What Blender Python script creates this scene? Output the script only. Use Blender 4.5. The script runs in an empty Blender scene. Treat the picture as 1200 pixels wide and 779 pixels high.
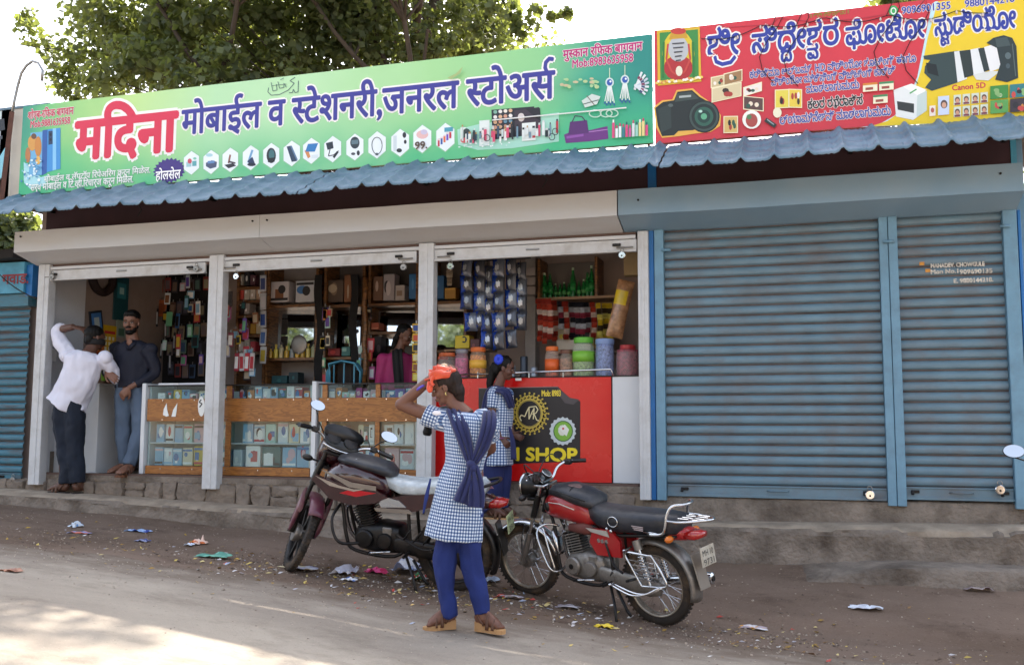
import bpy, bmesh, math, random
import numpy as np
from mathutils import Vector, Matrix, Euler
from mathutils import noise as mnoise
random.seed(7); rng = np.random.default_rng(7)
R = math.radians
S = bpy.context.scene
COL = S.collection
# ---------------------------------------------------------------- camera
CAM = Vector((0.0, -7.88, 0.58)); YAW, PITCH, ROLL, FPX = -16.834, 5.65, 0.18, 1121.5
cd = bpy.data.cameras.new('camera'); cam = bpy.data.objects.new('camera', cd); COL.objects.link(cam)
cd.sensor_fit = 'HORIZONTAL'; cd.sensor_width = 36.0; cd.lens = FPX / 1200.0 * 36.0
cd.clip_start = 0.05; cd.clip_end = 3000
_f = Vector((math.sin(R(YAW)) * math.cos(R(PITCH)), math.cos(R(YAW)) * math.cos(R(PITCH)), math.sin(R(PITCH))))
_r0 = Vector((math.cos(R(YAW)), -math.sin(R(YAW)), 0)); _u0 = _r0.cross(_f)
_r = math.cos(R(ROLL)) * _r0 + math.sin(R(ROLL)) * _u0; _u = -math.sin(R(ROLL)) * _r0 + math.cos(R(ROLL)) * _u0
cam.matrix_world = Matrix(((_r.x, _u.x, -_f.x, CAM.x), (_r.y, _u.y, -_f.y, CAM.y), (_r.z, _u.z, -_f.z, CAM.z), (0, 0, 0, 1)))
S.camera = cam
def at(px, py, Y):                       # the point of the upright plane y = Y seen there in the photograph
    d = _f + _r * ((px - 600) / FPX) + _u * ((389.5 - py) / FPX)
    return CAM + d * ((Y - CAM.y) / d.y)
def atz(px, py, Z):
    d = _f + _r * ((px - 600) / FPX) + _u * ((389.5 - py) / FPX)
    return CAM + d * ((Z - CAM.z) / d.z)
# ---------------------------------------------------------------- world, sun, exposure
SUN_EL, SUN_AZ = 51.0, -10.0             # azimuth measured from +Y towards +X
W = bpy.data.worlds.new('World'); S.world = W; W.use_nodes = True
nt = W.node_tree; bg = nt.nodes['Background']
sky = nt.nodes.new('ShaderNodeTexSky'); sky.sky_type = 'NISHITA'; sky.sun_disc = False
sky.sun_elevation = R(SUN_EL); sky.sun_rotation = R(SUN_AZ); sky.air_density = 1.0; sky.dust_density = 3.5; sky.ozone_density = 0.6
hs = nt.nodes.new('ShaderNodeHueSaturation'); hs.inputs['Saturation'].default_value = .55; nt.links.new(sky.outputs[0], hs.inputs['Color']); nt.links.new(hs.outputs[0], bg.inputs[0]); bg.inputs[1].default_value = 0.15
sd = bpy.data.lights.new('sun', 'SUN'); sd.energy = 3.0; sd.angle = R(0.55); sd.color = (1.0, 0.93, 0.82)
sun = bpy.data.objects.new('sun', sd); COL.objects.link(sun)
_sd = Vector((math.sin(R(SUN_AZ)) * math.cos(R(SUN_EL)), math.cos(R(SUN_AZ)) * math.cos(R(SUN_EL)), math.sin(R(SUN_EL))))
sun.rotation_euler = _sd.to_track_quat('Z', 'Y').to_euler(); sun.location = (0, 0, 12)
S.view_settings.view_transform = 'Standard'; S.view_settings.look = 'None'
S.view_settings.exposure = 2.0; S.view_settings.gamma = 1.0
S.view_settings.use_curve_mapping = False
# ---------------------------------------------------------------- materials
def lin(c):
    if isinstance(c, str):
        c = tuple(int(c[i:i + 2], 16) / 255 for i in (0, 2, 4))
    return tuple((x / 12.92 if x <= .04045 else ((x + .055) / 1.055) ** 2.4) for x in c[:3]) + (1.0,)
MATS = {}
def mat(name, col, rough=.6, metal=0., var=.15, scale=6., bump=0., bscale=40., spec=.5, dirt=None, damt=.4, dscale=3., trans=0., alpha=1., coat=0., sheen=0., stretch=None, bd=.01, world=False):
    """procedural surface: base colour varied by noise, optional dirt patches and fine relief"""
    if name in MATS: return MATS[name]
    m = bpy.data.materials.new(name); m.use_nodes = True; n = m.node_tree.nodes; L = m.node_tree.links
    b = n['Principled BSDF']; c = lin(col)
    b.inputs['Roughness'].default_value = rough; b.inputs['Metallic'].default_value = metal
    b.inputs['Specular IOR Level'].default_value = spec
    if trans: b.inputs['Transmission Weight'].default_value = trans; b.inputs['IOR'].default_value = 1.3
    if alpha < 1: b.inputs['Alpha'].default_value = alpha
    if coat: b.inputs['Coat Weight'].default_value = coat; b.inputs['Coat Roughness'].default_value = .08
    if sheen: b.inputs['Sheen Weight'].default_value = sheen
    tc = n.new('ShaderNodeTexCoord'); src = n.new('ShaderNodeNewGeometry').outputs['Position'] if world else tc.outputs['Object']
    if stretch:
        mp = n.new('ShaderNodeMapping'); mp.inputs['Scale'].default_value = stretch; L.new(src, mp.inputs[0]); src = mp.outputs[0]
    nz = n.new('ShaderNodeTexNoise'); nz.inputs['Scale'].default_value = scale; nz.inputs['Detail'].default_value = 6
    L.new(src, nz.inputs['Vector'])
    mr = n.new('ShaderNodeMapRange'); mr.inputs[1].default_value = .25; mr.inputs[2].default_value = .75
    mr.inputs[3].default_value = 1 - var; mr.inputs[4].default_value = 1 + var * .8; L.new(nz.outputs[0], mr.inputs[0])
    mx = n.new('ShaderNodeMix'); mx.data_type = 'RGBA'; mx.blend_type = 'MULTIPLY'; mx.inputs[0].default_value = 1
    mx.inputs[6].default_value = c; L.new(mr.outputs[0], mx.inputs[7]); out = mx.outputs[2]
    if dirt:
        n2 = n.new('ShaderNodeTexNoise'); n2.inputs['Scale'].default_value = dscale; n2.inputs['Detail'].default_value = 8; n2.inputs['Roughness'].default_value = .65
        L.new(src, n2.inputs['Vector'])
        r2 = n.new('ShaderNodeMapRange'); r2.inputs[1].default_value = .45; r2.inputs[2].default_value = .7; r2.inputs[3].default_value = 0; r2.inputs[4].default_value = damt
        L.new(n2.outputs[0], r2.inputs[0])
        m2 = n.new('ShaderNodeMix'); m2.data_type = 'RGBA'; L.new(r2.outputs[0], m2.inputs[0]); L.new(out, m2.inputs[6]); m2.inputs[7].default_value = lin(dirt); out = m2.outputs[2]
        ra = n.new('ShaderNodeMath'); ra.operation = 'MULTIPLY_ADD'; L.new(r2.outputs[0], ra.inputs[0]); ra.inputs[1].default_value = .4; ra.inputs[2].default_value = rough; ra.use_clamp = True
        L.new(ra.outputs[0], b.inputs['Roughness'])
    L.new(out, b.inputs['Base Color'])
    if bump:
        n3 = n.new('ShaderNodeTexNoise'); n3.inputs['Scale'].default_value = bscale; n3.inputs['Detail'].default_value = 8; L.new(src, n3.inputs['Vector'])
        bp = n.new('ShaderNodeBump'); bp.inputs['Strength'].default_value = bump; bp.inputs['Distance'].default_value = bd
        L.new(n3.outputs[0], bp.inputs['Height']); L.new(bp.outputs[0], b.inputs['Normal'])
    MATS[name] = m; return m
# ---------------------------------------------------------------- mesh building
class MB:
    def __init__(s): s.v = []; s.f = []; s.mi = []; s.cur = 0
    def add(s, vs, fs):
        k = len(s.v); s.v += [tuple(p) for p in vs]; s.f += [tuple(i + k for i in f) for f in fs]; s.mi += [s.cur] * len(fs); return s
    def box(s, a, b, bev=0.0, rot=None, piv=None):
        x0, x1 = sorted((a[0], b[0])); y0, y1 = sorted((a[1], b[1])); z0, z1 = sorted((a[2], b[2]))
        if bev > 0:
            bev = min(bev, (x1 - x0) * .45, (y1 - y0) * .45, (z1 - z0) * .45)
            bm = bmesh.new(); bmesh.ops.create_cube(bm, size=1)
            for v in bm.verts: v.co = Vector(((x0 + x1) / 2 + v.co.x * (x1 - x0), (y0 + y1) / 2 + v.co.y * (y1 - y0), (z0 + z1) / 2 + v.co.z * (z1 - z0)))
            bmesh.ops.bevel(bm, geom=bm.edges[:], offset=bev, segments=1, affect='EDGES', profile=.5)
            vs = [v.co.copy() for v in bm.verts]; fs = [[v.index for v in f.verts] for f in bm.faces]; bm.free()
        else:
            vs = [Vector(p) for p in ((x0, y0, z0), (x1, y0, z0), (x1, y1, z0), (x0, y1, z0), (x0, y0, z1), (x1, y0, z1), (x1, y1, z1), (x0, y1, z1))]
            fs = [(0, 3, 2, 1), (4, 5, 6, 7), (0, 1, 5, 4), (1, 2, 6, 5), (2, 3, 7, 6), (3, 0, 4, 7)]
        if rot is not None:
            M = Euler(rot).to_matrix(); c = Vector(piv) if piv is not None else Vector(((x0 + x1) / 2, (y0 + y1) / 2, (z0 + z1) / 2))
            vs = [c + M @ (v - c) for v in vs]
        return s.add(vs, fs)
    def tube(s, pts, rad, n=8, closed=False, caps=True):
        pts = [Vector(p) for p in pts]; m = len(pts)
        rads = [rad] * m if not hasattr(rad, '__len__') else list(rad)
        vs = []; fs = []; prev = None
        for i, p in enumerate(pts):
            if closed: t = pts[(i + 1) % m] - pts[i - 1]
            else: t = pts[min(i + 1, m - 1)] - pts[max(i - 1, 0)]
            if t.length < 1e-9: t = Vector((0, 0, 1))
            t.normalize()
            if prev is None:
                a = Vector((0, 0, 1)) if abs(t.z) < .9 else Vector((1, 0, 0)); prev = (a - t * a.dot(t)).normalized()
            else:
                q = prev - t * prev.dot(t); prev = q.normalized() if q.length > 1e-6 else prev
            b = t.cross(prev); r = rads[i]
            ra, rb = r if hasattr(r, '__len__') else (r, r)
            for k in range(n):
                an = 2 * math.pi * k / n; vs.append(p + prev * (math.cos(an) * ra) + b * (math.sin(an) * rb))
        for i in range(m if closed else m - 1):
            j = (i + 1) % m
            for k in range(n): fs.append((i * n + k, i * n + (k + 1) % n, j * n + (k + 1) % n, j * n + k))
        if caps and not closed: fs.append(tuple(range(n))[::-1]); fs.append(tuple((m - 1) * n + k for k in range(n)))
        return s.add(vs, fs)
    def cyl(s, a, b, r, n=12, r2=None): return s.tube([a, b], [r, r if r2 is None else r2], n)
    def lathe(s, prof, n=16, M=None, cap=True):        # prof: (radius, height) about local z, M places it
        M = M or Matrix(); vs = []; fs = []; m = len(prof)
        for r, h in prof:
            for k in range(n):
                an = 2 * math.pi * k / n; vs.append(M @ Vector((r * math.cos(an), r * math.sin(an), h)))
        for i in range(m - 1):
            for k in range(n): fs.append((i * n + k, i * n + (k + 1) % n, (i + 1) * n + (k + 1) % n, (i + 1) * n + k))
        if cap and prof[0][0] > 1e-5: fs.append(tuple(range(n))[::-1])
        if cap and prof[-1][0] > 1e-5: fs.append(tuple((m - 1) * n + k for k in range(n)))
        return s.add(vs, fs)
    def prism(s, poly, h, M=None):           # poly in local xz plane, thickness h towards +y
        M = M or Matrix(); n = len(poly)
        vs = [M @ Vector((x, 0, z)) for x, z in poly] + [M @ Vector((x, h, z)) for x, z in poly]
        fs = [tuple(range(n)), tuple(range(2 * n - 1, n - 1, -1))] + [(i, i + n, (i + 1) % n + n, (i + 1) % n) for i in range(n)]
        return s.add(vs, fs)
    def ell(s, c, r, n=16, m=10, M=None):
        vs = []; fs = []; c = Vector(c); M = M or Matrix.Identity(3)
        for i in range(m + 1):
            ph = math.pi * i / m
            for k in range(n):
                th = 2 * math.pi * k / n; vs.append(c + M @ Vector((r[0] * math.sin(ph) * math.cos(th), r[1] * math.sin(ph) * math.sin(th), r[2] * math.cos(ph))))
        for i in range(m):
            for k in range(n): fs.append((i * n + k, (i + 1) * n + k, (i + 1) * n + (k + 1) % n, i * n + (k + 1) % n))
        return s.add(vs, fs)
    def grid(s, fn, nu, nv):
        vs = [fn(i / nu, j / nv) for j in range(nv + 1) for i in range(nu + 1)]
        fs = [(j * (nu + 1) + i, j * (nu + 1) + i + 1, (j + 1) * (nu + 1) + i + 1, (j + 1) * (nu + 1) + i) for j in range(nv) for i in range(nu)]
        return s.add(vs, fs)
    def loft(s, rings, caps=True):
        n = len(rings[0]); vs = [p for r in rings for p in r]; fs = []
        for i in range(len(rings) - 1):
            for k in range(n): fs.append((i * n + k, i * n + (k + 1) % n, (i + 1) * n + (k + 1) % n, (i + 1) * n + k))
        if caps: fs.append(tuple(range(n))[::-1]); fs.append(tuple((len(rings) - 1) * n + k for k in range(n)))
        return s.add(vs, fs)
    def mesh(s, name, off=Vector((0, 0, 0)), smooth=False, merge=True):
        me = bpy.data.meshes.new(name); me.from_pydata([Vector(p) - off for p in s.v], [], s.f)
        for p, k in zip(me.polygons, s.mi): p.material_index = k
        bm = bmesh.new(); bm.from_mesh(me)
        if merge: bmesh.ops.remove_doubles(bm, verts=bm.verts[:], dist=1e-5)
        bmesh.ops.recalc_face_normals(bm, faces=bm.faces[:]); bm.to_mesh(me); bm.free()
        if smooth:
            me.shade_smooth()
            if smooth is not True: me.set_sharp_from_angle(angle=R(smooth))
        return me
    def build(s, name, mats, parent=None, smooth=False, world=True, label=None, kind=None):
        """link as ONE object; geometry given in world space when world=True, in the thing's space otherwise"""
        off = Vector((0, 0, 0)); loc = Vector((0, 0, 0))
        if parent is not None:
            if world: off = origin(parent)
        elif world and s.v:
            xs = [p[0] for p in s.v]; ys = [p[1] for p in s.v]; zs = [p[2] for p in s.v]
            off = Vector(((min(xs) + max(xs)) / 2, (min(ys) + max(ys)) / 2, min(zs))); loc = off
        me = s.mesh(name, off, smooth)
        for m in (mats if isinstance(mats, (list, tuple)) else [mats]): me.materials.append(m)
        o = bpy.data.objects.new(name, me); COL.objects.link(o); o.location = loc
        if parent is not None: o.parent = parent
        if label: o['label'] = label
        if kind: o['kind'] = kind
        return o
def origin(o):
    p = Vector((0, 0, 0))
    while o is not None: p += o.location; o = o.parent
    return p
def tag(o, label=None, cat=None, group=None, kind=None):
    if label: o['label'] = label
    if cat: o['category'] = cat
    if group: o['group'] = group
    if kind: o['kind'] = kind
    return o
def thing(name, label, cat, loc=(0, 0, 0), rz=0, group=None, rot=None):
    o = bpy.data.objects.new(name, None); COL.objects.link(o); o.location = loc
    o.rotation_euler = rot if rot is not None else (0, 0, rz); o.empty_display_size = .1
    return tag(o, label, cat, group)
def kids(o): return [c for c in COL.objects if c.parent == o]
def dup(o, loc=None, rz=None, label=None, group=None, parent=None):
    c = o.copy(); COL.objects.link(c); c.parent = parent
    for ch in kids(o): dup(ch, parent=c)
    if loc is not None: c.location = loc
    if rz is not None: c.rotation_euler = (0, 0, rz)
    if label: c['label'] = label
    if group: c['group'] = group
    return c
def bx(name, a, b, m, parent=None, bev=0.0, **k): return MB().box(a, b, bev).build(name, m, parent, **k)
# ---------------------------------------------------------------- lettering (real outlines, stacked a few tenths of a millimetre)
def _tmesh(s, size, offset):
    cu = bpy.data.curves.new('t', 'FONT'); cu.body = s; cu.size = size; cu.offset = offset; cu.resolution_u = 3
    ob = bpy.data.objects.new('t', cu); COL.objects.link(ob)
    dg = bpy.context.evaluated_depsgraph_get(); me = ob.evaluated_get(dg).to_mesh()
    vs = [tuple(v.co) for v in me.vertices]; fs = [tuple(p.vertices) for p in me.polygons]
    ob.to_mesh_clear(); bpy.data.objects.remove(ob); bpy.data.curves.remove(cu); return vs, fs
_adv = {}
def advance(ch):
    if ch not in _adv:
        if 'I' not in _adv: _adv['I'] = max(v[0] for v in _tmesh('I', 1, 0)[0])
        vs = _tmesh(ch + 'I', 1, 0)[0]; _adv[ch] = max(v[0] for v in vs) - _adv['I']
    return _adv[ch]
def clipx(vs, fs, xc):
    bm = bmesh.new(); bv = [bm.verts.new(v) for v in vs]
    for f in fs:
        try: bm.faces.new([bv[i] for i in f])
        except ValueError: pass
    bmesh.ops.bisect_plane(bm, geom=bm.verts[:] + bm.edges[:] + bm.faces[:], plane_co=(xc, 0, 0), plane_no=(1, 0, 0), clear_outer=True)
    bm.verts.index_update(); o = [tuple(v.co) for v in bm.verts], [tuple(v.index for v in f.verts) for f in bm.faces]; bm.free(); return o
def glyphs(tokens, offset=0.0):
    """tokens: plain strings, or (string, options) with half (drop the stem), dx, dy, s (scale), sx, zero (no advance)"""
    V = []; F = []; x = 0
    for t in tokens:
        t, o = (t, {}) if isinstance(t, str) else t
        if o.get('stroke'):
            pts = [Vector((px + x, py)) for px, py in o['stroke']]; w = o.get('w', .05) + offset
            for k, p in enumerate(pts):
                d = (pts[min(k + 1, len(pts) - 1)] - pts[max(k - 1, 0)]).normalized(); nrm = Vector((-d.y, d.x)) * w
                V.append((p.x + nrm.x, p.y + nrm.y, 0)); V.append((p.x - nrm.x, p.y - nrm.y, 0))
                if k: b = len(V) - 4; F.append((b, b + 1, b + 3, b + 2))
            continue
        vs, fs = _tmesh(t, 1, offset); a = advance(t)
        if o.get('half'): vs, fs = clipx(vs, fs, a - o['half'] + offset); a -= o['half']
        s_ = o.get('s', 1); sx = o.get('sx', s_); k = len(V)
        V += [(x + o.get('dx', 0) + v[0] * sx, v[1] * s_ + o.get('dy', 0), 0) for v in vs]; F += [tuple(i + k for i in f) for f in fs]
        if not o.get('zero'): x += a * sx
    return V, F, x
def lettering(tokens, org, width, height, m, parent, name='lettering', bold=.0, outline=None, om=None, lift=.002, tilt=0.0, ring=8, dirs=None):
    """lays the text along +X in the plane facing -Y, from org (left end of the baseline), as wide as `width`;
    the outline is the same outlines again, spread round behind the letters"""
    if isinstance(tokens, str): tokens = [tokens]
    org = Vector(org); V, F, adv = glyphs(tokens, 0)
    x0 = min(v[0] for v in V); x1 = max(v[0] for v in V); sx = width / (x1 - x0); sz = height
    ex, ey = dirs or (Vector((1, 0, 0)), Vector((0, -1, 0)))
    for lay, (off, mm) in enumerate(([(bold + outline, om)] if outline else []) + [(bold, m)]):
        sh = [(0, 0)] if off <= 0 else [(math.cos(2 * math.pi * k / ring) * off, math.sin(2 * math.pi * k / ring) * off) for k in range(ring)] + [(0, 0)]
        y = lift + (lay * .002 if outline else 0); vs = []; fs = []
        for ox, oz in sh:
            for f in F:
                j = random.random() * .0012; k = len(vs)
                for i in f:
                    v = V[i]; u_ = (v[0] - x0) * sx + ox * sz; w_ = v[1] * sz + oz * sz
                    vs.append(org + ex * u_ + ey * (y + j) + Vector((0, 0, w_ + tilt * u_)))
                fs.append(tuple(range(k, k + len(f))))
        n = 'lettering_outline' if (outline and lay == 0) else name
        me = bpy.data.meshes.new(n); og = origin(parent); me.from_pydata([v - og for v in vs], [], fs); me.materials.append(mm)
        o = bpy.data.objects.new(n, me); COL.objects.link(o); o.parent = parent
# ================================================================ palette
M_ = {}
M_['post'] = mat('white_painted_steel', 'cbcdcf', .5, var=.12, scale=5, dirt='7d7568', damt=.45, dscale=5, bump=.1)
M_['hood'] = mat('cream_painted_sheet', 'cacccf', .45, var=.09, scale=2, dirt='a89c8c', damt=.3, dscale=2, bump=.12, bscale=6, stretch=(.5, 1, 3))
M_['hoodu'] = M_['hood']
M_['bhood'] = mat('blue_painted_sheet', '7f9cb2', .38, var=.12, scale=2, dirt='8f9aa0', damt=.35, dscale=2, bump=.12, bscale=5)
M_['bshut'] = mat('blue_slat_paint', '64808f', .42, var=.18, scale=4, dirt='6e6664', damt=.6, dscale=3, world=True, bump=.15, stretch=(1, 1, 1.5))
M_['bfrm'] = mat('blue_frame_paint', '6a93ab', .45, var=.1, scale=6, dirt='5b6770', damt=.35, dscale=7, bump=.1)
M_['dblue'] = mat('deep_blue_paint', '1b6cb0', .45, var=.15)
M_['rustblue'] = mat('rusty_turquoise_paint', '3a7488', .5, var=.25, scale=5, dirt='5a453a', damt=.9, dscale=5, world=True, bump=.2, stretch=(.6, 1, 4))
M_['turq'] = mat('turquoise_paint', '4a9ab8', .45, var=.15, dirt='3c5f70', damt=.4, dscale=5)
M_['maroon'] = mat('maroon_board', '3a2029', .7, var=.25, scale=3)
M_['roof'] = mat('blue_roof_sheet', '567283', .5, var=.2, scale=4, dirt='8a94a0', damt=.5, dscale=4, bump=.15, bscale=30)
M_['conc'] = mat('rough_grey_concrete', '867a6e', .9, var=.3, scale=5, dirt='4a3f36', damt=.8, dscale=3.4, bump=1., bscale=34, bd=.022)
M_['stone'] = mat('dark_rubble_stone', '7d7166', .9, var=.35, scale=5, world=True, dirt='9a8c7c', damt=.5, dscale=9, bump=1., bscale=18, bd=.03)
M_['mortar'] = mat('dusty_mortar', '867766', .95, var=.2, scale=6, bump=.8, bscale=40)
M_['dirt'] = mat('trodden_earth', '7d6a5a', .95, var=.22, scale=1.6, dirt='54443a', damt=.75, dscale=1.3, bump=.8, bscale=35)
M_['iron'] = mat('dark_iron', '2c2a2a', .5, metal=.6, var=.2)
M_['chrome'] = mat('bright_chrome', 'd8dade', .12, metal=1., var=.05)
M_['steel'] = mat('dull_steel', '9a9a98', .38, metal=.9, var=.15, dirt='5e5148', damt=.4)
M_['brass'] = mat('brass_lock', 'c8b070', .3, metal=.9)
M_['wallin'] = mat('pinkish_plaster', '9b8b84', .8, var=.12, scale=2, dirt='7a6a60', damt=.3)
M_['wallw'] = mat('pale_wall_panel', 'c9cbd0', .45, var=.05)
M_['lam'] = mat('white_laminate', 'd4d8dc', .3, var=.04)
M_['dark'] = mat('dark_interior', '1d1a1b', .8)
M_['rust'] = mat('rusted_angle_iron', '5a3a30', .8, var=.3, scale=20, dirt='7c5a48', damt=.5)
M_['strip'] = mat('brown_threshold_timber', '5f4a42', .7, var=.25, scale=8, stretch=(.3, 1, 4))
def wood_mat(name, a, b, sc=2.0):
    m = bpy.data.materials.new(name); m.use_nodes = True; n = m.node_tree.nodes; L = m.node_tree.links; p = n['Principled BSDF']
    tc = n.new('ShaderNodeTexCoord'); mp = n.new('ShaderNodeMapping'); mp.inputs['Scale'].default_value = (.55 * sc, 1, 4 * sc); L.new(tc.outputs['Object'], mp.inputs[0])
    nz = n.new('ShaderNodeTexNoise'); nz.inputs['Scale'].default_value = 2.4; nz.inputs['Detail'].default_value = 5; nz.inputs['Distortion'].default_value = 1.6; L.new(mp.outputs[0], nz.inputs[0])
    w = n.new('ShaderNodeMath'); w.operation = 'MULTIPLY'; w.inputs[1].default_value = 38; L.new(nz.outputs[0], w.inputs[0])
    s = n.new('ShaderNodeMath'); s.operation = 'SINE'; L.new(w.outputs[0], s.inputs[0])
    cr = n.new('ShaderNodeValToRGB'); cr.color_ramp.elements[0].color = lin(a); cr.color_ramp.elements[1].color = lin(b); cr.color_ramp.elements[0].position = .05; cr.color_ramp.elements[1].position = .75
    mr = n.new('ShaderNodeMapRange'); mr.inputs[1].default_value = -1; L.new(s.outputs[0], mr.inputs[0]); L.new(mr.outputs[0], cr.inputs[0]); L.new(cr.outputs[0], p.inputs[0])
    p.inputs['Roughness'].default_value = .35; MATS[name] = m; return m
M_['ply'] = wood_mat('grained_brown_laminate', '845225', 'a36a32')
M_['shelfw'] = wood_mat('dark_shelf_timber', '55381f', '8a5d33')
# glass: thin pane that mostly lets light through
def glass_mat(name, tint='e8f0f0', op=.12, rough=.02):
    m = bpy.data.materials.new(name); m.use_nodes = True; n = m.node_tree.nodes; L = m.node_tree.links; n.remove(n['Principled BSDF'])
    t = n.new('ShaderNodeBsdfTransparent'); t.inputs[0].default_value = lin(tint); g = n.new('ShaderNodeBsdfGlossy'); g.inputs['Roughness'].default_value = rough
    fr = n.new('ShaderNodeFresnel'); fr.inputs[0].default_value = 1.45; ad = n.new('ShaderNodeMath'); ad.inputs[1].default_value = op; L.new(fr.outputs[0], ad.inputs[0])
    nz = n.new('ShaderNodeTexNoise'); nz.inputs['Scale'].default_value = 3; mu = n.new('ShaderNodeMath'); mu.operation = 'MULTIPLY'; L.new(nz.outputs[0], mu.inputs[0]); L.new(ad.outputs[0], mu.inputs[1])
    mx = n.new('ShaderNodeMixShader'); L.new(mu.outputs[0], mx.inputs[0]); L.new(t.outputs[0], mx.inputs[1]); L.new(g.outputs[0], mx.inputs[2]); L.new(mx.outputs[0], n['Material Output'].inputs[0]); MATS[name] = m; return m
M_['glass'] = glass_mat('display_glass', op=.03)
M_['mirror'] = mat('mirror_glass', 'c8ccd0', .03, metal=1., var=.0)
# ================================================================ ground profile
def interp(x, xs, ys): return float(np.interp(x, xs, ys))
XL = [-14, -7.45, -6.84, -5.11, -4.29, -3.56, -2.27, -.71, 1.41, 6]
ZT = [.1, -.05, -.07, -.13, -.155, -.175, -.18, -.155, -.11, -.08]        # top of the kerb ledge
ZB = [.0, -.17, -.19, -.29, -.33, -.37, -.41, -.43, -.385, -.38]          # its foot
def z_top(x): return interp(x, XL, ZT)
def z_foot(x): return interp(x, XL, ZB)
def z_road(x): return interp(x, [-14, -6.49, -5.04, -3.74, -1.98, -.74, .28, 1.2, 6], [.2, -.23, -.31, -.40, -.56, -.645, -.69, -.71, -.85])
def fbm(x, y, s, o=4): return mnoise.fractal(Vector((x * s, y * s, 3.1)), 1.0, 2.0, o, noise_basis='PERLIN_ORIGINAL')
def sstep(a, b, x): t = max(0, min(1, (x - a) / (b - a))); return t * t * (3 - 2 * t)
def gz(x, y):
    zr = z_road(x); r = sstep(-1.6, .2, x)
    if y > -.4: z = z_foot(x)
    elif y > -1.32:
        t = (-.4 - y) / .92; z = z_foot(x) * (1 - t) + (zr + .05 * r) * t
    elif y > -2.15:
        z = zr + .05 * r * (1 - sstep(1.32, 1.42, -y)) - .03 * r * sstep(1.34, 1.5, -y) * (1 - sstep(1.9, 2.15, -y))
    else: z = zr + .02 * sstep(2.15, 4, -y)
    a = .012 if y > -2.2 else .004
    return z + a * fbm(x, y, 1.7) + (.008 * fbm(x, y, 9) if y > -2.1 else .002 * fbm(x, y, 6))
def road_edge(x): return -2.15 + .10 * fbm(x, 0, .9, 3) + .035 * fbm(x, 4, 5, 3)
def spaced(a, b, ds):
    o = [a]
    while o[-1] < b: o.append(o[-1] + ds(o[-1]))
    return o
GX = spaced(-60, 60, lambda x: .06 if -9.5 < x < 3 else (.5 if -20 < x < 12 else 4))
def sheet(name, ys_of, nv, zoff, m):
    vs = []; fs = []; n = len(GX)
    for j in range(nv + 1):
        for x in GX:
            y = ys_of(x, j / nv); vs.append((x, y, gz(x, y) + zoff))
    for j in range(nv):
        for i in range(n - 1): fs.append((j * n + i, (j + 1) * n + i, (j + 1) * n + i + 1, j * n + i + 1))
    b = MB(); b.add(vs, fs); o = b.build(name, m, None, smooth=True); o['kind'] = 'structure'; og = o.location
    ed = np.array([road_edge(v.co.x + og.x) - (v.co.y + og.y) for v in o.data.vertices], 'f4'); o.data.attributes.new('edge', 'FLOAT', 'POINT').data.foreach_set('value', ed); return o
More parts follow.
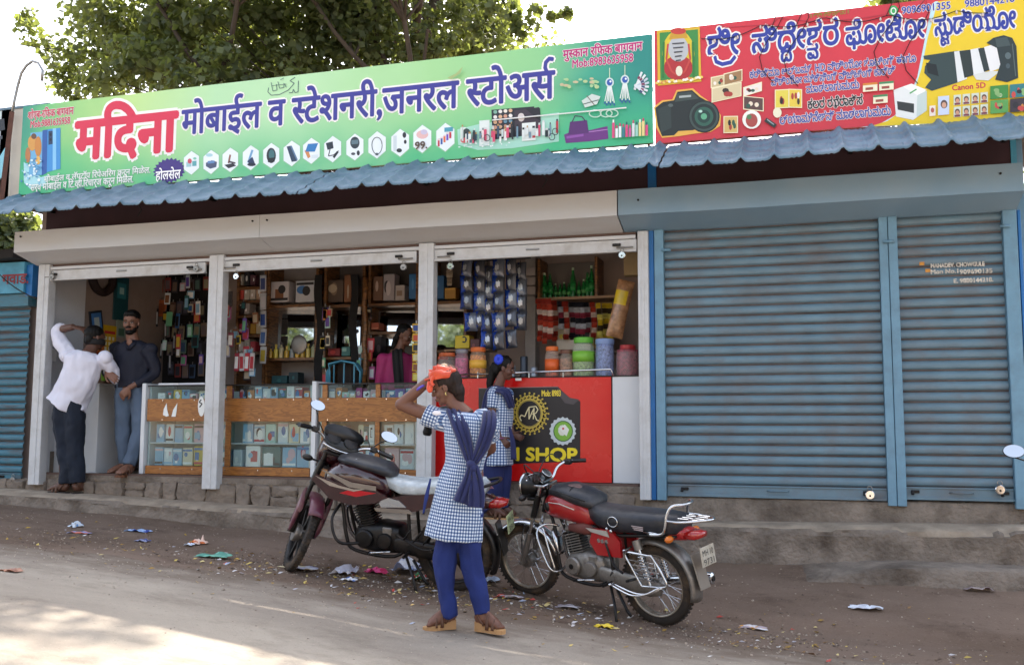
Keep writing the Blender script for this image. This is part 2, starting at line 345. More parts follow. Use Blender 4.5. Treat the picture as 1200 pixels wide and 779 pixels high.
# ================================================================ ground materials with shape of their own
def ground_mat(name, c1, c2, c3, speck, pebble=90):
    m = bpy.data.materials.new(name); m.use_nodes = True; n = m.node_tree.nodes; L = m.node_tree.links; p = n['Principled BSDF']; p.inputs['Roughness'].default_value = .95; p.inputs['Specular IOR Level'].default_value = .2
    geo = n.new('ShaderNodeNewGeometry'); pos = geo.outputs['Position']
    def nz(s, d=8, r=.6, st=None):
        t = n.new('ShaderNodeTexNoise'); t.inputs['Scale'].default_value = s; t.inputs['Detail'].default_value = d; t.inputs['Roughness'].default_value = r
        if st: mp = n.new('ShaderNodeMapping'); mp.inputs['Scale'].default_value = st; L.new(pos, mp.inputs[0]); L.new(mp.outputs[0], t.inputs[0])
        else: L.new(pos, t.inputs[0])
        return t.outputs[0]
    def mixc(f, a, b):
        x = n.new('ShaderNodeMix'); x.data_type = 'RGBA'; L.new(f, x.inputs[0])
        for k, v in ((6, a), (7, b)):
            if isinstance(v, (str, tuple)): x.inputs[k].default_value = lin(v)
            else: L.new(v, x.inputs[k])
        return x.outputs[2]
    def rng_(s, a, b, lo=0, hi=1):
        r = n.new('ShaderNodeMapRange'); r.inputs[1].default_value = a; r.inputs[2].default_value = b; r.inputs[3].default_value = lo; r.inputs[4].default_value = hi; L.new(s, r.inputs[0]); return r.outputs[0]
    c = mixc(rng_(nz(.9, 10, .62, (.5, 1.3, 1)), .38, .62), c1, c2)
    c = mixc(rng_(nz(2.2, 10, .7, (.6, 1.2, 1)), .52, .72, 0, .8), c, c3)
    c = mixc(rng_(nz(pebble, 3, .6), .62, .72, 0, .55), c, speck)
    c = mixc(rng_(nz(38, 4, .7), .60, .70, 0, .5), c, c3)
    if name == 'dusty_worn_road':
        at_ = n.new('ShaderNodeAttribute'); at_.attribute_name = 'edge'; q = n.new('ShaderNodeMath'); q.operation = 'MULTIPLY_ADD'; L.new(nz(3.5, 9, .7, (.7, 1.6, 1)), q.inputs[0]); q.inputs[1].default_value = 1.5; L.new(at_.outputs['Fac'], q.inputs[2]); c = mixc(rng_(q.outputs[0], .75, 1.35, .9, 0), c, '66574b')
    L.new(c, p.inputs[0])
    h = n.new('ShaderNodeMath'); h.inputs[1].default_value = .5; L.new(nz(60, 8, .7), h.inputs[0]); v = n.new('ShaderNodeTexVoronoi'); v.inputs['Scale'].default_value = 55; L.new(pos, v.inputs[0])
    h2 = n.new('ShaderNodeMath'); h2.operation = 'SUBTRACT'; L.new(h.outputs[0], h2.inputs[0]); vm = n.new('ShaderNodeMath'); vm.operation = 'MULTIPLY'; vm.inputs[1].default_value = .35; L.new(v.outputs[0], vm.inputs[0]); L.new(vm.outputs[0], h2.inputs[1])
    bp = n.new('ShaderNodeBump'); bp.inputs['Strength'].default_value = .55; bp.inputs['Distance'].default_value = .012; L.new(h2.outputs[0], bp.inputs['Height']); L.new(bp.outputs[0], p.inputs['Normal'])
    MATS[name] = m; return m
M_['road'] = ground_mat('dusty_worn_road', 'a09689', '8b8176', '70665b', 'b8ad9f', 120)
M_['side'] = ground_mat('packed_brown_earth', '7b695c', '665548', '41332a', '9f8d7c', 80)
sheet('ground', lambda x, v: -.3 + v * (-45 + .3) if False else (-.3 - 2.6 * min(1, v / .9) if v <= .9 else -2.9 - (v - .9) * 400), 50, 0, M_['side'])
sheet('road', lambda x, v: road_edge(x) - (2.6 * (v / .6) if v < .6 else 2.6 + (v - .6) / .4 * 9), 44, .006, M_['road'])
far = MB(); far.add([(-200, 300, -1.2), (200, 300, -1.2), (200, -300, -1.2), (-200, -300, -1.2)], [(0, 3, 2, 1)]); o = far.build('terrain', M_['side']); o['kind'] = 'structure'
yard = MB(); yard.box((-25, 2.6, -.6), (20, 60, -.02)); o = yard.build('back_yard_ground', M_['side']); o['kind'] = 'structure'
# kerb ledge of rough cast concrete in front of the shops
def ledge_mesh():
    b = MB(); xs = spaced(-12, 5, lambda x: .035)
    prof = [(.12, 0), (-.18, 0), (-.30, -.002), (-.345, -.018), (-.365, -.05), (-.37, -.25), (-.375, -.5), (-.385, -.8), (-.40, -1.12)]
    vs = []; n = len(xs)
    for k, (y, t) in enumerate(prof):
        for x in xs:
            zt, zb = z_top(x), z_foot(x); z = zt + (t if t > -.06 else (t + 0) * (zt - zb))
            if -.06 < t: z = zt + t
            e = .018 if k > 1 else .006
            y2 = y + e * 1.4 * fbm(x, k * .35, 3.2) + .008 * fbm(x, k * 1.1, 16); z2 = z + (e * .8 * fbm(x, k * .5 + 9, 2.5) if k < 5 else 0)
            if fbm(x, 2, 1.3) > .28 and 2 <= k <= 4: z2 -= .02; y2 += .02
            vs.append((x, y2, z2))
    fs = [(j * n + i, j * n + i + 1, (j + 1) * n + i + 1, (j + 1) * n + i) for j in range(len(prof) - 1) for i in range(n - 1)]
    b.add(vs, fs); return b
TOPC = mat('pale_concrete_top', 'a0917f', .95, var=.25, scale=6, dirt='6a5c50', damt=.6, dscale=5, bump=.8, bscale=40)  # paler concrete colour for the upper faces of the ledge
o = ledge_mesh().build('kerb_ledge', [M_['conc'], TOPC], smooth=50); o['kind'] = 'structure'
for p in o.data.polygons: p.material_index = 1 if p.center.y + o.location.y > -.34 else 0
# second, lower step at the right end
def step2():
    b = MB(); xs = spaced(-.15, 4.5, lambda x: .04); prof = [(-.36, .0), (-.66, -.0), (-.70, -.012), (-.72, -.05), (-.74, -.2), (-.80, -.4)]; vs = []; n = len(xs)
    for k, (y, t) in enumerate(prof):
        for x in xs:
            r = sstep(-.15, .7, x); zt = -.36; vs.append((x, y * (1 if k else 1) + .02 * fbm(x, k, 4) * r, (zt + t) * r + (1 - r) * (gz(x, y) - .01 + .02 * (k == 0)) + .006 * fbm(x, k, 8)))
    b.add(vs, [(j * n + i, j * n + i + 1, (j + 1) * n + i + 1, (j + 1) * n + i) for j in range(len(prof) - 1) for i in range(n - 1)]); return b
o = step2().build('lower_step', M_['conc'], smooth=50); o['kind'] = 'structure'
# plinth: concrete on the right, rubble stones on the left
pl = MB(); xs = spaced(-1.26, 3.6, lambda x: .05); n = len(xs); vs = []
for k, (y, t) in enumerate([(.5, 1), (.0, 1), (-.02, .93), (-.03, .5), (-.04, 0)]):
    for x in xs: vs.append((x, y + .014 * fbm(x, k * .4, 4) * (k > 1), (z_top(x) - .02) * (1 - t) + .035 * t + .008 * fbm(x, k, 5) * (t > .8)))
pl.add(vs, [(j * n + i, j * n + i + 1, (j + 1) * n + i + 1, (j + 1) * n + i) for j in range(4) for i in range(n - 1)]); o = pl.build('concrete_plinth', M_['conc'], smooth=50); o['kind'] = 'structure'
plinth = tag(bx('stone_plinth', (-9.6, .008, -.25), (-1.26, .5, .045), M_['mortar']), kind='structure')
def stone_mesh(w, h, d, seed):
    bm = bmesh.new(); bmesh.ops.create_cube(bm, size=1); bmesh.ops.subdivide_edges(bm, edges=bm.edges[:], cuts=2, use_grid_fill=True)
    rr = random.Random(seed)
    for v in bm.verts:
        p = v.co.copy(); q = p.normalized() * .62; p = p.lerp(q, .35); v.co = Vector((p.x * w * 1.05, p.y * d, p.z * h * 1.05)) + Vector([rr.uniform(-.012, .012) for _ in range(3)])
    me = bpy.data.meshes.new('stone'); bm.to_mesh(me); bm.free(); me.materials.append(M_['stone']); me.shade_smooth(); me.set_sharp_from_angle(angle=R(35)); return me
x = -9.4; k = 0
while x < -1.35:
    w = random.uniform(.13, .34); zt = .045; zb = z_top(x) - .02; h = zt - zb
    rows = [(zb + zt) / 2] if (h < .15 or random.random() < .45) else [zb + h * .27, zb + h * .75]
    for zc in rows:
        hh = (h if len(rows) == 1 else h * .5) * .95
        o = bpy.data.objects.new('stone', stone_mesh(w * .95, hh, .16, k)); COL.objects.link(o); o.parent = plinth
        o.location = Vector((x + w / 2, .045 + random.uniform(-.02, .015), zc)) - origin(plinth); o.rotation_euler = (random.uniform(-.1, .1), random.uniform(-.08, .08), random.uniform(-.1, .1)); k += 1
    x += w + .008
# ================================================================ the shop building
bld = thing('shop_building', 'single storey row of two shops with cream and blue hoods under a maroon board', 'building', (-3, 1.5, 0))
XA, XM, XB = -7.40, -1.25, 1.60
bx('side_wall', (XA - .1, .06, -.2), (XA, 3.0, 2.78), M_['wallin'], bld); bx('side_panel', (XA, .06, .1), (XA + .02, .60, 2.50), M_['wallw'], bld)
bx('back_wall', (XA, 2.0, .1), (XM + .0, 2.12, 2.78), M_['wallin'], bld)
bx('side_wall', (XB - .02, .08, -.1), (XB + .06, 3.0, 2.78), M_['bfrm'], bld)
bx('partition', (XM, .1, .02), (XM + .1, 3.0, 2.77), M_['wallin'], bld)
bx('partition', (-3.02, 1.32, .11), (-1.26, 1.40, 2.60), M_['wallin'], bld)
bx('floor', (XA, .0, .045), (XM, 3.0, .10), M_['conc'], bld)
bx('ceiling', (XA, .12, 2.52), (XM, 2.0, 2.60), M_['wallin'], bld)
bx('rear_wall', (XA, 3.0, -.2), (XB, 3.1, 2.78), M_['wallin'], bld)
bx('roof_slab', (XA - .2, -.25, 2.79), (XB + .1, 3.2, 2.84), M_['conc'], bld)
bx('fascia_board', (XA + .02, -.012, 2.36), (1.56, .03, 2.785), M_['maroon'], bld)
bx('fascia_post', (-1.19, -.03, 2.5), (-1.12, -.013, 2.785), M_['dblue'], bld)
bx('fascia_post', (1.56, -.02, 2.5), (1.60, .03, 2.785), M_['turq'], bld)
for a, z in ((-7.3, 2.50), (-1.35, 2.53)): pass
bx('threshold', (-7.36, .005, .047), (-1.30, .07, .118), M_['strip'], bld)
# roof sheet in tile profile, sloping down to the street
def roof_sheet(x0, x1, parent, name='roof_sheet', z0=2.525):
    b = MB(); pitch = .235; n = int((x1 - x0) / pitch * 14); prof = []
    rows = 30; vs = []
    for j in range(rows + 1):
        t = j / rows; d = t * .70; st = (d / .175) % 1.0        # steps pressed across the sheet
        for i in range(n + 1):
            x = x0 + (x1 - x0) * i / n; u = ((x - x0) / pitch) % 1.0
            h = .040 * math.exp(-((u - .5) / .10) ** 2) + .004 * math.cos(u * 12 * math.pi) * (abs(u - .5) > .25)
            h += .016 * (1 - st) * (1 if j < rows else 0)
            sag = .008 * math.sin(x * 1.7) + .005 * math.sin(x * 5.1)
            vs.append((x, -.90 + d * .875, z0 + d * .485 + h + sag - (.02 if j == 0 else 0)))
    fs = [(j * (n + 1) + i, j * (n + 1) + i + 1, (j + 1) * (n + 1) + i + 1, (j + 1) * (n + 1) + i) for j in range(rows) for i in range(n)]
    b.add(vs, fs); o = b.build(name, M_['roof'], parent, smooth=35)
    so = o.modifiers.new('s', 'SOLIDIFY'); so.thickness = .004; return o
roof_sheet(-9.0, -7.06, bld); roof_sheet(-7.05, -4.0, bld); roof_sheet(-4.0 + .012, -.98, bld, z0=2.522); roof_sheet(-.97, 2.2, bld, z0=2.51)
for k, xx in enumerate((-7.3, -5.4, -3.2, -1.3, .4, 1.5)): bx('roof_bracket', (xx, -.30, 2.74), (xx + .03, .0, 2.77), M_['iron'], bld)
for xx, dy in ((-5.9, .0), (-2.0, 0)): MB().tube([(xx, -.5 + dy, 2.66), (xx + .06, -.5 + dy, 2.58), (xx + .02, -.5, 2.52)], .006, 5).build('hanging_wire', M_['iron'], bld)
# roller housings
def hood(x0, x1, m, name):
    b = MB(); n = max(2, int((x1 - x0) / .15)); pr = [(0.03, 2.505), (-.35, 2.492), (-.352, 2.285), (-.05, 2.205), (.03, 2.205)]
    vs = []
    for y, z in pr:
        for i in range(n + 1):
            x = x0 + (x1 - x0) * i / n; wob = .004 * fbm(x, z * 3, 1.3); vs.append((x, y + wob, z + .004 * fbm(x, 1, 1.1)))
    b.add(vs, [(j * (n + 1) + i, j * (n + 1) + i + 1, (j + 1) * (n + 1) + i + 1, (j + 1) * (n + 1) + i) for j in range(4) for i in range(n)])
    k = len(b.v)
    for x in (x0, x1): b.add([(x, y, z) for y, z in pr], [(0, 1, 2, 3, 4)])
    o = b.build(name, m, bld)
    for p in o.data.polygons: p.use_smooth = False
    return o
hood(-7.44, -4.68, M_['hood'], 'shutter_hood'); hood(-4.676, -1.395, M_['hood'], 'shutter_hood'); hood(-1.385, 1.57, M_['bhood'], 'shutter_hood')
bolt = MB(); 
for xx, zz in ((-7.36, 2.44), (-4.6, 2.44), (-1.22, 2.40), (1.42, 2.42), (-4.75, 2.44)):
    MB().cyl((xx, -.352, zz), (xx, -.362, zz), .009, 8).build('bolt', M_['iron'], bld)
# ---------------------------------------------------------------- open shop: posts, rolled shutters
def post(x0, x1, m, y0=-.10, y1=.0, z0=.0, z1=2.2, groove=True):
    b = MB(); b.box((x0, y0, z0), (x1, y1, z1), .004)
    o = b.build('post', m, bld)
    if groove:
        w = x1 - x0; MB().box((x0 + w * .36, y0 - .006, z0 + .003), (x0 + w * .62, y0 + .002, z1 - .002), .002).build('post_guide', m, o)
    return o
post(at(32, 567, -.1).x, at(45, 567, -.1).x, M_['post']); post(at(236, 571, -.1).x, at(253, 571, -.1).x, M_['post'])
post(at(487, 578, -.1).x, at(505, 578, -.1).x, M_['post']); post(at(750, 586, -.1).x, at(762.5, 586, -.1).x, M_['post'])
bx('channel', (XA + .03, -.085, 2.145), (-1.29, -.02, 2.175), M_['hoodu'], bld, .003); bx('channel_back', (XA + .03, -.055, 2.12), (-1.29, -.01, 2.204), M_['strip'], bld)
bays = [(at(45.5, 330, -.1).x, at(239, 318, -.1).x), (at(257, 318, -.1).x, at(487, 308, -.1).x), (at(506, 308, -.1).x, at(746, 295, -.1).x)]
def padlock(p, parent, m, n=0):
    l = thing('padlock', n, 'padlock', p) if n else None
    b = MB(); M = Matrix.Translation(p) @ Matrix.Rotation(R(90), 4, 'X')
    b.lathe([(.0, -.012), (.026, -.012), (.030, -.008), (.030, .008), (.026, .012), (0, .012)], 20, Matrix.Rotation(R(90), 4, 'X'))
    b.build('lock_body', m, l, smooth=40, world=False)
    MB().tube([(-.014, 0, .022), (-.014, 0, .045), (-.007, 0, .056), (.007, 0, .056), (.014, 0, .045), (.014, 0, .022)], .0035, 6).build('shackle', M_['steel'], l, smooth=True, world=False)
    MB().cyl((0, -.0125, -.006), (0, -.0145, -.006), .007, 8).build('keyhole', M_['iron'], l, world=False); return l
for k, (a, b_) in enumerate(bays):
    sh = thing('rolled_shutter', ['cream rolled-up shutter rail over the doorway with the two men', 'cream rolled-up shutter rail over the wood and glass counters', 'cream rolled-up shutter rail over the red pan counter'][k], 'shutter', ((a + b_) / 2, -.06, 2.035), group='rolled shutter rails of the open shop')
    bx('bottom_rail', (a + .004, -.075, 2.05), (b_ - .004, -.05, 2.14), M_['post'], sh, .003); bx('rail_lip', (a + .004, -.09, 2.035), (b_ - .004, -.045, 2.05), M_['post'], sh, .002)
    bx('pull_handle', ((a + b_) / 2 - .05, -.088, 2.09), ((a + b_) / 2 + .07, -.075, 2.105), M_['steel'], sh, .004)
    for s, xx in ((0, a + .17), (1, b_ - .17)):
        if k == 0 and s == 1 or True:
            bx('lock_hasp', (xx - .035, -.092, 2.085), (xx + .035, -.0755, 2.108), M_['iron'], sh, .003)
            MB().tube([(xx - .12 if s == 0 else xx, -.096, 2.07), (xx + .0 if s == 0 else xx + .14, -.096, 2.07)], .007, 8).build('slide_bolt', M_['steel'], sh, smooth=True)
LK = [((61, 324.5), 'round padlock hanging at the far end of the rail above the man in white', 'steel'), ((230, 315), 'round padlock on the rail just before the second cream post', 'steel'), ((277, 324), 'round steel padlock on the rail just past the second cream post', 'chrome'), ((473, 313), 'small padlock turned edge-on beside the third cream post', 'steel'), ((528, 312), 'round shiny padlock above the hanging chip packets', 'chrome'), ((729, 299), 'round shiny padlock on the rail beside the fourth cream post', 'chrome')]
for (px, py), lb, mm in LK: padlock(at(px, py, -.105), None, M_[mm], lb)
# ---------------------------------------------------------------- blue shop: frame and slatted shutters
def bpost(px0, px1, m, y0=-.07, z0=0.0, z1=2.21):
    a, b_ = at(px0, 590, y0).x, at(px1, 590, y0).x; o = bx('frame_post', (a, y0, z0), (b_, .03, z1), m, bld, .003); return a, b_
bpost(763.5, 769.5, M_['dblue'], -.05); a0 = bpost(770, 781, M_['bfrm']); a1 = bpost(1041, 1051.5, M_['bfrm']); a1b = bpost(1052.2, 1063, M_['bfrm'], -.075); a2 = bpost(1191, 1208, M_['bfrm']); bpost(1209, 1213, M_['dblue'], -.05)
def slat_mesh(w, h):
    pr = [(.0, 0), (-.004, .004), (-.016, h * .18), (-.021, h * .38), (-.019, h * .6), (-.010, h * .78), (.002, h * .86), (.004, h * .90), (-.003, h * .93), (-.005, h * .97), (.0, h)]
    b = MB(); n = 6
    vs = [(w * i / n, y, z) for y, z in pr for i in range(n + 1)]
    b.add(vs, [(j * (n + 1) + i, j * (n + 1) + i + 1, (j + 1) * (n + 1) + i + 1, (j + 1) * (n + 1) + i) for j in range(len(pr) - 1) for i in range(n)])
    me = b.mesh('slat', smooth=30)
    for p in me.polygons: p.material_index = 1 if (p.center.z > h * .88 or p.center.z < h * .06) else 0
    return me
def slatted(x0, x1, zb, zt, pitch, m, label, y=.0, cat='shutter', rail=True, ms=None):
    sh = thing('roller_shutter', label, cat, ((x0 + x1) / 2, y, zb)); me = slat_mesh(x1 - x0, pitch); me.materials.append(ms or m); me.materials.append(mat('groove_grime', '6e625f', .8, var=.5, scale=5, world=True)); z = zb + (.085 if rail else 0); i = 0
    while z < zt - .001:
        o = bpy.data.objects.new('slat', me); COL.objects.link(o); o.parent = sh; o.location = (-(x1 - x0) / 2 + random.uniform(-.001, .001), random.uniform(-.002, .002), z - zb); o.rotation_euler = (random.uniform(-.06, .06), random.uniform(-.0012, .0012), 0); z += pitch; i += 1
    if rail:
        bx('bottom_rail', (x0, y - .022, zb), (x1, y + .004, zb + .083), m, sh, .003); bx('rail_lip', (x0, y - .036, zb - .012), (x1, y - .0225, zb + .008), m, sh, .002)
        bx('rail_rib', (x0, y - .030, zb + .070), (x1, y - .0225, zb + .078), m, sh, .002)
        w = x1 - x0; xm = x0 + w * .52
        MB().tube([(xm - .08, y - .022, zb + .045), (xm - .065, y - .05, zb + .045), (xm + .065, y - .05, zb + .045), (xm + .08, y - .022, zb + .045)], .006, 6).build('pull_handle', m, sh, smooth=True)
        for q in (.085, .915):
            xx = x0 + w * q; bx('lock_hasp', (xx - .03, y - .034, zb + .038), (xx + .03, y - .0225, zb + .06), M_['iron'], sh, .003)
            MB().cyl((xx - .02, y - .04, zb + .052), (xx - .02, y - .055, zb + .03), .012, 8).build('lock_socket', M_['iron'], sh)
    return sh
PIT = 2.17 / 27.2
slatted(a0[1] + .002, a1[0] - .002, .045, 2.2, PIT, M_['bshut'], 'wide blue slatted roller shutter, closed, right of the white panel')
slatted(a1b[1] + .002, a2[0] - .002, .06, 2.2, PIT, M_['bshut'], 'narrower blue slatted roller shutter, closed, with faded phone numbers painted on it')
for px, py, lb in ((1019.5, 579.5, 'steel disc padlock under the wide blue shutter'), (1172, 573.5, 'large steel disc padlock under the narrow blue shutter')):
    l = padlock(at(px, py, -.065), None, M_['chrome'], lb); l.scale = (1.15,) * 3
for (pa, pb, py) in ((775, 786, 293), (1035, 1048, 283), (1172, 1184, 265)):
    p, q = at(pa, py, -.09), at(pb, py, -.09); MB().tube([p, q], .011, 8).build('slide_bolt', M_['bfrm'], bld, smooth=True)
M_['fade'] = mat('faded_shutter_paint_white', 'c9c3b8', .6, var=.5, scale=60); M_['fadeo'] = mat('faded_shutter_paint_orange', 'c98a3a', .6, var=.4, scale=60)
pt = [c for c in COL.objects if c.name.startswith('roller_shutter')][1]
for s_, x_, y_, w_, m in (('MAHADEV. CHOWGULE', 1091, 312, 63, 'fade'), ('Mon No.1', 1091, 319, 32, 'fade'), ('909690135', 1125, 319, 38, 'fade'), ('E. 9880144218.', 1118, 329.5, 46, 'fade')):
    a = at(x_, y_, -.03); lettering(s_, (a.x, -.022, a.z - .012), at(x_ + w_, y_, -.03).x - a.x, .045, M_[m], pt, bold=.05, ring=5)
for (px, py) in ((1080, 309), (1087, 317)):
    a = at(px, py, -.03); bx('painted_mark', (a.x - .015, -.0255, a.z - .012), (a.x + .02, -.0235, a.z + .014), M_['fadeo'], pt)
# ---------------------------------------------------------------- neighbour on the left
nb = thing('neighbour_shop', 'closed neighbouring shop with turquoise header board and rusty blue shutter', 'building', (-8.8, .6, 0))
bx('wall', (-10.5, .12, -.1), (XA - .11, 3, 2.3), M_['wallin'], nb); bx('header_board', (-10.5, -.06, 1.93), (-7.58, .1, 2.25), M_['turq'], nb); bx('header_edge', (-7.577, -.03, 1.90), (-7.50, .1, 2.22), M_['dblue'], nb)
bx('roof_slab', (-10.6, -.2, 2.27), (-7.6, 3, 2.36), M_['dark'], nb)
bx('shutter_hood', (-10.5, -.02, 1.80), (-7.55, .1, 1.925), M_['rustblue'], nb)
lettering('गवाड.', (at(3, 330, -.06).x, -.062, at(3, 333, -.06).z), .33, .15, mat('maroon_paint', '8a3038'), nb, bold=.03, ring=5)
slatted(-10.3, -7.56, .02, 1.80, PIT, M_['rustblue'], 'rusty turquoise slatted shutter at the far left', y=.04)
padlock(at(15, 562, -.03), None, M_['steel'], 'grey padlock at the foot of the rusty turquoise shutter')
c = thing('cable', 'thin black cable sagging across the turquoise header board', 'cable', (-7.8, -.1, 2.1)); a, b_ = at(-20, 300, -.12), at(42, 350, -.12)
MB().tube([a.lerp(b_, t) + Vector((0, 0, -.06 * math.sin(math.pi * t))) for t in [i / 8 for i in range(9)]], .006, 5).build('wire', M_['iron'], c)
# ================================================================ trees
def leaf_mat(name, a, b, tr):
    m = bpy.data.materials.new(name); m.use_nodes = True; n = m.node_tree.nodes; L = m.node_tree.links; p = n['Principled BSDF']; p.inputs['Roughness'].default_value = .5
    g = n.new('ShaderNodeNewGeometry'); nz = n.new('ShaderNodeTexNoise'); nz.inputs['Scale'].default_value = 1.6; L.new(g.outputs['Position'], nz.inputs[0])
    ad = n.new('ShaderNodeMath'); L.new(g.outputs['Random Per Island'], ad.inputs[0]); L.new(nz.outputs[0], ad.inputs[1]); hf = n.new('ShaderNodeMath'); hf.operation = 'MULTIPLY'; hf.inputs[1].default_value = .5; L.new(ad.outputs[0], hf.inputs[0])
    cr = n.new('ShaderNodeValToRGB'); cr.color_ramp.elements[0].position = .2; cr.color_ramp.elements[0].color = lin(a); cr.color_ramp.elements[1].position = .8; cr.color_ramp.elements[1].color = lin(b); L.new(hf.outputs[0], cr.inputs[0]); L.new(cr.outputs[0], p.inputs[0])
    t = n.new('ShaderNodeBsdfTranslucent'); mx = n.new('ShaderNodeMix'); mx.data_type = 'RGBA'; mx.inputs[0].default_value = .75; L.new(cr.outputs[0], mx.inputs[6]); mx.inputs[7].default_value = lin(tr); L.new(mx.outputs[2], t.inputs[0])
    ms = n.new('ShaderNodeMixShader'); ms.inputs[0].default_value = .45; L.new(p.outputs[0], ms.inputs[1]); L.new(t.outputs[0], ms.inputs[2]); L.new(ms.outputs[0], n['Material Output'].inputs[0]); MATS[name] = m; return m
M_['leaf'] = leaf_mat('tree_leaves', '3e4a3a', '6a7656', 'a4ae48'); M_['bark'] = mat('grey_brown_bark', '4a4038', .9, var=.3, scale=8, bump=.8, bscale=14, stretch=(1, 1, .3))
def leaves(centers, radii, counts, size, seed):
    r = np.random.default_rng(seed); C = np.repeat(centers, counts, 0); Rr = np.repeat(radii, counts); N = len(C)
    d = r.normal(size=(N, 3)); d /= np.linalg.norm(d, axis=1)[:, None]; rad = Rr * r.random(N) ** .45; P = C + d * rad[:, None] * np.array([1, 1, .8])
    nrm = r.normal(size=(N, 3)) * .7 + d * .5 + np.array([0, 0, .6]); nrm /= np.linalg.norm(nrm, axis=1)[:, None]
    a = r.normal(size=(N, 3)); a -= nrm * (a * nrm).sum(1)[:, None]; a /= np.linalg.norm(a, axis=1)[:, None]; b = np.cross(nrm, a)
    s = size * (.6 + .8 * r.random(N)); L = a * s[:, None]; Wd = b * (s * .42)[:, None]; dn = -nrm * (s * .12)[:, None]
    V = np.stack([P - L * .5, P - L * .1 + Wd + dn, P + L * .5 + dn, P - L * .1 - Wd + dn, P - L * .05], 1).reshape(-1, 3)
    k = np.arange(N)[:, None] * 5; F = np.concatenate([k + np.array([[0, 1, 4]]), k + np.array([[1, 2, 4]]), k + np.array([[2, 3, 4]]), k + np.array([[3, 0, 4]])], 1).reshape(-1, 3)
    me = bpy.data.meshes.new('leaves'); me.vertices.add(len(V)); me.vertices.foreach_set('co', V.ravel().astype('f4')); me.loops.add(F.size); me.loops.foreach_set('vertex_index', F.ravel().astype('i4'))
    me.polygons.add(len(F)); me.polygons.foreach_set('loop_start', (np.arange(len(F)) * 3).astype('i4')); me.update(calc_edges=True); me.validate(); return me
def grow(b, p, d, L, r, lvl, tips, rr):
    n = 5; pts = [p]; q = Vector(p); dd = Vector(d).normalized()
    for i in range(n): dd = (dd + Vector((rr.uniform(-.2, .2), rr.uniform(-.2, .2), rr.uniform(-.08, .16)))).normalized(); q = q + dd * (L / n); pts.append(q.copy())
    b.tube(pts, [r * (1 - .45 * i / n) for i in range(n + 1)], 8 if lvl > 1 else 5)
    if lvl == 0: tips.append(pts[-1]); tips.append(pts[3]); return
    for k in range(3 if lvl > 1 else 4):
        a = rr.uniform(0, 6.28); e = Vector((math.cos(a), math.sin(a), rr.uniform(.1, .8))).normalized(); nd = (dd * .7 + e).normalized(); grow(b, pts[rr.choice([3, 4, 5])], nd, L * rr.uniform(.6, .8), r * .5, lvl - 1, tips, rr)
def tree(label, base, H, spread, seed, nl, size=.11, group=None, extra=None, crad=.75, keep=None):
    rr = random.Random(seed); t = thing('broadleaf_tree', label, 'tree', base, group=group); b = MB(); tips = []; base = Vector(base)
    top = base + Vector((0, 0, H * .36)); b.tube([base - Vector((0, 0, .3)), base + Vector((.05, 0, H * .18)), top], [H * .032, H * .026, H * .022], 12)
    for k in range(5):
        a = k * 1.256 + rr.uniform(-.3, .3); grow(b, top - Vector((0, 0, rr.uniform(0, .5))), Vector((math.cos(a) * spread, math.sin(a) * spread, .75)), H * .30, H * .009, 2, tips, rr)
    grow(b, top, Vector((0, 0, 1)), H * .35, H * .016, 2, tips, rr)
    c = [tuple(p) for p in tips]; rad = [crad * rr.uniform(.6, 1.25) for _ in tips]
    for e in (extra or []): c.append(tuple(e[:3])); rad.append(e[3])
    if keep:
        s_ = [(p, q) for p, q in zip(c, rad) if keep(p)]; c = [p for p, _ in s_]; rad = [q for _, q in s_]
    w = np.array(rad) ** 1.5; cnt = np.maximum(30, (nl * w / w.sum())); ne = len(extra or [])
    if ne: cnt[-ne:] = np.where(np.array(c)[-ne:, 2] < 7.5, np.maximum(cnt[-ne:], 4500 * np.array(rad)[-ne:] ** 2), cnt[-ne:]) if len(cnt) >= ne and not keep else cnt[-ne:]
    for i_, (c_, r_) in enumerate(zip(c, rad)):
        if c_[2] < 7 and r_ < .6 and base.y > 5 and base.y < 7: cnt[i_] = max(cnt[i_], 1100 * r_ ** 2)
    cnt = cnt.astype(int)
    for e in (extra or []):
        if e[2] < 7 and e[3] > .15 and e[0] < -5: b.tube([top, (Vector(e[:3]) + top) / 2 + Vector((0, 0, .2)), Vector(e[:3])], [.03, .018, .008], 5)
    if keep and base.x < -5: k_ = [i for i, f in enumerate(b.f) if not any(b.v[j][0] > -4.9 and b.v[j][2] < 9.5 for j in f) or all(b.v[j][2] < 2 for j in f)]; b.f = [b.f[i] for i in k_]; b.mi = [b.mi[i] for i in k_]
    b.build('trunk', M_['bark'], t, smooth=True)
    me = leaves(np.array(c) - np.array(base), np.array(rad), cnt, size, seed); me.materials.append(M_['leaf'])
    o = bpy.data.objects.new('crown', me); COL.objects.link(o); o.parent = t; o['kind'] = 'stuff'; return t
ex = []
def E_(px, py, Y, r): p = at(px, py, Y); ex.append((p.x, p.y, p.z, r))
rx_ = random.Random(5)
for x, y, r in ((36, 38, .28), (52, 52, .25), (30, 18, .22), (75, 95, .35), (90, 70, .5), (110, 40, .6), (100, 10, .6), (85, 112, .25), (62, 70, .2)): E_(x, y, 5.2, r)
for x in range(120, 420, 30):
    for y in (100, 80, 55, 30, 5): E_(x + rx_.uniform(-12, 12), y + rx_.uniform(-12, 12), rx_.uniform(3.6, 5.5), rx_.uniform(.3, .5))
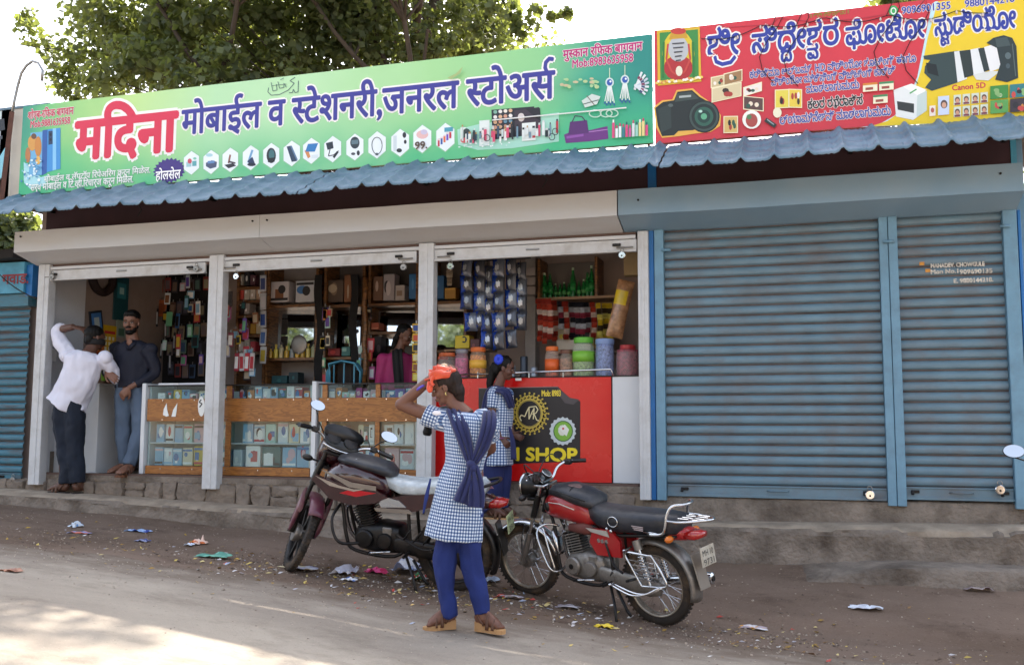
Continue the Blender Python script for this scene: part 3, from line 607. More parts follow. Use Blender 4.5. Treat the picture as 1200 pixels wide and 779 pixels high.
for x, y, r in ((440, 70, .55), (440, 30, .6), (465, 10, .5), (480, 62, .35), (495, 48, .35), (515, 20, .3), (510, 60, .3), (530, 45, .28), (540, 12, .33), (560, 30, .25), (566, 50, .16), (575, 8, .25), (600, 20, .22), (608, 42, .14), (622, 28, .2), (590, 2, .25), (628, 8, .16), (648, 18, .13), (664, 16, .12), (490, 84, .18), (455, 90, .3), (606, 36, .14)): E_(x, y, 5.2, r)
for k in range(85):  # unseen high leaf clumps added to shade the road, gaps left for sun
    x, y, z = rx_.uniform(-13, 3), rx_.uniform(2.5, 7.5), rx_.uniform(9.0, 11.5); gx = x + 5.6 - (y - 5) * .1; gy = z - 10.9 - (y - 5) * 1.1
    if (abs(gx) < 2.1 and abs(gy) < 1.3) or (abs(gy + 2.2) < .45 and x > -4.5) or z - 10 > (y - 2) * .8: continue
    ex.append((x, y, z, rx_.uniform(.7, 1.1)))
for k in range(26): ex.append((-5.6 + rx_.uniform(-2.3, 2.3), 5 + rx_.uniform(-.5, .5), 10.9 + rx_.uniform(-1.5, 1.5), rx_.uniform(.25, .45)))  # small unseen clumps added in the gap to break up its sun patch
tree('large broadleaf tree standing behind the green sign', (-6.2, 6.2, -.1), 11.5, 1.0, 11, 66000, .12, extra=ex, keep=lambda p: p[0] < -5.0 or p[2] > 10.2 or any(abs(p[0] - e[0]) < 1e-6 for e in ex))
ex = []
for x, y, r in ((20, 262, .35), (5, 275, .35), (40, 285, .3), (-20, 265, .4), (18, 290, .3)): E_(x, y, 4.2, r)
tree('smaller tree whose leaves show under the roof end at the far left', (-13.0, 4.6, -.1), 4.2, 1.0, 5, 9000, .11, extra=ex, crad=.5)
ex = []
for x, y, r in ((1196, 178, .12), (1200, 186, .1), (1198, 170, .08)): E_(x, y, 2.2, r)
tree('small bush-like tree just past the right end of the blue hood', (3.2, 3.2, -.1), 3.2, .8, 3, 4000, .09, extra=ex, crad=.35, keep=lambda p: p[0] > 2.35)
ex = []
for x, y, r in ((1048, 4, .1), (1040, 12, .08), (1050, -6, .2), (1036, -4, .1)): E_(x, y, 6, r)
tree('tall tree behind the red sign of which one spray shows', (3.6, 8.5, -.1), 9.0, .8, 8, 9000, .12, extra=ex, crad=.6, keep=lambda p: (p[2] > 6.5 and p[0] > 1.5) or any(abs(p[0] - e[0]) < 1e-6 for e in ex))
# across the street, seen in the mirrors of the shop
wall = tag(bx('compound_wall', (-40, -15.3, -1), (30, -15.0, 1.1), mat('tan_wall_plaster', 'b59c82', .9, var=.2, scale=1, bump=.4)), 'long tan compound wall across the street', 'wall')
for k, (xx, hh, sd_) in enumerate(((-22, 7, 31), (-13, 8, 32), (-4, 6.5, 33), (5, 8, 34), (14, 7, 35))):
    tree(['round tree behind the far end of the compound wall', 'tall tree behind the compound wall across the street', 'low tree behind the middle of the compound wall', 'tree behind the compound wall opposite the blue shutters', 'tree at the right end of the compound wall'][k], (xx, -18.5, -.8), hh, 1.0, sd_, 7000, .3, crad=1.0)
# ================================================================ sign boards on the roof
SY = -.28
def sign_mat(name, stops, low, lowamt, x0, x1, z0, z1, axis_noise=.08):
    m = bpy.data.materials.new(name); m.use_nodes = True; n = m.node_tree.nodes; L = m.node_tree.links; p = n['Principled BSDF']; p.inputs['Roughness'].default_value = .42
    g = n.new('ShaderNodeNewGeometry'); sp = n.new('ShaderNodeSeparateXYZ'); L.new(g.outputs['Position'], sp.inputs[0])
    nz = n.new('ShaderNodeTexNoise'); nz.inputs['Scale'].default_value = 1.1; nz.inputs['Detail'].default_value = 3; L.new(g.outputs['Position'], nz.inputs[0])
    mr = n.new('ShaderNodeMapRange'); mr.inputs[1].default_value = x0; mr.inputs[2].default_value = x1; L.new(sp.outputs[0], mr.inputs[0])
    ad = n.new('ShaderNodeMath'); ad.operation = 'MULTIPLY_ADD'; ad.inputs[1].default_value = axis_noise * 2; L.new(nz.outputs[0], ad.inputs[0]); L.new(mr.outputs[0], ad.inputs[2])
    sb = n.new('ShaderNodeMath'); sb.operation = 'SUBTRACT'; sb.inputs[1].default_value = axis_noise; L.new(ad.outputs[0], sb.inputs[0])
    cr = n.new('ShaderNodeValToRGB'); e = cr.color_ramp.elements
    e[0].position, e[0].color = stops[0][0], lin(stops[0][1]); e[1].position, e[1].color = stops[-1][0], lin(stops[-1][1])
    for q, c in stops[1:-1]: k = e.new(q); k.color = lin(c)
    L.new(sb.outputs[0], cr.inputs[0])
    mz = n.new('ShaderNodeMapRange'); mz.inputs[1].default_value = z0; mz.inputs[2].default_value = z1; mz.inputs[3].default_value = lowamt; mz.inputs[4].default_value = 0; L.new(sp.outputs[2], mz.inputs[0])
    mu = n.new('ShaderNodeMath'); mu.operation = 'MULTIPLY'; L.new(mz.outputs[0], mu.inputs[0]); m2 = n.new('ShaderNodeMapRange'); m2.inputs[1].default_value = .35; m2.inputs[2].default_value = .6; m2.inputs[3].default_value = .5; L.new(nz.outputs[0], m2.inputs[0]); L.new(m2.outputs[0], mu.inputs[1])
    mx = n.new('ShaderNodeMix'); mx.data_type = 'RGBA'; L.new(mu.outputs[0], mx.inputs[0]); L.new(cr.outputs[0], mx.inputs[6]); mx.inputs[7].default_value = lin(low); L.new(mx.outputs[2], p.inputs[0])
    bn = n.new('ShaderNodeTexNoise'); bn.inputs['Scale'].default_value = 2.2; bn.inputs['Detail'].default_value = 2; L.new(g.outputs['Position'], bn.inputs[0]); bp = n.new('ShaderNodeBump'); bp.inputs['Strength'].default_value = .5; bp.inputs['Distance'].default_value = .03; L.new(bn.outputs[0], bp.inputs['Height']); L.new(bp.outputs[0], p.inputs['Normal'])
    MATS[name] = m; return m
def ink(h, r=.45): return mat('ink_' + h, h, r, var=.04, scale=3)
class Print:
    """flat print on a board: polygons given by their place in the board's plane"""
    def __init__(s, Y, parent, f=None, base=0): s.base = base; s.Y = Y; s.p = parent; s.b = MB(); s.m = []; s.n = 0; s.f = f or (lambda x, y: at(x, y, s.Y))
    def poly(s, pts, h, up=0):
        if h not in s.m: s.m.append(h)
        s.b.cur = s.m.index(h); s.n += 1; y = s.Y - .0015 - s.base - .00025 * s.n - up
        vs = [s.f(x, q) for x, q in pts]; s.b.add([(v.x, y, v.z) for v in vs], [tuple(range(len(vs)))]); return s
    def ell(s, cx, cy, rx, ry, h, n=18, a0=0, sl=0.0):
        return s.poly([(cx + rx * math.cos(2 * math.pi * k / n + a0), cy + ry * math.sin(2 * math.pi * k / n + a0) + sl * rx * math.cos(2 * math.pi * k / n + a0)) for k in range(n)], h)
    def rect(s, x0, y0, x1, y1, h, sl=-.09): return s.poly([(x0, y0), (x1, y0 + sl * (x1 - x0)), (x1, y1 + sl * (x1 - x0)), (x0, y1)], h)
    def line(s, pts, w, h):
        for a, b in zip(pts, pts[1:]):
            d = Vector((b[0] - a[0], b[1] - a[1])).normalized(); nx, ny = -d.y * w / 2, d.x * w / 2
            s.poly([(a[0] + nx, a[1] + ny), (b[0] + nx, b[1] + ny), (b[0] - nx, b[1] - ny), (a[0] - nx, a[1] - ny)], h)
        return s
    def build(s, name):
        o = s.b.build(name, [ink(h) for h in s.m], s.p); return o
def dev(t):
    """short i sign moves before its consonant, joined consonants lose their stem (the text engine does neither)"""
    t = list(t); out = []; buf = ''; i = 0
    while i < len(t):
        if i + 1 < len(t) and t[i + 1] == 'ि': buf += 'ि' + t[i]; i += 2; continue
        if i + 2 < len(t) and t[i + 1] == '्' and t[i] in 'सपबवयनमलचजतगशखघधथभष':
            if buf: out.append(buf); buf = ''
            out.append((t[i], {'half': .26})); i += 2; continue
        buf += t[i]; i += 1
    if buf: out.append(buf)
    return out
def text_px(tok, xa, xb, ybase, yhead, hex_, parent, Y=SY, em=.62, bold=.0, outline=None, oh='f4f2ee', **k):
    """baseline and head line heights are read at the text's left end"""
    if isinstance(tok, str): tok = dev(tok)
    a = at(xa, ybase, Y); h = (at(xa, yhead, Y).z - a.z) / em
    lettering(tok, (a.x, Y, a.z), at(xb, ybase, Y).x - a.x, h, ink(hex_), parent, bold=bold, outline=outline, om=ink(oh) if outline else None, **k)
LB = (-7.49, -1.105, 2.885, 3.80)
sgn = thing('sign_board', 'long green shop sign with red and blue Devanagari lettering above the cream hood', 'sign', (-4.3, SY, 2.885))
g1 = sign_mat('green_print', [(.0, '2f9080'), (.07, '6dbf78'), (.2, 'bfe08c'), (.33, 'b4dfae'), (.5, 'b9e2b0'), (.68, 'a3d694'), (.84, '8ccb8c'), (.93, '3fa487'), (1, '25897e')], '3fba80', .95, LB[0], LB[1], 2.95, 3.45)
bx('panel', (LB[0], SY, LB[2]), (LB[1], SY + .02, LB[3]), g1, sgn)
for a, b_ in (((LB[0], SY + .021, 2.885), (LB[1], SY + .05, 2.915)), ((LB[0], SY + .021, 3.77), (LB[1], SY + .05, 3.80)), ((LB[0], SY + .021, 3.33), (LB[1], SY + .05, 3.36))): bx('frame_bar', a, b_, M_['rust'], sgn)
for xx in (-7.3, -5.8, -4.3, -2.8, -1.3): bx('frame_leg', (xx, SY + .052, 2.84), (xx + .03, SY + .08, 3.8), M_['rust'], sgn)
for xx in (-7.3, -4.3, -1.3): MB().tube([(xx, SY + .08, 3.7), (xx + .05, SY + 1.2, 2.84)], .012, 6).build('frame_brace', M_['rust'], sgn)
text_px("मदिना", 88, 206, 187, 145, 'd8304e', sgn, bold=.035, outline=.05)
text_px(["मोबाईल", " व ", ("स", {'half': .26}), "टेशनरी", ",", "जनरल ", ("स", {'half': .26}), "टोअस", ("", {'stroke': [(-.20, .60), (-.26, .72), (-.24, .84), (-.14, .92), (-.03, .90)], 'w': .028})], 213, 650, 158, 130.5, '3b3a94', sgn, bold=.022, outline=.045)
text_px("शोएब-रफिक बागवान", 33, 86, 140, 132, 'c83a56', sgn, bold=.02, outline=.04, ring=5)
text_px("Mob:9881635958", 36, 82, 150, 142, 'c83a56', sgn, em=.7, bold=.02, outline=.04, ring=5)
text_px("मुस्कान रफिक बागवान", 660, 753, 69, 60, 'c02878', sgn, bold=.025, outline=.05, ring=5)
text_px("Mob:8983635958", 671, 742, 80, 70.5, 'c02878', sgn, em=.7, bold=.02, outline=.04, ring=5)
text_px("मोबाईल व लॅपटॉप रिपेअरिंग करून मिळेल.", 52, 176, 213.5, 207.5, 'eef4ee', sgn, bold=.02, ring=5, outline=.03, oh='4c8f84')
text_px("सर्व मोबाईल व टि.व्ही.रिचार्ज करून मिळेल.", 36, 156, 224, 217, 'eef4ee', sgn, bold=.02, ring=5, outline=.03, oh='4c8f84')
pr = Print(SY, sgn)
# starburst
n = 22; pts = []
for k in range(2 * n):
    a = math.pi * k / n; r = 1 if k % 2 == 0 else .84; pts.append((198.5 + 19.5 * r * math.cos(a), 200 + 15 * r * math.sin(a) - .1 * 19 * r * math.cos(a)))
pr.poly(pts, '43307f'); pr.build('printed_starburst')
text_px("होलसेल", 183, 212, 211.5, 202, 'ffffff', sgn, bold=.02, ring=5, lift=.008)
# hexagons with little goods
hx = [(224.5, 191), (247.5, 190), (270, 187.5), (294, 185), (318, 182.5), (342, 180), (365, 177), (390, 175), (416, 172.5), (442, 170), (469, 167.5), (495, 163), (522, 161)]
def hexa(k, cx, cy):
    p = Print(SY, sgn); r = 10.8 + k * .18
    for rr, c in ((1.08, '8fc79a'), (1, 'e9f1f4')): p.poly([(cx + r * rr * .94 * math.cos(math.pi * (j / 3 + .5)), cy + r * rr * 1.28 * math.sin(math.pi * (j / 3 + .5)) - .1 * r * math.cos(math.pi * (j / 3 + .5))) for j in range(6)], c)
    q = k % 13
    if q == 0: p.rect(cx - 6, cy - 1, cx + 0, cy + 5, '9fc7cc'); p.ell(cx - 2, cy - 2, 2.5, 3, 'c64f5c'); p.rect(cx + 1, cy - 2, cx + 6, cy + 4, '5fa6ac'); p.ell(cx + 4, cy - 5, 2, 1.5, '88c8b0')
    if q == 1: p.ell(cx - 2, cy - 8, 4, 2, 'a8d0d8'); p.poly([(cx - 6, cy + 1), (cx + 1, cy - 2), (cx + 7, cy), (cx + 6, cy + 6), (cx - 1, cy + 8), (cx - 6, cy + 5)], '4a5470'); p.rect(cx - 4, cy - 1, cx + 4, cy + 2, '5d86b8')
    if q == 2: p.line([(cx - 2, cy + 4), (cx + 0, cy - 6)], 2.2, '8a5a4a'); p.line([(cx - 2, cy + 2), (cx + 6, cy + 4)], 2, '3b2f38'); p.poly([(cx - 7, cy + 6), (cx + 3, cy + 4), (cx + 7, cy + 7), (cx - 2, cy + 10)], '2c2c34')
    if q == 3: p.line([(cx - 3, cy + 6), (cx + 2, cy - 9)], 2.5, '6fa0c8'); p.poly([(cx - 4, cy + 4), (cx + 2, cy - 1), (cx + 5, cy + 7), (cx, cy + 10)], '26355a'); p.ell(cx + 1, cy + 8, 5, 2, '1b2136')
    if q == 4: p.ell(cx + 0, cy + 0, 5.5, 9, '2a3036'); p.ell(cx + .5, cy - 1, 3.4, 6, '3f6f74'); p.rect(cx - 4, cy + 3, cx + 4, cy + 8, '1c2126')
    if q == 5: p.poly([(cx - 6, cy - 8), (cx - 1, cy - 9), (cx + 6, cy + 9), (cx + 0, cy + 10)], '2c3f58'); p.poly([(cx - 2, cy - 9), (cx + 0, cy - 9), (cx + 7, cy + 7), (cx + 6, cy + 9)], '587898')
    if q == 6: p.poly([(cx - 8, cy + 0), (cx - 4, cy - 2), (cx - 1, cy + 7), (cx - 4, cy + 9)], 'd08a52'); p.poly([(cx - 4, cy - 8), (cx + 8, cy - 9), (cx + 4, cy + 1), (cx - 7, cy + 1)], '2f78b8'); p.rect(cx, cy + 5, cx + 8, cy + 9, 'd9e4e8')
    if q == 7: p.poly([(cx - 8, cy - 7), (cx + 0, cy - 9), (cx + 1, cy - 1), (cx - 6, cy + 1)], '25303a'); p.line([(cx - 3, cy), (cx - 5, cy + 8), (cx + 1, cy + 7), (cx + 7, cy + 2)], 1.1, '30303a'); p.line([(cx + 1, cy + 10), (cx + 6, cy + 3)], 2.6, '20282f')
    if q == 8: p.ell(cx, cy - 5, 5.5, 7, '2b3a40'); p.rect(cx - 4, cy - 8, cx + 4, cy - 3, '5d7780'); p.ell(cx - 2, cy + 8, 2.5, 1.6, '444a50'); p.ell(cx + 4, cy + 7, 1.8, 3, '2b2f36')
    if q == 9:
        p.line([(cx + 6 * math.cos(t), cy + 11 * math.sin(t) * (1 if math.sin(t) > 0 else .8)) for t in [math.pi * j / 9 - .0 for j in range(19)]], .8, '3a4448'); p.ell(cx, cy + 11, 2, 1.5, '555f63')
    if q == 10: p.rect(cx - 8, cy - 8, cx - 4, cy + 10, 'cdd8dc'); p.ell(cx + 5, cy - 9, 2.2, 3.4, '2a2c30'); p.ell(cx + 6, cy - 1, 1.6, 2.5, '2a2c30'); p.ell(cx - 1, cy + 9, 3.2, 2.4, '2d3836')
    if q == 11: p.ell(cx, cy - 5, 7, 5, 'e2b8b4'); p.ell(cx + 2, cy - 8, 4, 3, 'c9c2d8')
    if q == 12:
        for j, c in enumerate(('c23c4a', '3a5fa8', 'e06a3a', '6f4ac0', 'c8303e')): p.rect(cx - 9 + j * 3.4, cy + 2 - j * 2.2, cx - 6.6 + j * 3.4, cy + 11 - j * 2.4, c); p.ell(cx - 7.8 + j * 3.4, cy + 3 - j * 2.4, 1.5, 1, 'e6d0d0')
        p.rect(cx - 1, cy - 11, cx + 9, cy - 6, '4a9ab0')
    p.build('printed_hexagon')
for k, (cx, cy) in enumerate(hx): hexa(k, cx, cy)
text_px("99.", 487, 501, 175.5, 167, '5a4636', sgn, em=.7, bold=.03, ring=5, lift=.012)
# two phones and the sprayed portrait on the left
p = Print(SY, sgn)
p.poly([(28, 190), (36, 196), (48, 208), (58, 205), (52, 218), (36, 222), (28, 214)], 'a9dbe2'); p.poly([(36, 156), (54, 154), (50, 205), (34, 207)], '6fb0d8'); p.poly([(50, 153), (56, 152), (55, 203), (49, 206)], '2a5aa0')
p.poly([(56, 152), (71, 150), (71, 198), (55, 202)], '3f8fd0'); p.poly([(62, 151), (66, 150.5), (66, 199), (62, 200)], '86c4ea'); p.poly([(57, 154), (62, 153.5), (62, 169), (57, 170)], '233a5c'); p.ell(59.5, 158, 1.3, 1.8, '0e1626'); p.ell(59.5, 164, 1.3, 1.8, '0e1626')
p.ell(38, 168, 5, 9, 'd29a4c'); p.ell(45, 172, 4, 12, 'c8853c'); p.ell(40, 160, 3, 3.4, '6c4a34'); p.ell(33, 182, 3, 9, 'b97a48'); p.ell(45, 188, 3, 5, 'e2b25e')
for k in range(46): p.ell(random.uniform(26, 50), random.uniform(186, 219), random.uniform(.5, 2), random.uniform(.5, 1.8), random.choice(['eef8fa', 'd2ecf4', '8fc8e0', '4a86b8']), 7)
p.build('printed_phones')
# grey calligraphy
p = Print(SY, sgn); g = '5f7a70'
p.line([(315, 103), (314, 108), (318, 112), (328, 111), (338, 106), (345, 98), (340, 95), (346, 91)], 1.0, g); p.line([(350, 95), (349.5, 108), (346, 109), (344, 105), (343, 109), (339, 109)], 1.0, g)
p.line([(318, 97), (320, 107), (325, 106), (324, 99)], .8, g); p.line([(326, 96), (328, 104), (333, 103), (333, 98), (336, 103)], .8, g); p.line([(319, 101), (336, 99)], .6, g); p.line([(329, 94), (333, 92)], .7, g); p.build('printed_calligraphy')
# cosmetics heap
p = Print(SY, sgn)
p.poly([(536, 152), (560, 146), (600, 140), (655, 132), (655, 166), (600, 174), (560, 176), (537, 170)], 'a8dcc8')
p.poly([(576, 129), (626, 125), (627, 158), (577, 164)], '23262e')
for i in range(4):
    for j in range(5): p.ell(580.5 + i * 6, 131.5 + j * 6 - i * .5, 2.3, 2.2, random.choice(['e9e2d4', 'd8b08c', '9cc0c8', '6a96b0', 'cf9a80', 'e8e4de', '7fae9a']), 10)
p.poly([(603, 130), (632, 126), (634, 150), (604, 155)], '3a2f38'); p.ell(611, 138, 4, 5, 'cfc6c2'); p.poly([(616, 128), (634, 143), (633, 127)], '1f1c22')
p.rect(562, 142, 574, 172, 'dfe9e4'); p.rect(540, 150, 546, 168, 'e9efe8'); p.ell(547, 158, 5, 7, '30403c'); p.ell(545, 165, 5, 3, 'd25a60'); p.rect(612, 145, 628, 166, 'e4ebe6')
for k in range(44):
    x = random.uniform(540, 653); h = random.uniform(6, 17); y = 168 - (x - 540) * .085 + random.uniform(-3, 3); w = random.uniform(1.6, 3.6)
    c = random.choice(['f0f2ec', 'e8ece8', '22262c', 'd2486a', 'c8d4d0', '2f4a60', 'b8323e', 'e0e6e2', '6f8fa0', 'f2d8d8']); p.rect(x, y - h, x + w, y, c); p.rect(x + .3, y - h - 2.4, x + w - .3, y - h, random.choice(['1c1e24', 'd8d8d4', 'b08850', '30343a']))
for cx, cy in ((572, 163), (648, 162), (652, 156)): p.line([(cx + 3.4 * math.cos(t), cy + 3.8 * math.sin(t)) for t in [math.pi * j / 6 for j in range(13)]], .9, '2b2f35')
for k in range(26): p.ell(random.uniform(540, 600), 172 + random.uniform(-2, 4) - .06 * 30, random.uniform(.6, 2), .8, random.choice(['f2f5f0', 'd8e8e0', 'c8dcd2']), 6)
p.build('printed_cosmetics')
p = Print(SY, sgn)   # handbags, earrings, sandals, lipsticks
p.poly([(661, 158), (676, 152), (690, 153), (712, 148), (713, 163), (690, 166), (663, 168)], '6a2f7c'); p.poly([(668, 143), (688, 141), (690, 156), (666, 158)], '56266a'); p.line([(670, 144), (674, 136), (682, 137), (686, 142)], 1.1, '3f1c50'); p.poly([(664, 160), (684, 157), (684, 160), (664, 163)], '8f50a4'); p.line([(690, 155), (712, 152)], .9, 'b884c4')
for ex, ey in ((714.5, 97), (732.5, 94)):
    p.line([(ex, ey - 17), (ex, ey - 4)], .7, 'e6ecca'); p.ell(ex, ey, 5, 5.6, 'c9dcd8'); p.ell(ex, ey, 3.3, 3.8, '2f55a8'); p.ell(ex + 1, ey - 1, 1.2, 1.2, 'e8f0f8')
    for q in range(6): p.line([(ex + (q - 2.5) * .8, ey + 5), (ex + (q - 2.5) * 2.2, ey + 22 + (q % 2) * 2)], 1.1, 'e4ece6'); p.ell(ex + (q - 2.5) * 2.2, ey + 24 + (q % 2) * 2, 1, 1.3, '3350a0', 7)
for q in range(7):
    a = -1.05 + q * .3; p.line([(744, 106 - q * 1), (744 + 17 * math.cos(a), 100 + 17 * math.sin(a))], 2.6, random.choice(['d6e0e4', 'c0cdd8', 'dfe6e6'])); p.line([(744 + 8 * math.cos(a), 101 + 9 * math.sin(a)), (744 + 12 * math.cos(a), 101 + 12 * math.sin(a))], 2.6, random.choice(['7a3050', '3a4a70', '8f4a68']))
p.poly([(682, 119), (694, 111), (704, 114), (700, 123), (686, 127)], 'ccd8d0'); p.line([(684, 123), (702, 118)], 1.2, '5a6a66'); p.line([(688, 113), (697, 124)], 1, '6f6358')
for cx in (698, 711, 718): p.line([(cx + 7 * math.cos(t), 134 + 4.2 * math.sin(t)) for t in [math.pi * j / 7 for j in range(15)]], 1.3, 'bcd8c4')
for k in range(11): x = 718 + k * 3.9; h = random.uniform(10, 20); p.rect(x, 164 - h - k * .3, x + 3, 163 - k * .25, random.choice(['e6ecea', 'd84a7e', '5fb0a4', 'd8dcdc', 'c85a98', '9fd0c0', 'e8d48a', '3c8088'])); p.rect(x + .6, 160.5 - h - k * .3, x + 2.4, 164 - h - k * .3, random.choice(['e8e8e4', '2f5a60', 'c03a68']))
for k in range(16): p.ell(random.uniform(655, 706), random.uniform(94, 104), random.uniform(2, 4), random.uniform(1, 2.4), random.choice(['b4c88e', 'c8b890', 'a8cc94']), 8)
p.poly([(526, 93), (536, 88), (544, 80), (541, 88), (530, 95)], 'a5b878')
p.build('printed_accessories')
t_ = thing('white_line', 'thin white line running slantwise across the green sign near its right end', 'strip', at(660, 135, SY)); a, b_ = at(577, 141, SY - .02), at(734, 126.5, SY - .02)
MB().box((a.x, SY - .024, -.004), (b_.x, SY - .016, .004)).build  # measured only
MB().tube([a, b_], .006, 5).build('strip_bar', mat('white_strip', 'f2f2ee', .4), t_)  # plain white bar following the thin line across the sign
# ---------------------------------------------------------------- red sign of the photo studio
s2 = thing('sign_board', 'red and yellow photo studio sign with blue Kannada lettering and two printed cameras', 'sign', (.6, SY, 2.87))
RY = SY - .015
bx('panel', (-1.085, RY, 2.87), (2.6, RY + .02, 3.815), mat('red_print', 'cf3340', .42, var=.12, scale=1.5, bump=.5, bscale=2, bd=.03), s2)
for xx in (-1.08, .1, 1.3, 2.4): bx('frame_leg', (xx, RY + .022, 2.84), (xx + .03, RY + .05, 3.83), M_['rust'], s2)
for zz in (2.875, 3.78): bx('frame_bar', (-1.085, RY + .051, zz), (2.6, RY + .075, zz + .03), M_['rust'], s2)
for xx in (-1.0, 1.2): MB().tube([(xx, RY + .08, 3.7), (xx + .05, RY + 1.2, 2.84)], .012, 6).build('frame_brace', M_['rust'], s2)
p = Print(RY, s2); zt = 3.811; zb_ = 2.874
def zx(X, z, h, pts=None): pass
p.poly([(1008, 149.5), (1030, 146), (1048, 136), (1064, 118), (1075, 90), (1082, 55), (1092, 5), (1096, 2.2), (1340, -22), (1340, 133)], 'bfe2ea'); p.poly([(1020, 148.6), (1040, 142), (1057, 130), (1071, 108), (1080, 80), (1087, 45), (1099, 1.9), (1340, -22), (1340, 133)], 'e6c81e'); p.build('printed_yellow_field')
p = Print(RY, s2, base=.003)   # shrine picture, kept plain
p.poly([(770, 36), (820, 32), (822, 96), (771, 101)], 'd8b428'); p.poly([(773, 39), (818, 35), (819, 90), (774, 95)], '3c8a3e'); p.ell(795, 64, 19, 28, 'd9c22e', 20); p.ell(795, 80, 17, 15, 'b02c2c', 16); p.ell(795, 58, 12, 15, 'b9bdc0', 14); p.poly([(784, 47), (806, 45), (803, 36), (787, 37)], 'c99a2c'); p.ell(795, 37, 9, 4, 'c23c30')
for q in (-1, 1): p.line([(795 + q * 12, 52), (795 + q * 14, 70), (795 + q * 8, 84), (795, 90)], 2.2, 'c4443a'); p.line([(795 + q * 17, 50), (795 + q * 18, 92)], 2.5, '2f7a34')
for q in range(5): p.line([(788 + q, 52 + q * 5), (802 - q, 51 + q * 5)], 1.6, '4a4a50')
p.ell(796, 84, 4, 6, 'e6e0c8', 12)
for k in range(26): p.ell(770 + k * 2.1, 97.5 - k * .2 + random.uniform(-1.5, 1.5), 1.8, 1.6, random.choice(['f0e6c0', 'e8d060', 'f4efe4', 'd88a50']), 7)
p.build('printed_shrine')
p = Print(RY, s2, base=.003)   # camera bottom left
p.poly([(766, 126), (776, 118), (788, 117), (793, 106), (812, 104), (822, 113), (838, 124), (845, 136), (844, 148), (833, 155), (814, 157), (796, 160), (776, 162), (769, 150)], 'e6b04a')
p.poly([(768, 127), (777, 120), (790, 118), (794, 108), (811, 106), (820, 114), (834, 122), (830, 148), (812, 153), (795, 154), (790, 159), (776, 160), (771, 148)], '1d2522'); p.poly([(793, 110), (811, 108), (819, 116), (791, 120)], '39453f'); p.poly([(771, 128), (786, 122), (787, 150), (775, 156)], '2c3834')
for rx, c in ((18.5, '151b19'), (17, '3a4b45'), (14.5, '1b2623'), (11, '2e5c4c'), (7.5, '1a3c34'), (3.6, '5fa882')): p.ell(825, 137, rx, rx * 1.02, c, 26)
p.ell(821, 131, 2.2, 1.6, 'b8dccc'); p.ell(786, 124, 3, 2, '55605c'); p.rect(796, 113, 810, 115.5, 'aab4b0'); p.build('printed_camera')
p = Print(RY, s2, base=.003)   # little photo cards
for x, y, w, h, sl, c in ((834, 92, 15, 11, -.2, 'cdbb8e'), (849, 88, 20, 12, -.25, '9f7a50'), (835, 105, 33, 15, -.22, 'd8c9a0'), (872, 104, 20, 9, -.3, 'eae4da'), (872, 114, 22, 14, .1, '5a3f38'), (909, 107, 15, 20, -.05, 'e0d050'), (925, 106, 14, 20, .03, 'e4c848'), (849, 138, 15, 18, -.02, 'd6b46a')):
    p.rect(x - 1, y - 1, x + w + 1, y + h + 1, 'efe6c0', sl); p.rect(x, y, x + w, y + h, c, sl)
    for k in range(4): p.ell(x + w * random.uniform(.2, .8), y + h * random.uniform(.3, .7) + sl * w * .5, w * .12, h * .2, random.choice(['3a2a22', 'e9d8c0', 'a83a30', '2f5a48', 'f0e8dc', '1f1c1c']), 8)
p.ell(881, 141, 11, 11, 'f0f0e6'); p.ell(881, 142, 7, 8, 'a84a42'); p.ell(878, 138, 3, 3, '4f7a50'); p.ell(911, 133, 5, 6, 'ece8c8'); p.line([(897, 141), (909, 149)], 5, '20302c'); p.line([(899, 141), (907, 147)], 1.2, '9aa'*2)
for x, y in ((1011, 99), (1030, 97.5), (1023, 113)):
    p.rect(x, y, x + 17, y + 10, 'ece6c8'); p.rect(x, y, x + 17, y + 2.5, random.choice(['3f8a5a', 'd2842c'])); p.rect(x + 3, y + 5, x + 12, y + 8, '9a4a40')
p.build('printed_photo_cards')
p = Print(RY, s2, base=.003)   # small printer
p.poly([(1047, 106), (1058, 102), (1068, 100), (1086, 108), (1086, 130), (1070, 141), (1050, 137)], 'e3e8e6'); p.poly([(1058, 102), (1068, 98.5), (1086, 106), (1075, 112)], 'f4f6f2'); p.poly([(1051, 119), (1071, 122), (1071, 133), (1052, 129)], '2f3434'); p.poly([(1075, 112), (1086, 107), (1086, 130), (1074, 138)], 'c4d4d0'); p.line([(1066, 110), (1074, 105)], 1.6, '4faa60'); p.build('printed_printer')
p = Print(RY, s2, base=.003)   # long lens camera
p.poly([(1082, 66), (1122, 60), (1126, 96), (1092, 107), (1084, 103), (1091, 94), (1083, 86), (1084, 78), (1090, 71), (1083, 70)], '2e4140'); p.poly([(1085, 74), (1097, 76), (1100, 90), (1087, 86)], '10191a'); p.poly([(1118, 61), (1130, 59.5), (1133, 93), (1122, 97)], 'dfe4e4'); p.poly([(1124, 60.4), (1139, 58.5), (1143, 88), (1130, 92)], '26312f'); p.poly([(1137, 58.8), (1148, 56.5), (1155, 87), (1141, 89.5)], 'e4e8e8'); p.poly([(1146, 57.5), (1155, 56), (1161, 82), (1153, 85)], '2a3534'); p.poly([(1153, 56), (1166, 52), (1178, 78), (1160, 85)], 'e8eaea'); p.poly([(1140, 88), (1160, 84), (1172, 84), (1158, 95), (1144, 94)], 'd8dcd8')
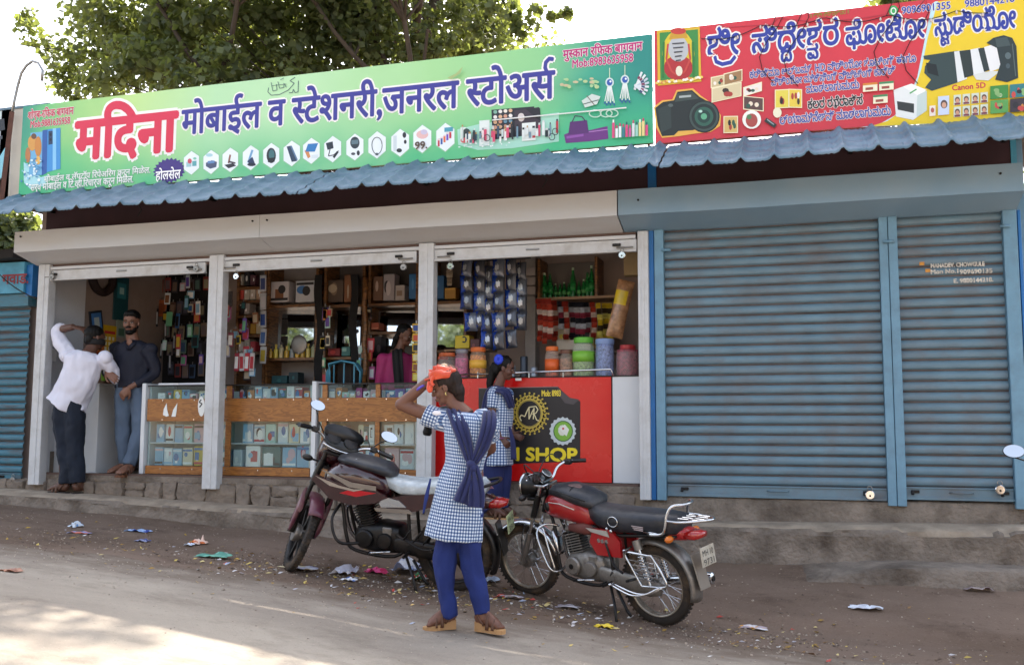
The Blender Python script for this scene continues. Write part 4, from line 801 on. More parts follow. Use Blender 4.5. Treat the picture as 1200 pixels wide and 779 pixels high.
p.poly([(1156, 51), (1164, 45), (1176, 42), (1186, 45), (1191, 55), (1193, 92), (1180, 97), (1166, 94), (1172, 76), (1168, 57)], '243233'); p.poly([(1166, 46), (1180, 44), (1184, 54), (1168, 56)], '3f4e4e'); p.ell(1181, 66, 3.5, 4, '56676a'); p.ell(1181, 78, 2.5, 3, '43545a'); p.line([(1186, 52), (1190, 90)], 1.2, '55625f'); p.build('printed_long_lens_camera')
p = Print(RY, s2, base=.003)   # passport photographs and the four small pictures
for i in range(4):
    for j in range(2): x, y = 1117.5 + i * 10.4, 112 + j * 14 - i * .9; p.rect(x, y, x + 8.6, y + 12, 'cfd8c8'); p.ell(x + 4.3, y + 5.5, 3, 3.6, '5a3e34', 10); p.ell(x + 4.3, y + 6.5, 2.1, 2.6, 'cf9a7c', 10); p.rect(x + 1, y + 9.2, x + 7.6, y + 11.6, '7a3a48')
p.rect(1099, 114, 1112, 136, 'c9d6ec'); p.ell(1106, 123, 4, 5, '55403c'); p.ell(1106, 124, 2.6, 3.4, 'd0a084'); p.rect(1089, 125, 1096, 137, 'e8ded4'); p.ell(1092.5, 130, 2, 3, 'b05a50')
for i in range(3):
    for j in range(2):
        x, y = 1160 + i * 23, 102 + j * 17 - i * 1.6; c = ['3d8a3c', '5aa050', '2f7a80', '3a3038', 'dfe4da', 'b04a3a'][i * 2 + j]; p.rect(x, y, x + 21, y + 15.5, c)
        for k in range(5): p.ell(x + random.uniform(4, 17), y + random.uniform(4, 12), random.uniform(1.5, 3.5), random.uniform(2, 4), random.choice(['e8e0d4', '26242a', 'd08a3c', 'c84a44', '86b070']), 9)
p.build('printed_portraits')
p = Print(RY, s2, base=.003); p.ell(1047, 13.5, 5.5, 6.5, '3aa858'); p.ell(1047, 13.5, 3.4, 4.2, 'f0f4ee'); p.ell(1047, 13.5, 2.2, 2.8, '3aa858'); p.line([(842, 28), (850, 33), (905, 29), (912, 22), (960, 27), (1010, 22), (1036, 18)], .7, 'a83040'); p.build('printed_call_mark')
BL = '2f3ea0'
text_px(["ಶ", "ೀ", ("", {'stroke': [(-1.05, -.02), (-1.0, -.16), (-.75, -.25), (-.4, -.22), (-.22, -.08)], 'w': .035})], 830, 867, 67, 43.5, BL, s2, Y=RY, em=.56, bold=.02, outline=.045)
text_px(["ಸಿದೇಶವರ"[:2], ("ದೇ", {}), ("ದ", {'s': .6, 'dx': -1.05, 'dy': -.36, 'zero': 1}), ("ಶ", {}), ("ವ", {'s': .55, 'dx': -.62, 'dy': -.36, 'zero': 1}), "ರ"], 882, 983, 62.5, 41, BL, s2, Y=RY, em=.56, bold=.02, outline=.045)
text_px("ಫೋಟೋ", 992, 1085, 53.5, 33, BL, s2, Y=RY, em=.56, bold=.02, outline=.045)
text_px([("ಸು", {}), ("ಟ", {'s': .6, 'dx': -.75, 'dy': -.36, 'zero': 1}), "ಡಿಯೋ"], 1096, 1191, 42.5, 23.5, BL, s2, Y=RY, em=.56, bold=.02, outline=.045)
for tok, xa, xb, yb, yh in (("ಕರಿಷ್ಮಾ ಆಲ್ಬಮ್, HD ವಿಡಿಯೋ ಶೂಟಿಂಗ್ ಹಾಗೂ", 879, 1074, 92, 85), ("ವಿಡಿಯೋ ಮಿಕ್ಸಿಂಗ್ ವಿಜಿಟಿಂಗ್ ಕಾರ್ಡ್", 904, 1050, 101, 94), ("ಮಾಡಲಾಗುವುದು", 945, 1007, 109.5, 102), ("ಲ್ಯಾಮಿನೇಶನ್ ಮಾಡಲಾಗುವುದು", 914, 1044, 146, 138)):
    text_px(tok, xa, xb, yb, yh, '3d49a8', s2, Y=RY, em=.56, bold=.015, outline=.045, ring=5)
text_px("ಕಲರ ಝೆರಾಕ್ಸ", 947, 1011, 128, 119.5, '23202a', s2, Y=RY, em=.56, bold=.02, outline=.045, ring=5)
text_px("9096901355", 1057, 1114, 17, 8.5, '3a48ae', s2, Y=RY, em=.72, bold=.02, outline=.045, ring=5); text_px("9880144218", 1131, 1189, 9, 0.5, '3a48ae', s2, Y=RY, em=.72, bold=.02, outline=.045, ring=5)
text_px("Canon 5D", 1116, 1155, 106.5, 100, 'c83048', s2, Y=RY, em=.72, bold=.03, ring=5)
text_px("॥ ಶ್ರೀ ಸಿದ್ದೇಶ್ವರ ॥", 950, 995, 21.5, 17.5, '8f9a3c', s2, Y=RY, em=.56, bold=.01, ring=5)
tl = thing('string_of_bulbs', 'unlit string of tiny bulbs draped along the top of the red sign', 'string lights', (.3, RY - .03, 3.75)); pts = []
for k in range(60): t = k / 59; x = at(822, 40, RY).x + t * 2.1; pts.append(Vector((x, RY - .015, 3.70 + .05 * math.sin(t * 5) - .05 * abs(math.sin(t * 14)) + .05 * t)))
MB().tube(pts, .0035, 4).build('wire', M_['iron'], tl)
for k in range(3, 60, 5): q = pts[k]; MB().lathe([(.0, -.03), (.009, -.02), (.006, 0)], 6, Matrix.Translation(q)).build('bulb', mat('clear_bulb', 'd8c8c0', .2), tl)
for x, y in ((905, 66), (934, 70), (1040, 60), (1074, 66)):
    a = at(x, y, RY); MB().tube([(a.x + .1 * math.sin(k * .9), RY - .012, a.z + .55 - k * .11 if k else 3.72) for k in range(8) if 3.72 - .09 * k > 2.95], .003, 4).build('wire', M_['iron'], tl)
# ---------------------------------------------------------------- sign at the far left, leaning angle iron, hook
s3 = thing('sign_board', 'end of a neighbouring white sign board beyond the rusty leaning pole', 'sign', (-8.6, -.2, 2.8)); bx('panel', (-10.2, -.24, 2.85), (at(3, 180, -.22).x + .12, -.22, 3.80), mat('white_print', 'ccd6da', .4, dirt='8aa0ac', damt=.4), s3)
bx('return_panel', (-7.80, -.24, 2.83), (-7.50, -.20, 3.80), mat('cream_flex', 'cfc9bb', .5, var=.08, dirt='988c7c', damt=.35), s3); bx('top_trim', (-9.2, -.25, 3.80), (-7.2, -.19, 3.825), M_['roof'], s3)
p = Print(-.242, s3); p.poly([(-4, 141), (5, 139), (6, 152), (-4, 155)], '22262c'); p.poly([(-4, 160), (3, 159), (3, 163), (-4, 164)], '3a4048'); p.poly([(-4, 190), (8, 170), (9, 200), (-4, 215)], '86c8d8'); p.build('printed_shape')
pole = thing('leaning_pole', 'rust brown angle iron leaning beside the green sign, with a curled wire hook on top', 'pole', at(2, 232, -.34)); a, b_ = at(1, 240, -.34), at(14, 132, -.30)
MB().tube([a, b_], .032, 4).build('angle_iron', M_['rust'], pole)
hk = [at(x, y, -.30) for x, y in ((14, 134), (17, 118), (21, 100), (25, 86), (31, 77), (38, 72), (45, 74), (50, 83), (49, 95))]; MB().tube(hk, .015, 6).build('hook', M_['steel'], pole, smooth=True)
MB().tube([at(21, 97, -.30), at(32, 101, -.3), at(45, 107, -.28), at(64, 118, -.22)], .005, 5).build('tie_wire', M_['rust'], pole)
# ================================================================ counters and goods of the open shop
def atx(px, py, X):
    d = _f + _r * ((px - 600) / FPX) + _u * ((389.5 - py) / FPX); return CAM + d * ((X - CAM.x) / d.x)
CN = {'ffffff': 'white', 'dfe8ee': 'pale grey', '8fbfe0': 'light blue', '3f78b8': 'blue', 'e2b8c0': 'pale pink', 'c83c48': 'red', 'd8b83c': 'yellow', '2c6a70': 'teal', '6a4fb0': 'purple', '26262c': 'black', 'd88a4a': 'orange', '8a5a3a': 'brown', '6fb48a': 'green', 'bfe0d8': 'mint', 'b8a890': 'tan', 'c060a0': 'magenta', 'e8dcc0': 'cream'}
def carton(p0, w, h, d, base, prints, label, cat='box', name='carton', group=None, rz=0, seed=0):
    """a packed box with a printed front: origin at its front bottom middle"""
    rr = random.Random(seed); b = MB(); b.box((-w / 2, 0, 0), (w / 2, d, h), min(.004, w * .05)); ms = [base]
    for k, c in enumerate(prints):
        ms.append(c); b.cur = len(ms) - 1; y = -.0012 - k * .0006
        kind = rr.choice(['e', 'r', 'b', 'e']); cx = rr.uniform(-.2, .2) * w; cz = rr.uniform(.3, .7) * h; rx, rz_ = rr.uniform(.12, .3) * w, rr.uniform(.12, .3) * h
        if kind == 'e': vs = [(cx + rx * math.cos(t), y, cz + rz_ * math.sin(t)) for t in [6.283 * j / 10 for j in range(10)]]
        elif kind == 'r': vs = [(cx - rx, y, cz - rz_), (cx + rx, y, cz - rz_), (cx + rx, y, cz + rz_), (cx - rx, y, cz + rz_)]
        else: q = h * rr.choice([.08, .8]); vs = [(-w * .46, y, q), (w * .46, y, q), (w * .46, y, q + h * .12), (-w * .46, y, q + h * .12)]
        b.add(vs, [tuple(range(len(vs)))])
    o = b.build(name, [ink(c) for c in ms], None, world=False); o.location = p0; o.rotation_euler = (0, 0, rz)
    return tag(o, label, cat, group)
CY = .13
zt_c = at(300, 450, CY).z; zc = lambda py, px=300: at(px, py, CY).z
zfl = .118
def X_(px, Y=CY): return at(px, 500, Y).x
Z = dict(top=zt_c, a=at(300, 466.5, CY).z, b=at(300, 493.5, CY).z, c=at(300, 519, CY).z, d=at(300, 547, CY).z)
def counter(x0, x1, mull, label):
    t = thing('display_counter', label, 'counter', ((x0 + x1) / 2, CY, zfl)); D = .42; z0 = zfl; zt = Z['top']
    bx('base_panel', (x0, CY, z0), (x1, CY + .02, Z['d'] - .002), M_['ply'], t, .002); bx('front_panel', (x0, CY - .004, Z['b']), (x1, CY + .018, Z['a']), M_['ply'], t, .002)
    for xm, w in mull: bx('upright', (xm - w / 2, CY + .0, Z['d']), (xm + w / 2, CY + .02, Z['b'] - .002), M_['ply'], t, .002); bx('upright', (xm - w / 2, CY, Z['a'] + .002), (xm + w / 2, CY + .02, zt - .012), M_['ply'], t, .002)
    bx('shelf', (x0 + .01, CY + .024, Z['c'] - .012), (x1 - .01, CY + D, Z['c']), M_['lam'], t); bx('shelf', (x0 + .01, CY + .024, Z['d'] - .02), (x1 - .01, CY + D, Z['d'] - .004), M_['lam'], t); bx('shelf', (x0 + .01, CY + .024, Z['a'] - .02), (x1 - .01, CY + D, Z['a'] - .006), M_['lam'], t)
    bx('back_panel', (x0 + .01, CY + D, z0), (x1 - .01, CY + D + .02, zt - .05), M_['lam'], t)
    bx('glass_front', (x0 + .005, CY + .021, Z['d']), (x1 - .005, CY + .0235, Z['b']), M_['glass'], t); bx('glass_front', (x0 + .005, CY + .021, Z['a']), (x1 - .005, CY + .0235, zt - .012), M_['glass'], t)
    bx('glass_top', (x0, CY - .002, zt - .010), (x1, CY + D + .02, zt - .002), M_['glass'], t); bx('top_edge', (x0, CY - .008, zt - .012), (x1, CY - .003, zt), M_['iron'], t)
    for x in (x0 + .004, x1 - .024): bx('end_panel', (x, CY + .024, z0), (x + .02, CY + D - .002, zt - .014), M_['lam'], t)
    for zz in (Z['a'] - .015, Z['b'] + .015, Z['d'] - .03):
        for k in range(5):
            x = x0 + (x1 - x0) * (k + .5) / 5; MB().cyl((x, CY - .005, zz), (x, CY - .010, zz), .006, 6).build('screw_cap', M_['chrome'], t)
    return t
xa0, xa1, xb0, xb1 = X_(172), X_(364), X_(373), X_(488)
counter(xa0, xa1, [(X_(267), .055)], 'wood and glass display counter left of the white end strip, boxes on two shelves')
counter(xb0, xb1, [(X_(375) + .04, .05), (X_(442), .045)], 'wood and glass display counter behind the maroon motorcycle')
for px, lb in ((168.5, 'narrow white upright strip closing the left end of the counters'), (368.3, 'narrow white upright strip between the two wooden counters')):
    tag(bx('end_strip', (X_(px) - .022, CY - .02, zfl), (X_(px) + .022, CY + .42, zt_c + .02), M_['lam'], None, .002), lb, 'panel')
# goods in the counters
ORD = ['first', 'second', 'third', 'fourth', 'fifth', 'sixth', 'seventh', 'eighth', 'last']
def row(px0, px1, zb, hpx, n, pal, label, seed, ylift=.05, ht=None, jit=.15, group=None, prints=3):
    rr = random.Random(seed); x0, x1 = X_(px0), X_(px1); w = (x1 - x0) / n; hh = ht
    for k in range(n):
        c = pal[k % len(pal)] if not callable(pal) else pal(rr); h = hh * rr.uniform(1 - jit, 1); nm = CN.get(c, 'coloured')
        carton(Vector((x0 + w * (k + .5), CY + ylift + rr.uniform(0, .02), zb)), w * rr.uniform(.84, .97), h, .12, c, [rr.choice(['8fbfe0', '3f78b8', '26262c', 'ffffff', 'e2b8c0', 'ffffff', 'c83c48', 'ffffff', 'dfe8ee']) for _ in range(prints + 1)], label.replace('@', nm) + (f', {ORD[k]}' if n > 1 else ''), group=group or 'goods boxes in the counters', seed=seed * 31 + k, rz=rr.uniform(-.05, .05))
row(178, 221, Z['c'], 0, 4, ['8fbfe0', 'dfe8ee', '8fbfe0', 'bfe0d8'], '@ gadget box on the upper shelf left of the second cream post', 3, ht=.20)
row(223, 236, Z['c'], 0, 1, ['e2b8c0'], '@ tall box right behind the second cream post', 4, ht=.20); row(254, 263, Z['c'], 0, 1, ['bfe0d8'], '@ box on the upper shelf just right of the second cream post', 5, ht=.2)
row(177, 210, Z['d'], 0, 3, ['8fbfe0', 'dfe8ee', '8fbfe0'], '@ cup-printed box on the lower shelf at the left counter end', 6, ht=.18); row(211, 236, Z['d'], 0, 2, ['e8dcc0', 'd8b83c'], '@ box on the lower shelf beside the second cream post', 7, ht=.19)
row(254, 263, Z['d'], 0, 1, ['8fbfe0'], '@ box on the lower shelf right of the second cream post', 8, ht=.18)
row(280, 362, Z['c'], 0, 6, ['8fbfe0', 'dfe8ee', 'bfe0d8', 'dfe8ee', 'e8dcc0', 'ffffff'], '@ box on the upper shelf behind the left mirror of the maroon motorcycle', 9, ht=.20)
row(270, 281, Z['d'], 0, 1, ['dfe8ee'], '@ box with a dark cup, first on the lower shelf', 10, ht=.17, prints=1); row(284, 302, Z['d'], 0, 1, ['ffffff'], '@ box with a pink print on the lower shelf', 12, ht=.215, prints=2); row(303, 326, Z['d'], 0, 1, ['2c6a70'], '@ box with a grey print on the lower shelf', 13, ht=.215); row(327, 362, Z['d'], 0, 2, ['8fbfe0', '8fbfe0'], '@ box with dark figures on the lower shelf by the handlebar', 14, ht=.215)
row(383, 402, Z['c'], 0, 3, ['e2b8c0', 'd8b83c', 'e2b8c0'], '@ trinket box on the upper shelf right of the white strip', 15, ht=.19); row(403, 414, Z['c'], 0, 1, ['c83c48'], '@ box on the upper shelf right of the white strip', 16, ht=.12); row(416, 436, Z['c'], 0, 3, ['e8dcc0', '2c6a70', 'ffffff'], '@ thin box leaning on the upper shelf behind the mirror', 17, ht=.19)
row(446, 483, Z['c'], 0, 3, ['ffffff', 'dfe8ee', 'ffffff'], '@ box with a cable print on the upper shelf near the third post', 18, ht=.20); row(447, 484, Z['d'], 0, 2, ['e2b8c0', 'dfe8ee'], '@ gift box on the lower shelf near the third post', 19, ht=.20); row(384, 438, Z['d'], 0, 4, ['ffffff', 'e8dcc0', 'c83c48', 'dfe8ee'], '@ box low behind the motorcycle gauges', 20, ht=.18)
row(178, 236, Z['a'] - .004, 0, 6, ['ffffff', '2c6a70', 'd8b83c', '8fbfe0', 'e2b8c0', 'e8dcc0'], '@ small box in the top glass band at the left end', 21, ht=.11, jit=.5); row(254, 262, Z['a'] - .004, 0, 1, ['c060a0'], '@ small box in the top glass band', 22, ht=.1)
row(274, 360, Z['a'] - .004, 0, 9, ['26262c', 'd88a4a', '8fbfe0', 'dfe8ee', '8fbfe0', '2c6a70', 'ffffff', 'c83c48', 'd88a4a'], '@ small pack in the top glass band of the left counter', 23, ht=.12, jit=.45); row(380, 438, Z['a'] - .004, 0, 7, ['ffffff', 'd88a4a', 'bfe0d8', 'e8dcc0', 'c060a0', 'ffffff', 'e2b8c0'], '@ small pack in the top glass band of the right counter', 24, ht=.10, jit=.5); row(447, 484, Z['a'] - .004, 0, 3, ['3f78b8', '6a4fb0', '3f78b8'], '@ pack in the top glass band by the third post', 25, ht=.09, jit=.3)
def stickers():
    t = thing('sticker', 'pair of white feather stickers on the wooden front of the counter', 'sticker', at(200, 480, CY))
    p = Print(CY - .006, t); p.poly([(191, 486), (192, 479), (195.5, 472), (196, 480), (198, 487), (195, 488)], 'eef0ee'); p.poly([(201, 488), (203, 480), (208, 472), (207, 482), (206, 488)], 'e6ebe8'); p.build('printed_feather')
    t = thing('sticker', 'white sticker with black scribble half hidden by the second cream post', 'sticker', at(235, 480, CY)); p = Print(CY - .006, t); p.ell(236, 476, 4, 12, 'eceeec', 12); p.line([(236, 468), (233.5, 471), (237, 473), (234, 477)], 1.4, '26262a'); p.build('printed_scribble')
stickers()
# papers and rolls on the counter top left
for k, (a, b_, c, lb) in enumerate(((180, 203, 'e6e6ea', 'white papers lying on the left end of the counter beside the man in navy'), (204, 236, 'dcdce6', 'pale folded poster lying on the counter left of the second post'))):
    p = at((a + b_) / 2, 448, CY + .1); tag(MB().box((X_(a), CY + .04, zt_c + .001), (X_(b_), CY + .24, zt_c + .022), .006, rot=(0, 0, .05 - .1 * k)).build('paper_sheet', ink(c)), lb, 'paper')
# white free-standing counter by the door, wall things
c0 = at(58, 540, .25).x; c1 = at(112.5, 540, .25).x; zc1 = at(112, 449, .25).z
t = thing('white_counter', 'plain white laminate counter behind the man in the white shirt', 'counter', ((c0 + c1) / 2, .45, .1)); bx('carcass', (c0, .25, .102), (c1, .78, zc1 - .02), M_['lam'], t, .004); bx('top', (c0 - .01, .235, zc1 - .019), (c1 + .012, .80, zc1), M_['lam'], t, .003)
bx('plinth_block', (XA + .025, .20, .1), (c0 - .02, .5, .32), M_['conc'], bld)
def wallitem(name, label, cat, px, py, wy, h, col, kind='panel', prints=(), X=XA + .012):
    p = atx(px, py, X); t = thing(name, label, cat, p); b = MB(); b.box((0, -wy / 2, -h / 2), (.015, wy / 2, h / 2), .003); ms = [col]
    for k, (c, a0, b0, a1, b1) in enumerate(prints):
        ms.append(c); b.cur = len(ms) - 1; x = .0165 + k * .0008; b.add([(x, (a0 - .5) * wy, (b0 - .5) * h), (x, (a1 - .5) * wy, (b0 - .5) * h), (x, (a1 - .5) * wy, (b1 - .5) * h), (x, (a0 - .5) * wy, (b1 - .5) * h)], [(0, 1, 2, 3)])
    b.build('sheet', [ink(c) for c in ms], t, world=False); return t
wallitem('payment_card', 'white card with a dark code square on the white side panel', 'card', 60, 408, .13, .26, 'e6e8ea', prints=[('8a90a0', .3, .5, .75, .75)], X=XA + .021); wallitem('wall_sticker', 'small round dark sticker on the side panel above the card', 'sticker', 58, 363, .05, .06, '3a3a58', X=XA + .021)
wallitem('wall_sticker', 'grey switch plate on the side panel', 'switch', 57, 377, .09, .11, '9aa0a6', X=XA + .021)
def ring(name, label, cat, px, py, X, r, rr, m):
    p = atx(px, py, X); t = thing(name, label, cat, p); MB().tube([(.03, r * math.cos(a), r * math.sin(a)) for a in [6.283 * k / 24 for k in range(24)]], rr, 8, closed=True).build('band', m, t, smooth=True, world=False); return t
ring('garland_ring', 'dark round garland ring high on the pink wall', 'garland', 118, 326, XA + .03, .16, .045, mat('dark_garland', '2a1a18', .8, bump=1, bscale=60))
t = wallitem('hanging_bag', 'long teal printed bag hanging on the pink wall above the man in navy', 'bag', 141, 350, .24, .5, '17505a', prints=[('2d7f8c', .2, .5, .8, .85), ('9fc8c8', .35, .6, .65, .75)]); wallitem('framed_picture', 'blue framed picture tilted on the pink wall behind the men', 'picture', 112, 377, .20, .24, '1d2230', prints=[('4a80c0', .12, .1, .88, .9), ('b9c8c8', .3, .2, .7, .7)]).rotation_euler = (.2, 0, 0)
wallitem('snack_card', 'yellow card of pouches hanging on the pink wall', 'card', 127, 398, .22, .32, 'd8a818', prints=[('c83030', .1, .7, .9, .8)] + [('e8e0c0', .15 + .25 * i, .12 + .18 * j, .3 + .25 * i, .24 + .18 * j) for i in range(3) for j in range(3)]); wallitem('framed_picture', 'pale poster on the pink wall behind the navy shirt', 'picture', 141, 385, .16, .2, '8f9a8c', prints=[('4a6a58', .2, .1, .8, .5)])
wallitem('snack_card', 'red and orange card low on the pink wall', 'card', 116, 402, .2, .25, '8a3420', prints=[('c86a28', .1, .1, .9, .5)])
tag(MB().box((at(100, 440, .5).x, .45, zc1 + .002), (at(126, 440, .5).x, .62, zc1 + .12), .01).build('packet_tray', mat('brown_card_tray', '6a4a36')), 'brown tray of packets on the white counter', 'tray')
tag(MB().lathe([(.03, 0), (.032, .09), (.02, .12), (.018, .15), (0, .15)], 12, Matrix.Translation(at(122, 446, .4))).build('bottle', mat('lime_plastic', '8ab83a', .3), smooth=True), 'small lime bottle on the white counter near the navy sleeve', 'bottle')
# wall of phone cases and earphones
BY = 1.93; rr = random.Random(4)
bx('peg_board', (at(178, 400, 1.97).x, 1.97, .9), (at(262, 400, 1.97).x, 1.998, 2.5), M_['dark'], bld)
cas = ['8a7466', '5c4238', '6f8f88', '3a3a44', 'a89c80', '7a6a70', '26262c', '585c70', '9a3c38', '4a6488']
def hang_pack(px, py, Y, w, h, c, c2, label, group, name='phone_case', cat='phone case', th=.012):
    p = at(px, py, Y); b = MB(); b.box((-w / 2, 0, -h / 2), (w / 2, th, h / 2), .006); b.cur = 1; b.box((-w * .34, -.002, -h * .36), (w * .34, -.0005, h * .30), 0); b.cur = 2; b.box((-.006, .003, h / 2), (.006, .006, h / 2 + .03), 0)
    o = b.build(name, [ink(c), ink(c2), M_['steel']], None, world=False); o.location = p; o.rotation_euler = (0, rr.uniform(-.06, .06), 0); return tag(o, label, cat, group)
rowsn = ['top row', 'second row', 'third row', 'fourth row', 'bottom row']
hues = {'8a7466': 'tan', '5c4238': 'brown', '6f8f88': 'grey green', '3a3a44': 'charcoal', 'a89c80': 'beige', '7a6a70': 'mauve grey', '26262c': 'black', '585c70': 'slate', '9a3c38': 'red', '4a6488': 'blue'}
for j, (yy, x0, n) in enumerate(((334, 180, 8), (362, 184, 7), (388, 196, 6), (408, 198, 6), (433, 200, 5))):
    for i in range(n):
        x = x0 + i * 8.6 + rr.uniform(-1.2, 1.2); c = rr.choice(cas); c2 = rr.choice(cas)
        if x > 262: continue
        hang_pack(x, yy + rr.uniform(-2, 2), BY - .02 * (i % 3), .085, .165, c, c2, f'{hues[c]} phone case in the {rowsn[j]} behind the navy shirt, {ORD[i]} from left', 'phone cases on the back wall')
hang_pack(189, 361, 1.86, .14, .2, 'b8643a', '8a4a2c', 'orange brown pouch hanging in the second row of the phone cases', None, 'phone_pouch', 'pouch')
for i in range(6): hang_pack(184 + i * 5, 372 + (i * 37 % 60), 1.80, .03, .22, '26262c', 'c8c8cc', f'black charging cable card left of the phone cases, {ORD[i]} from the man in navy', 'cable cards on the back wall', 'cable_card', 'cable')
# shelving along the back, mirror panels
SHY = 1.62
def shelf_unit(px0, px1, levels, label, mirror=None, back='9a9290', post=True, zb=.9):
    x0, x1 = at(px0, 400, SHY).x, at(px1, 400, SHY).x; t = thing('shelf_unit', label, 'shelf', ((x0 + x1) / 2, 1.8, .1))
    bx('back_panel', (x0, 1.94, .1), (x1, 1.965, 2.5), mat('laminate_' + back, back, .5), t); bx('base_cabinet', (x0, 1.66, .1), (x1, 1.93, zb), M_['dark'], t)
    for x in (x0, x1 - .03): bx('side_board', (x, SHY + .01, .1), (x + .03, 1.935, 2.5), M_['shelfw'], t)
    for py in levels:
        z = at((px0 + px1) / 2, py, SHY).z; bx('shelf_board', (x0 + .031, SHY, z - .03), (x1 - .031, 1.935, z), M_['shelfw'], t)
    if mirror:
        a, b_, c, d = mirror; A, B = at(a, c, 1.93), at(b_, d, 1.93); MB().box((max(A.x, x0 + .032), 1.86, B.z), (min(B.x, x1 - .032), 1.868, A.z), rot=(R(-2), 0, R(9))).build('mirror_panel', M_['mirror'], t)
    return t
def zat(px, py): return at(px, py, SHY).z
shelf_unit(275, 310, [336, 352, 369, 392, 412], 'narrow white shelf unit with small goods left of the mirror shelves', back='aaa6a6'); shelf_unit(311, 371, [357, 419], 'shelf unit with a mirror, boxes on top and bottles below', (313, 369, 364, 417)); shelf_unit(378, 426, [357, 418], 'shelf unit with a small mirror between the black straps', (384, 424, 362, 409), back='6a6260'); shelf_unit(430, 489, [355, 388, 419], 'shelf unit with a bright mirror behind the woman in pink', (442, 487, 366, 405), back='54504e'); shelf_unit(500, 546, [353, 410], 'shelf unit with a mirror left of the hanging packets', (508, 546, 358, 407), back='5a5048')
for px, lb in ((374, 'wide black strap hanging in front of the shelves, left one'), (415, 'wide black strap hanging in front of the shelves, right one')):
    a, b_ = at(px, 322, 1.5), at(px, 450, 1.5); n = 14; b = MB(); vs = []
    for k in range(n + 1):
        t = k / n; q = a.lerp(b_, t); wv = .02 * math.sin(t * 9 + px); vs += [(q.x - .045 + wv * .5, 1.5 + wv, q.z), (q.x + .045 + wv * .5, 1.5 + wv * .6, q.z)]
    b.add(vs, [(2 * k, 2 * k + 1, 2 * k + 3, 2 * k + 2) for k in range(n)]); o = b.build('strap', mat('black_cloth', '141214', .8)); o.modifiers.new('s', 'SOLIDIFY').thickness = .012; tag(o, lb, 'strap')
a, b_ = at(428, 325, 1.45), at(428, 450, 1.45); tag(MB().tube([a.lerp(b_, t / 8) + Vector((.012 * math.sin(t * 2.2), 0, 0)) for t in range(9)], .028, 7).build('timber_pole', M_['shelfw'], smooth=True), 'crooked brown timber pole standing before the shelves', 'pole')
def box_at(px0, px1, pyb, pyt, c, pr_, lb, Y=SHY + .04, name='carton', cat='box', dx=0):
    a = at((px0 + px1) / 2, pyb, Y); z0 = a.z; w = at(px1, pyb, Y).x - at(px0, pyb, Y).x; h = at(px0, pyt, Y).z - at(px0, pyb, Y).z; return carton(a, w, h, .14, c, pr_, lb, cat, name, seed=int(px0 * 7 + pyb))
for a in ((315, 338, 354, 330, 'c9c4c8', ['26262c', '8a5a3a', '26262c', '26262c'], 'large pale box with dark flower prints on the top shelf'), (346, 368, 354, 329, 'c9ccd4', ['26262c', '3f78b8', '26262c'], 'hair dryer box on the top shelf, next to the left black strap'), (384, 402, 354, 328, '5a4a40', ['8a7460', 'b8a890'], 'brown carton on the top shelf between the straps'), (403, 411, 354, 322, '8a5a3a', ['b8a890'], 'narrow brown box on the top shelf by the right strap'), (437, 448, 352, 324, '7a5a48', ['c8b0a0'], 'brown box first on the top right shelf'), (449, 462, 352, 321, 'a8a0a4', ['26262c', 'c8c0c0'], 'pale speaker box on the top right shelf'), (463, 474, 352, 334, 'b0a8a4', ['8a7460'], 'flat pale box on the top right shelf'), (479, 489, 350, 321, '2c70a8', ['4a90c8'], 'tall blue box at the right end of the top shelf'),
          (508, 520, 350, 323, '2a6498', ['3f88b8'], 'blue plastic box right of the third post on the shelf'), (521, 534, 350, 337, 'b88a3a', ['d8a84a'], 'yellow brown carton right of the third post'), (434, 444, 386, 378, 'c06048', ['e8a888'], 'small coral box on the middle right shelf'), (438, 446, 417, 394, '2e2a30', ['5a5058'], 'dark box behind the woman in pink'),
          (384, 398, 417, 408, '8a2c30', ['c84a48'], 'red box on the lower shelf between the straps'), (400, 410, 417, 406, '3a7a7a', ['8fc0b8'], 'teal box on the lower shelf between the straps'), (318, 336, 449, 440, '1f5058', ['2c6a70'], 'teal case at the foot of the mirror shelf'), (338, 349, 449, 436, '1c3c44', ['2c6a70'], 'dark teal case right of the teal case')): box_at(*a)
# small goods on the narrow shelves
for yb, items in ((333, ['a8a49c', '26262c', '6a4450']), (350, ['c84a44', 'c8c0b8', 'd8d0c8', 'c8a890']), (367, ['3a3038', 'b0a8a8']), (390, ['b03a58', '6a3030', 'c8982c', 'd8c8a8']), (411, ['c8c0c0', 'b8b0a8', 'c04050'])):
    for k, c in enumerate(items): box_at(279 + k * 7, 285 + k * 7, yb + 1, yb - 11 - (k % 2) * 3, c, ['ffffff', c], f'small {["pale", "dark", "coloured", "bright"][k]} pack on the narrow white shelves, {dict(zip((333, 350, 367, 390, 411), ORD))[yb]} shelf from the top' , )['group'] = 'small packs on the narrow shelves'
for k, c in enumerate(('3a4a80', 'c8c8d0', '2c50a0', '3a60a0', 'b8a030')): hang_pack(308, 332 + k * 21, 1.50, .08, .19, 'b9bcc4', c, ['blue and white toy card, top one of the hanging column', 'white toy card, second in the hanging column', 'blue toy card in the middle of the hanging column', 'blue bottle card, fourth in the hanging column', 'yellow tipped card at the bottom of the hanging column'][k], None, 'toy_card', 'card')
for k in range(9):
    x = 256 + (k * 13 % 17); y = 338 + k * 12; hang_pack(x, y, 1.2, .07, .16, ['8a8078', '3a3034', 'a84040', '26262c', 'b8b0a4', '7a3040', '8f8890', '4a3a34', 'c8b8b0'][k], ['c8b8a0', '26262c', 'd8d0c8'][k % 3], ['grey', 'dark', 'red', 'black', 'pale', 'wine red', 'silver', 'brown', 'cream'][k] + ' blister pack hanging right beside the second cream post', None, 'blister_pack', 'pack')
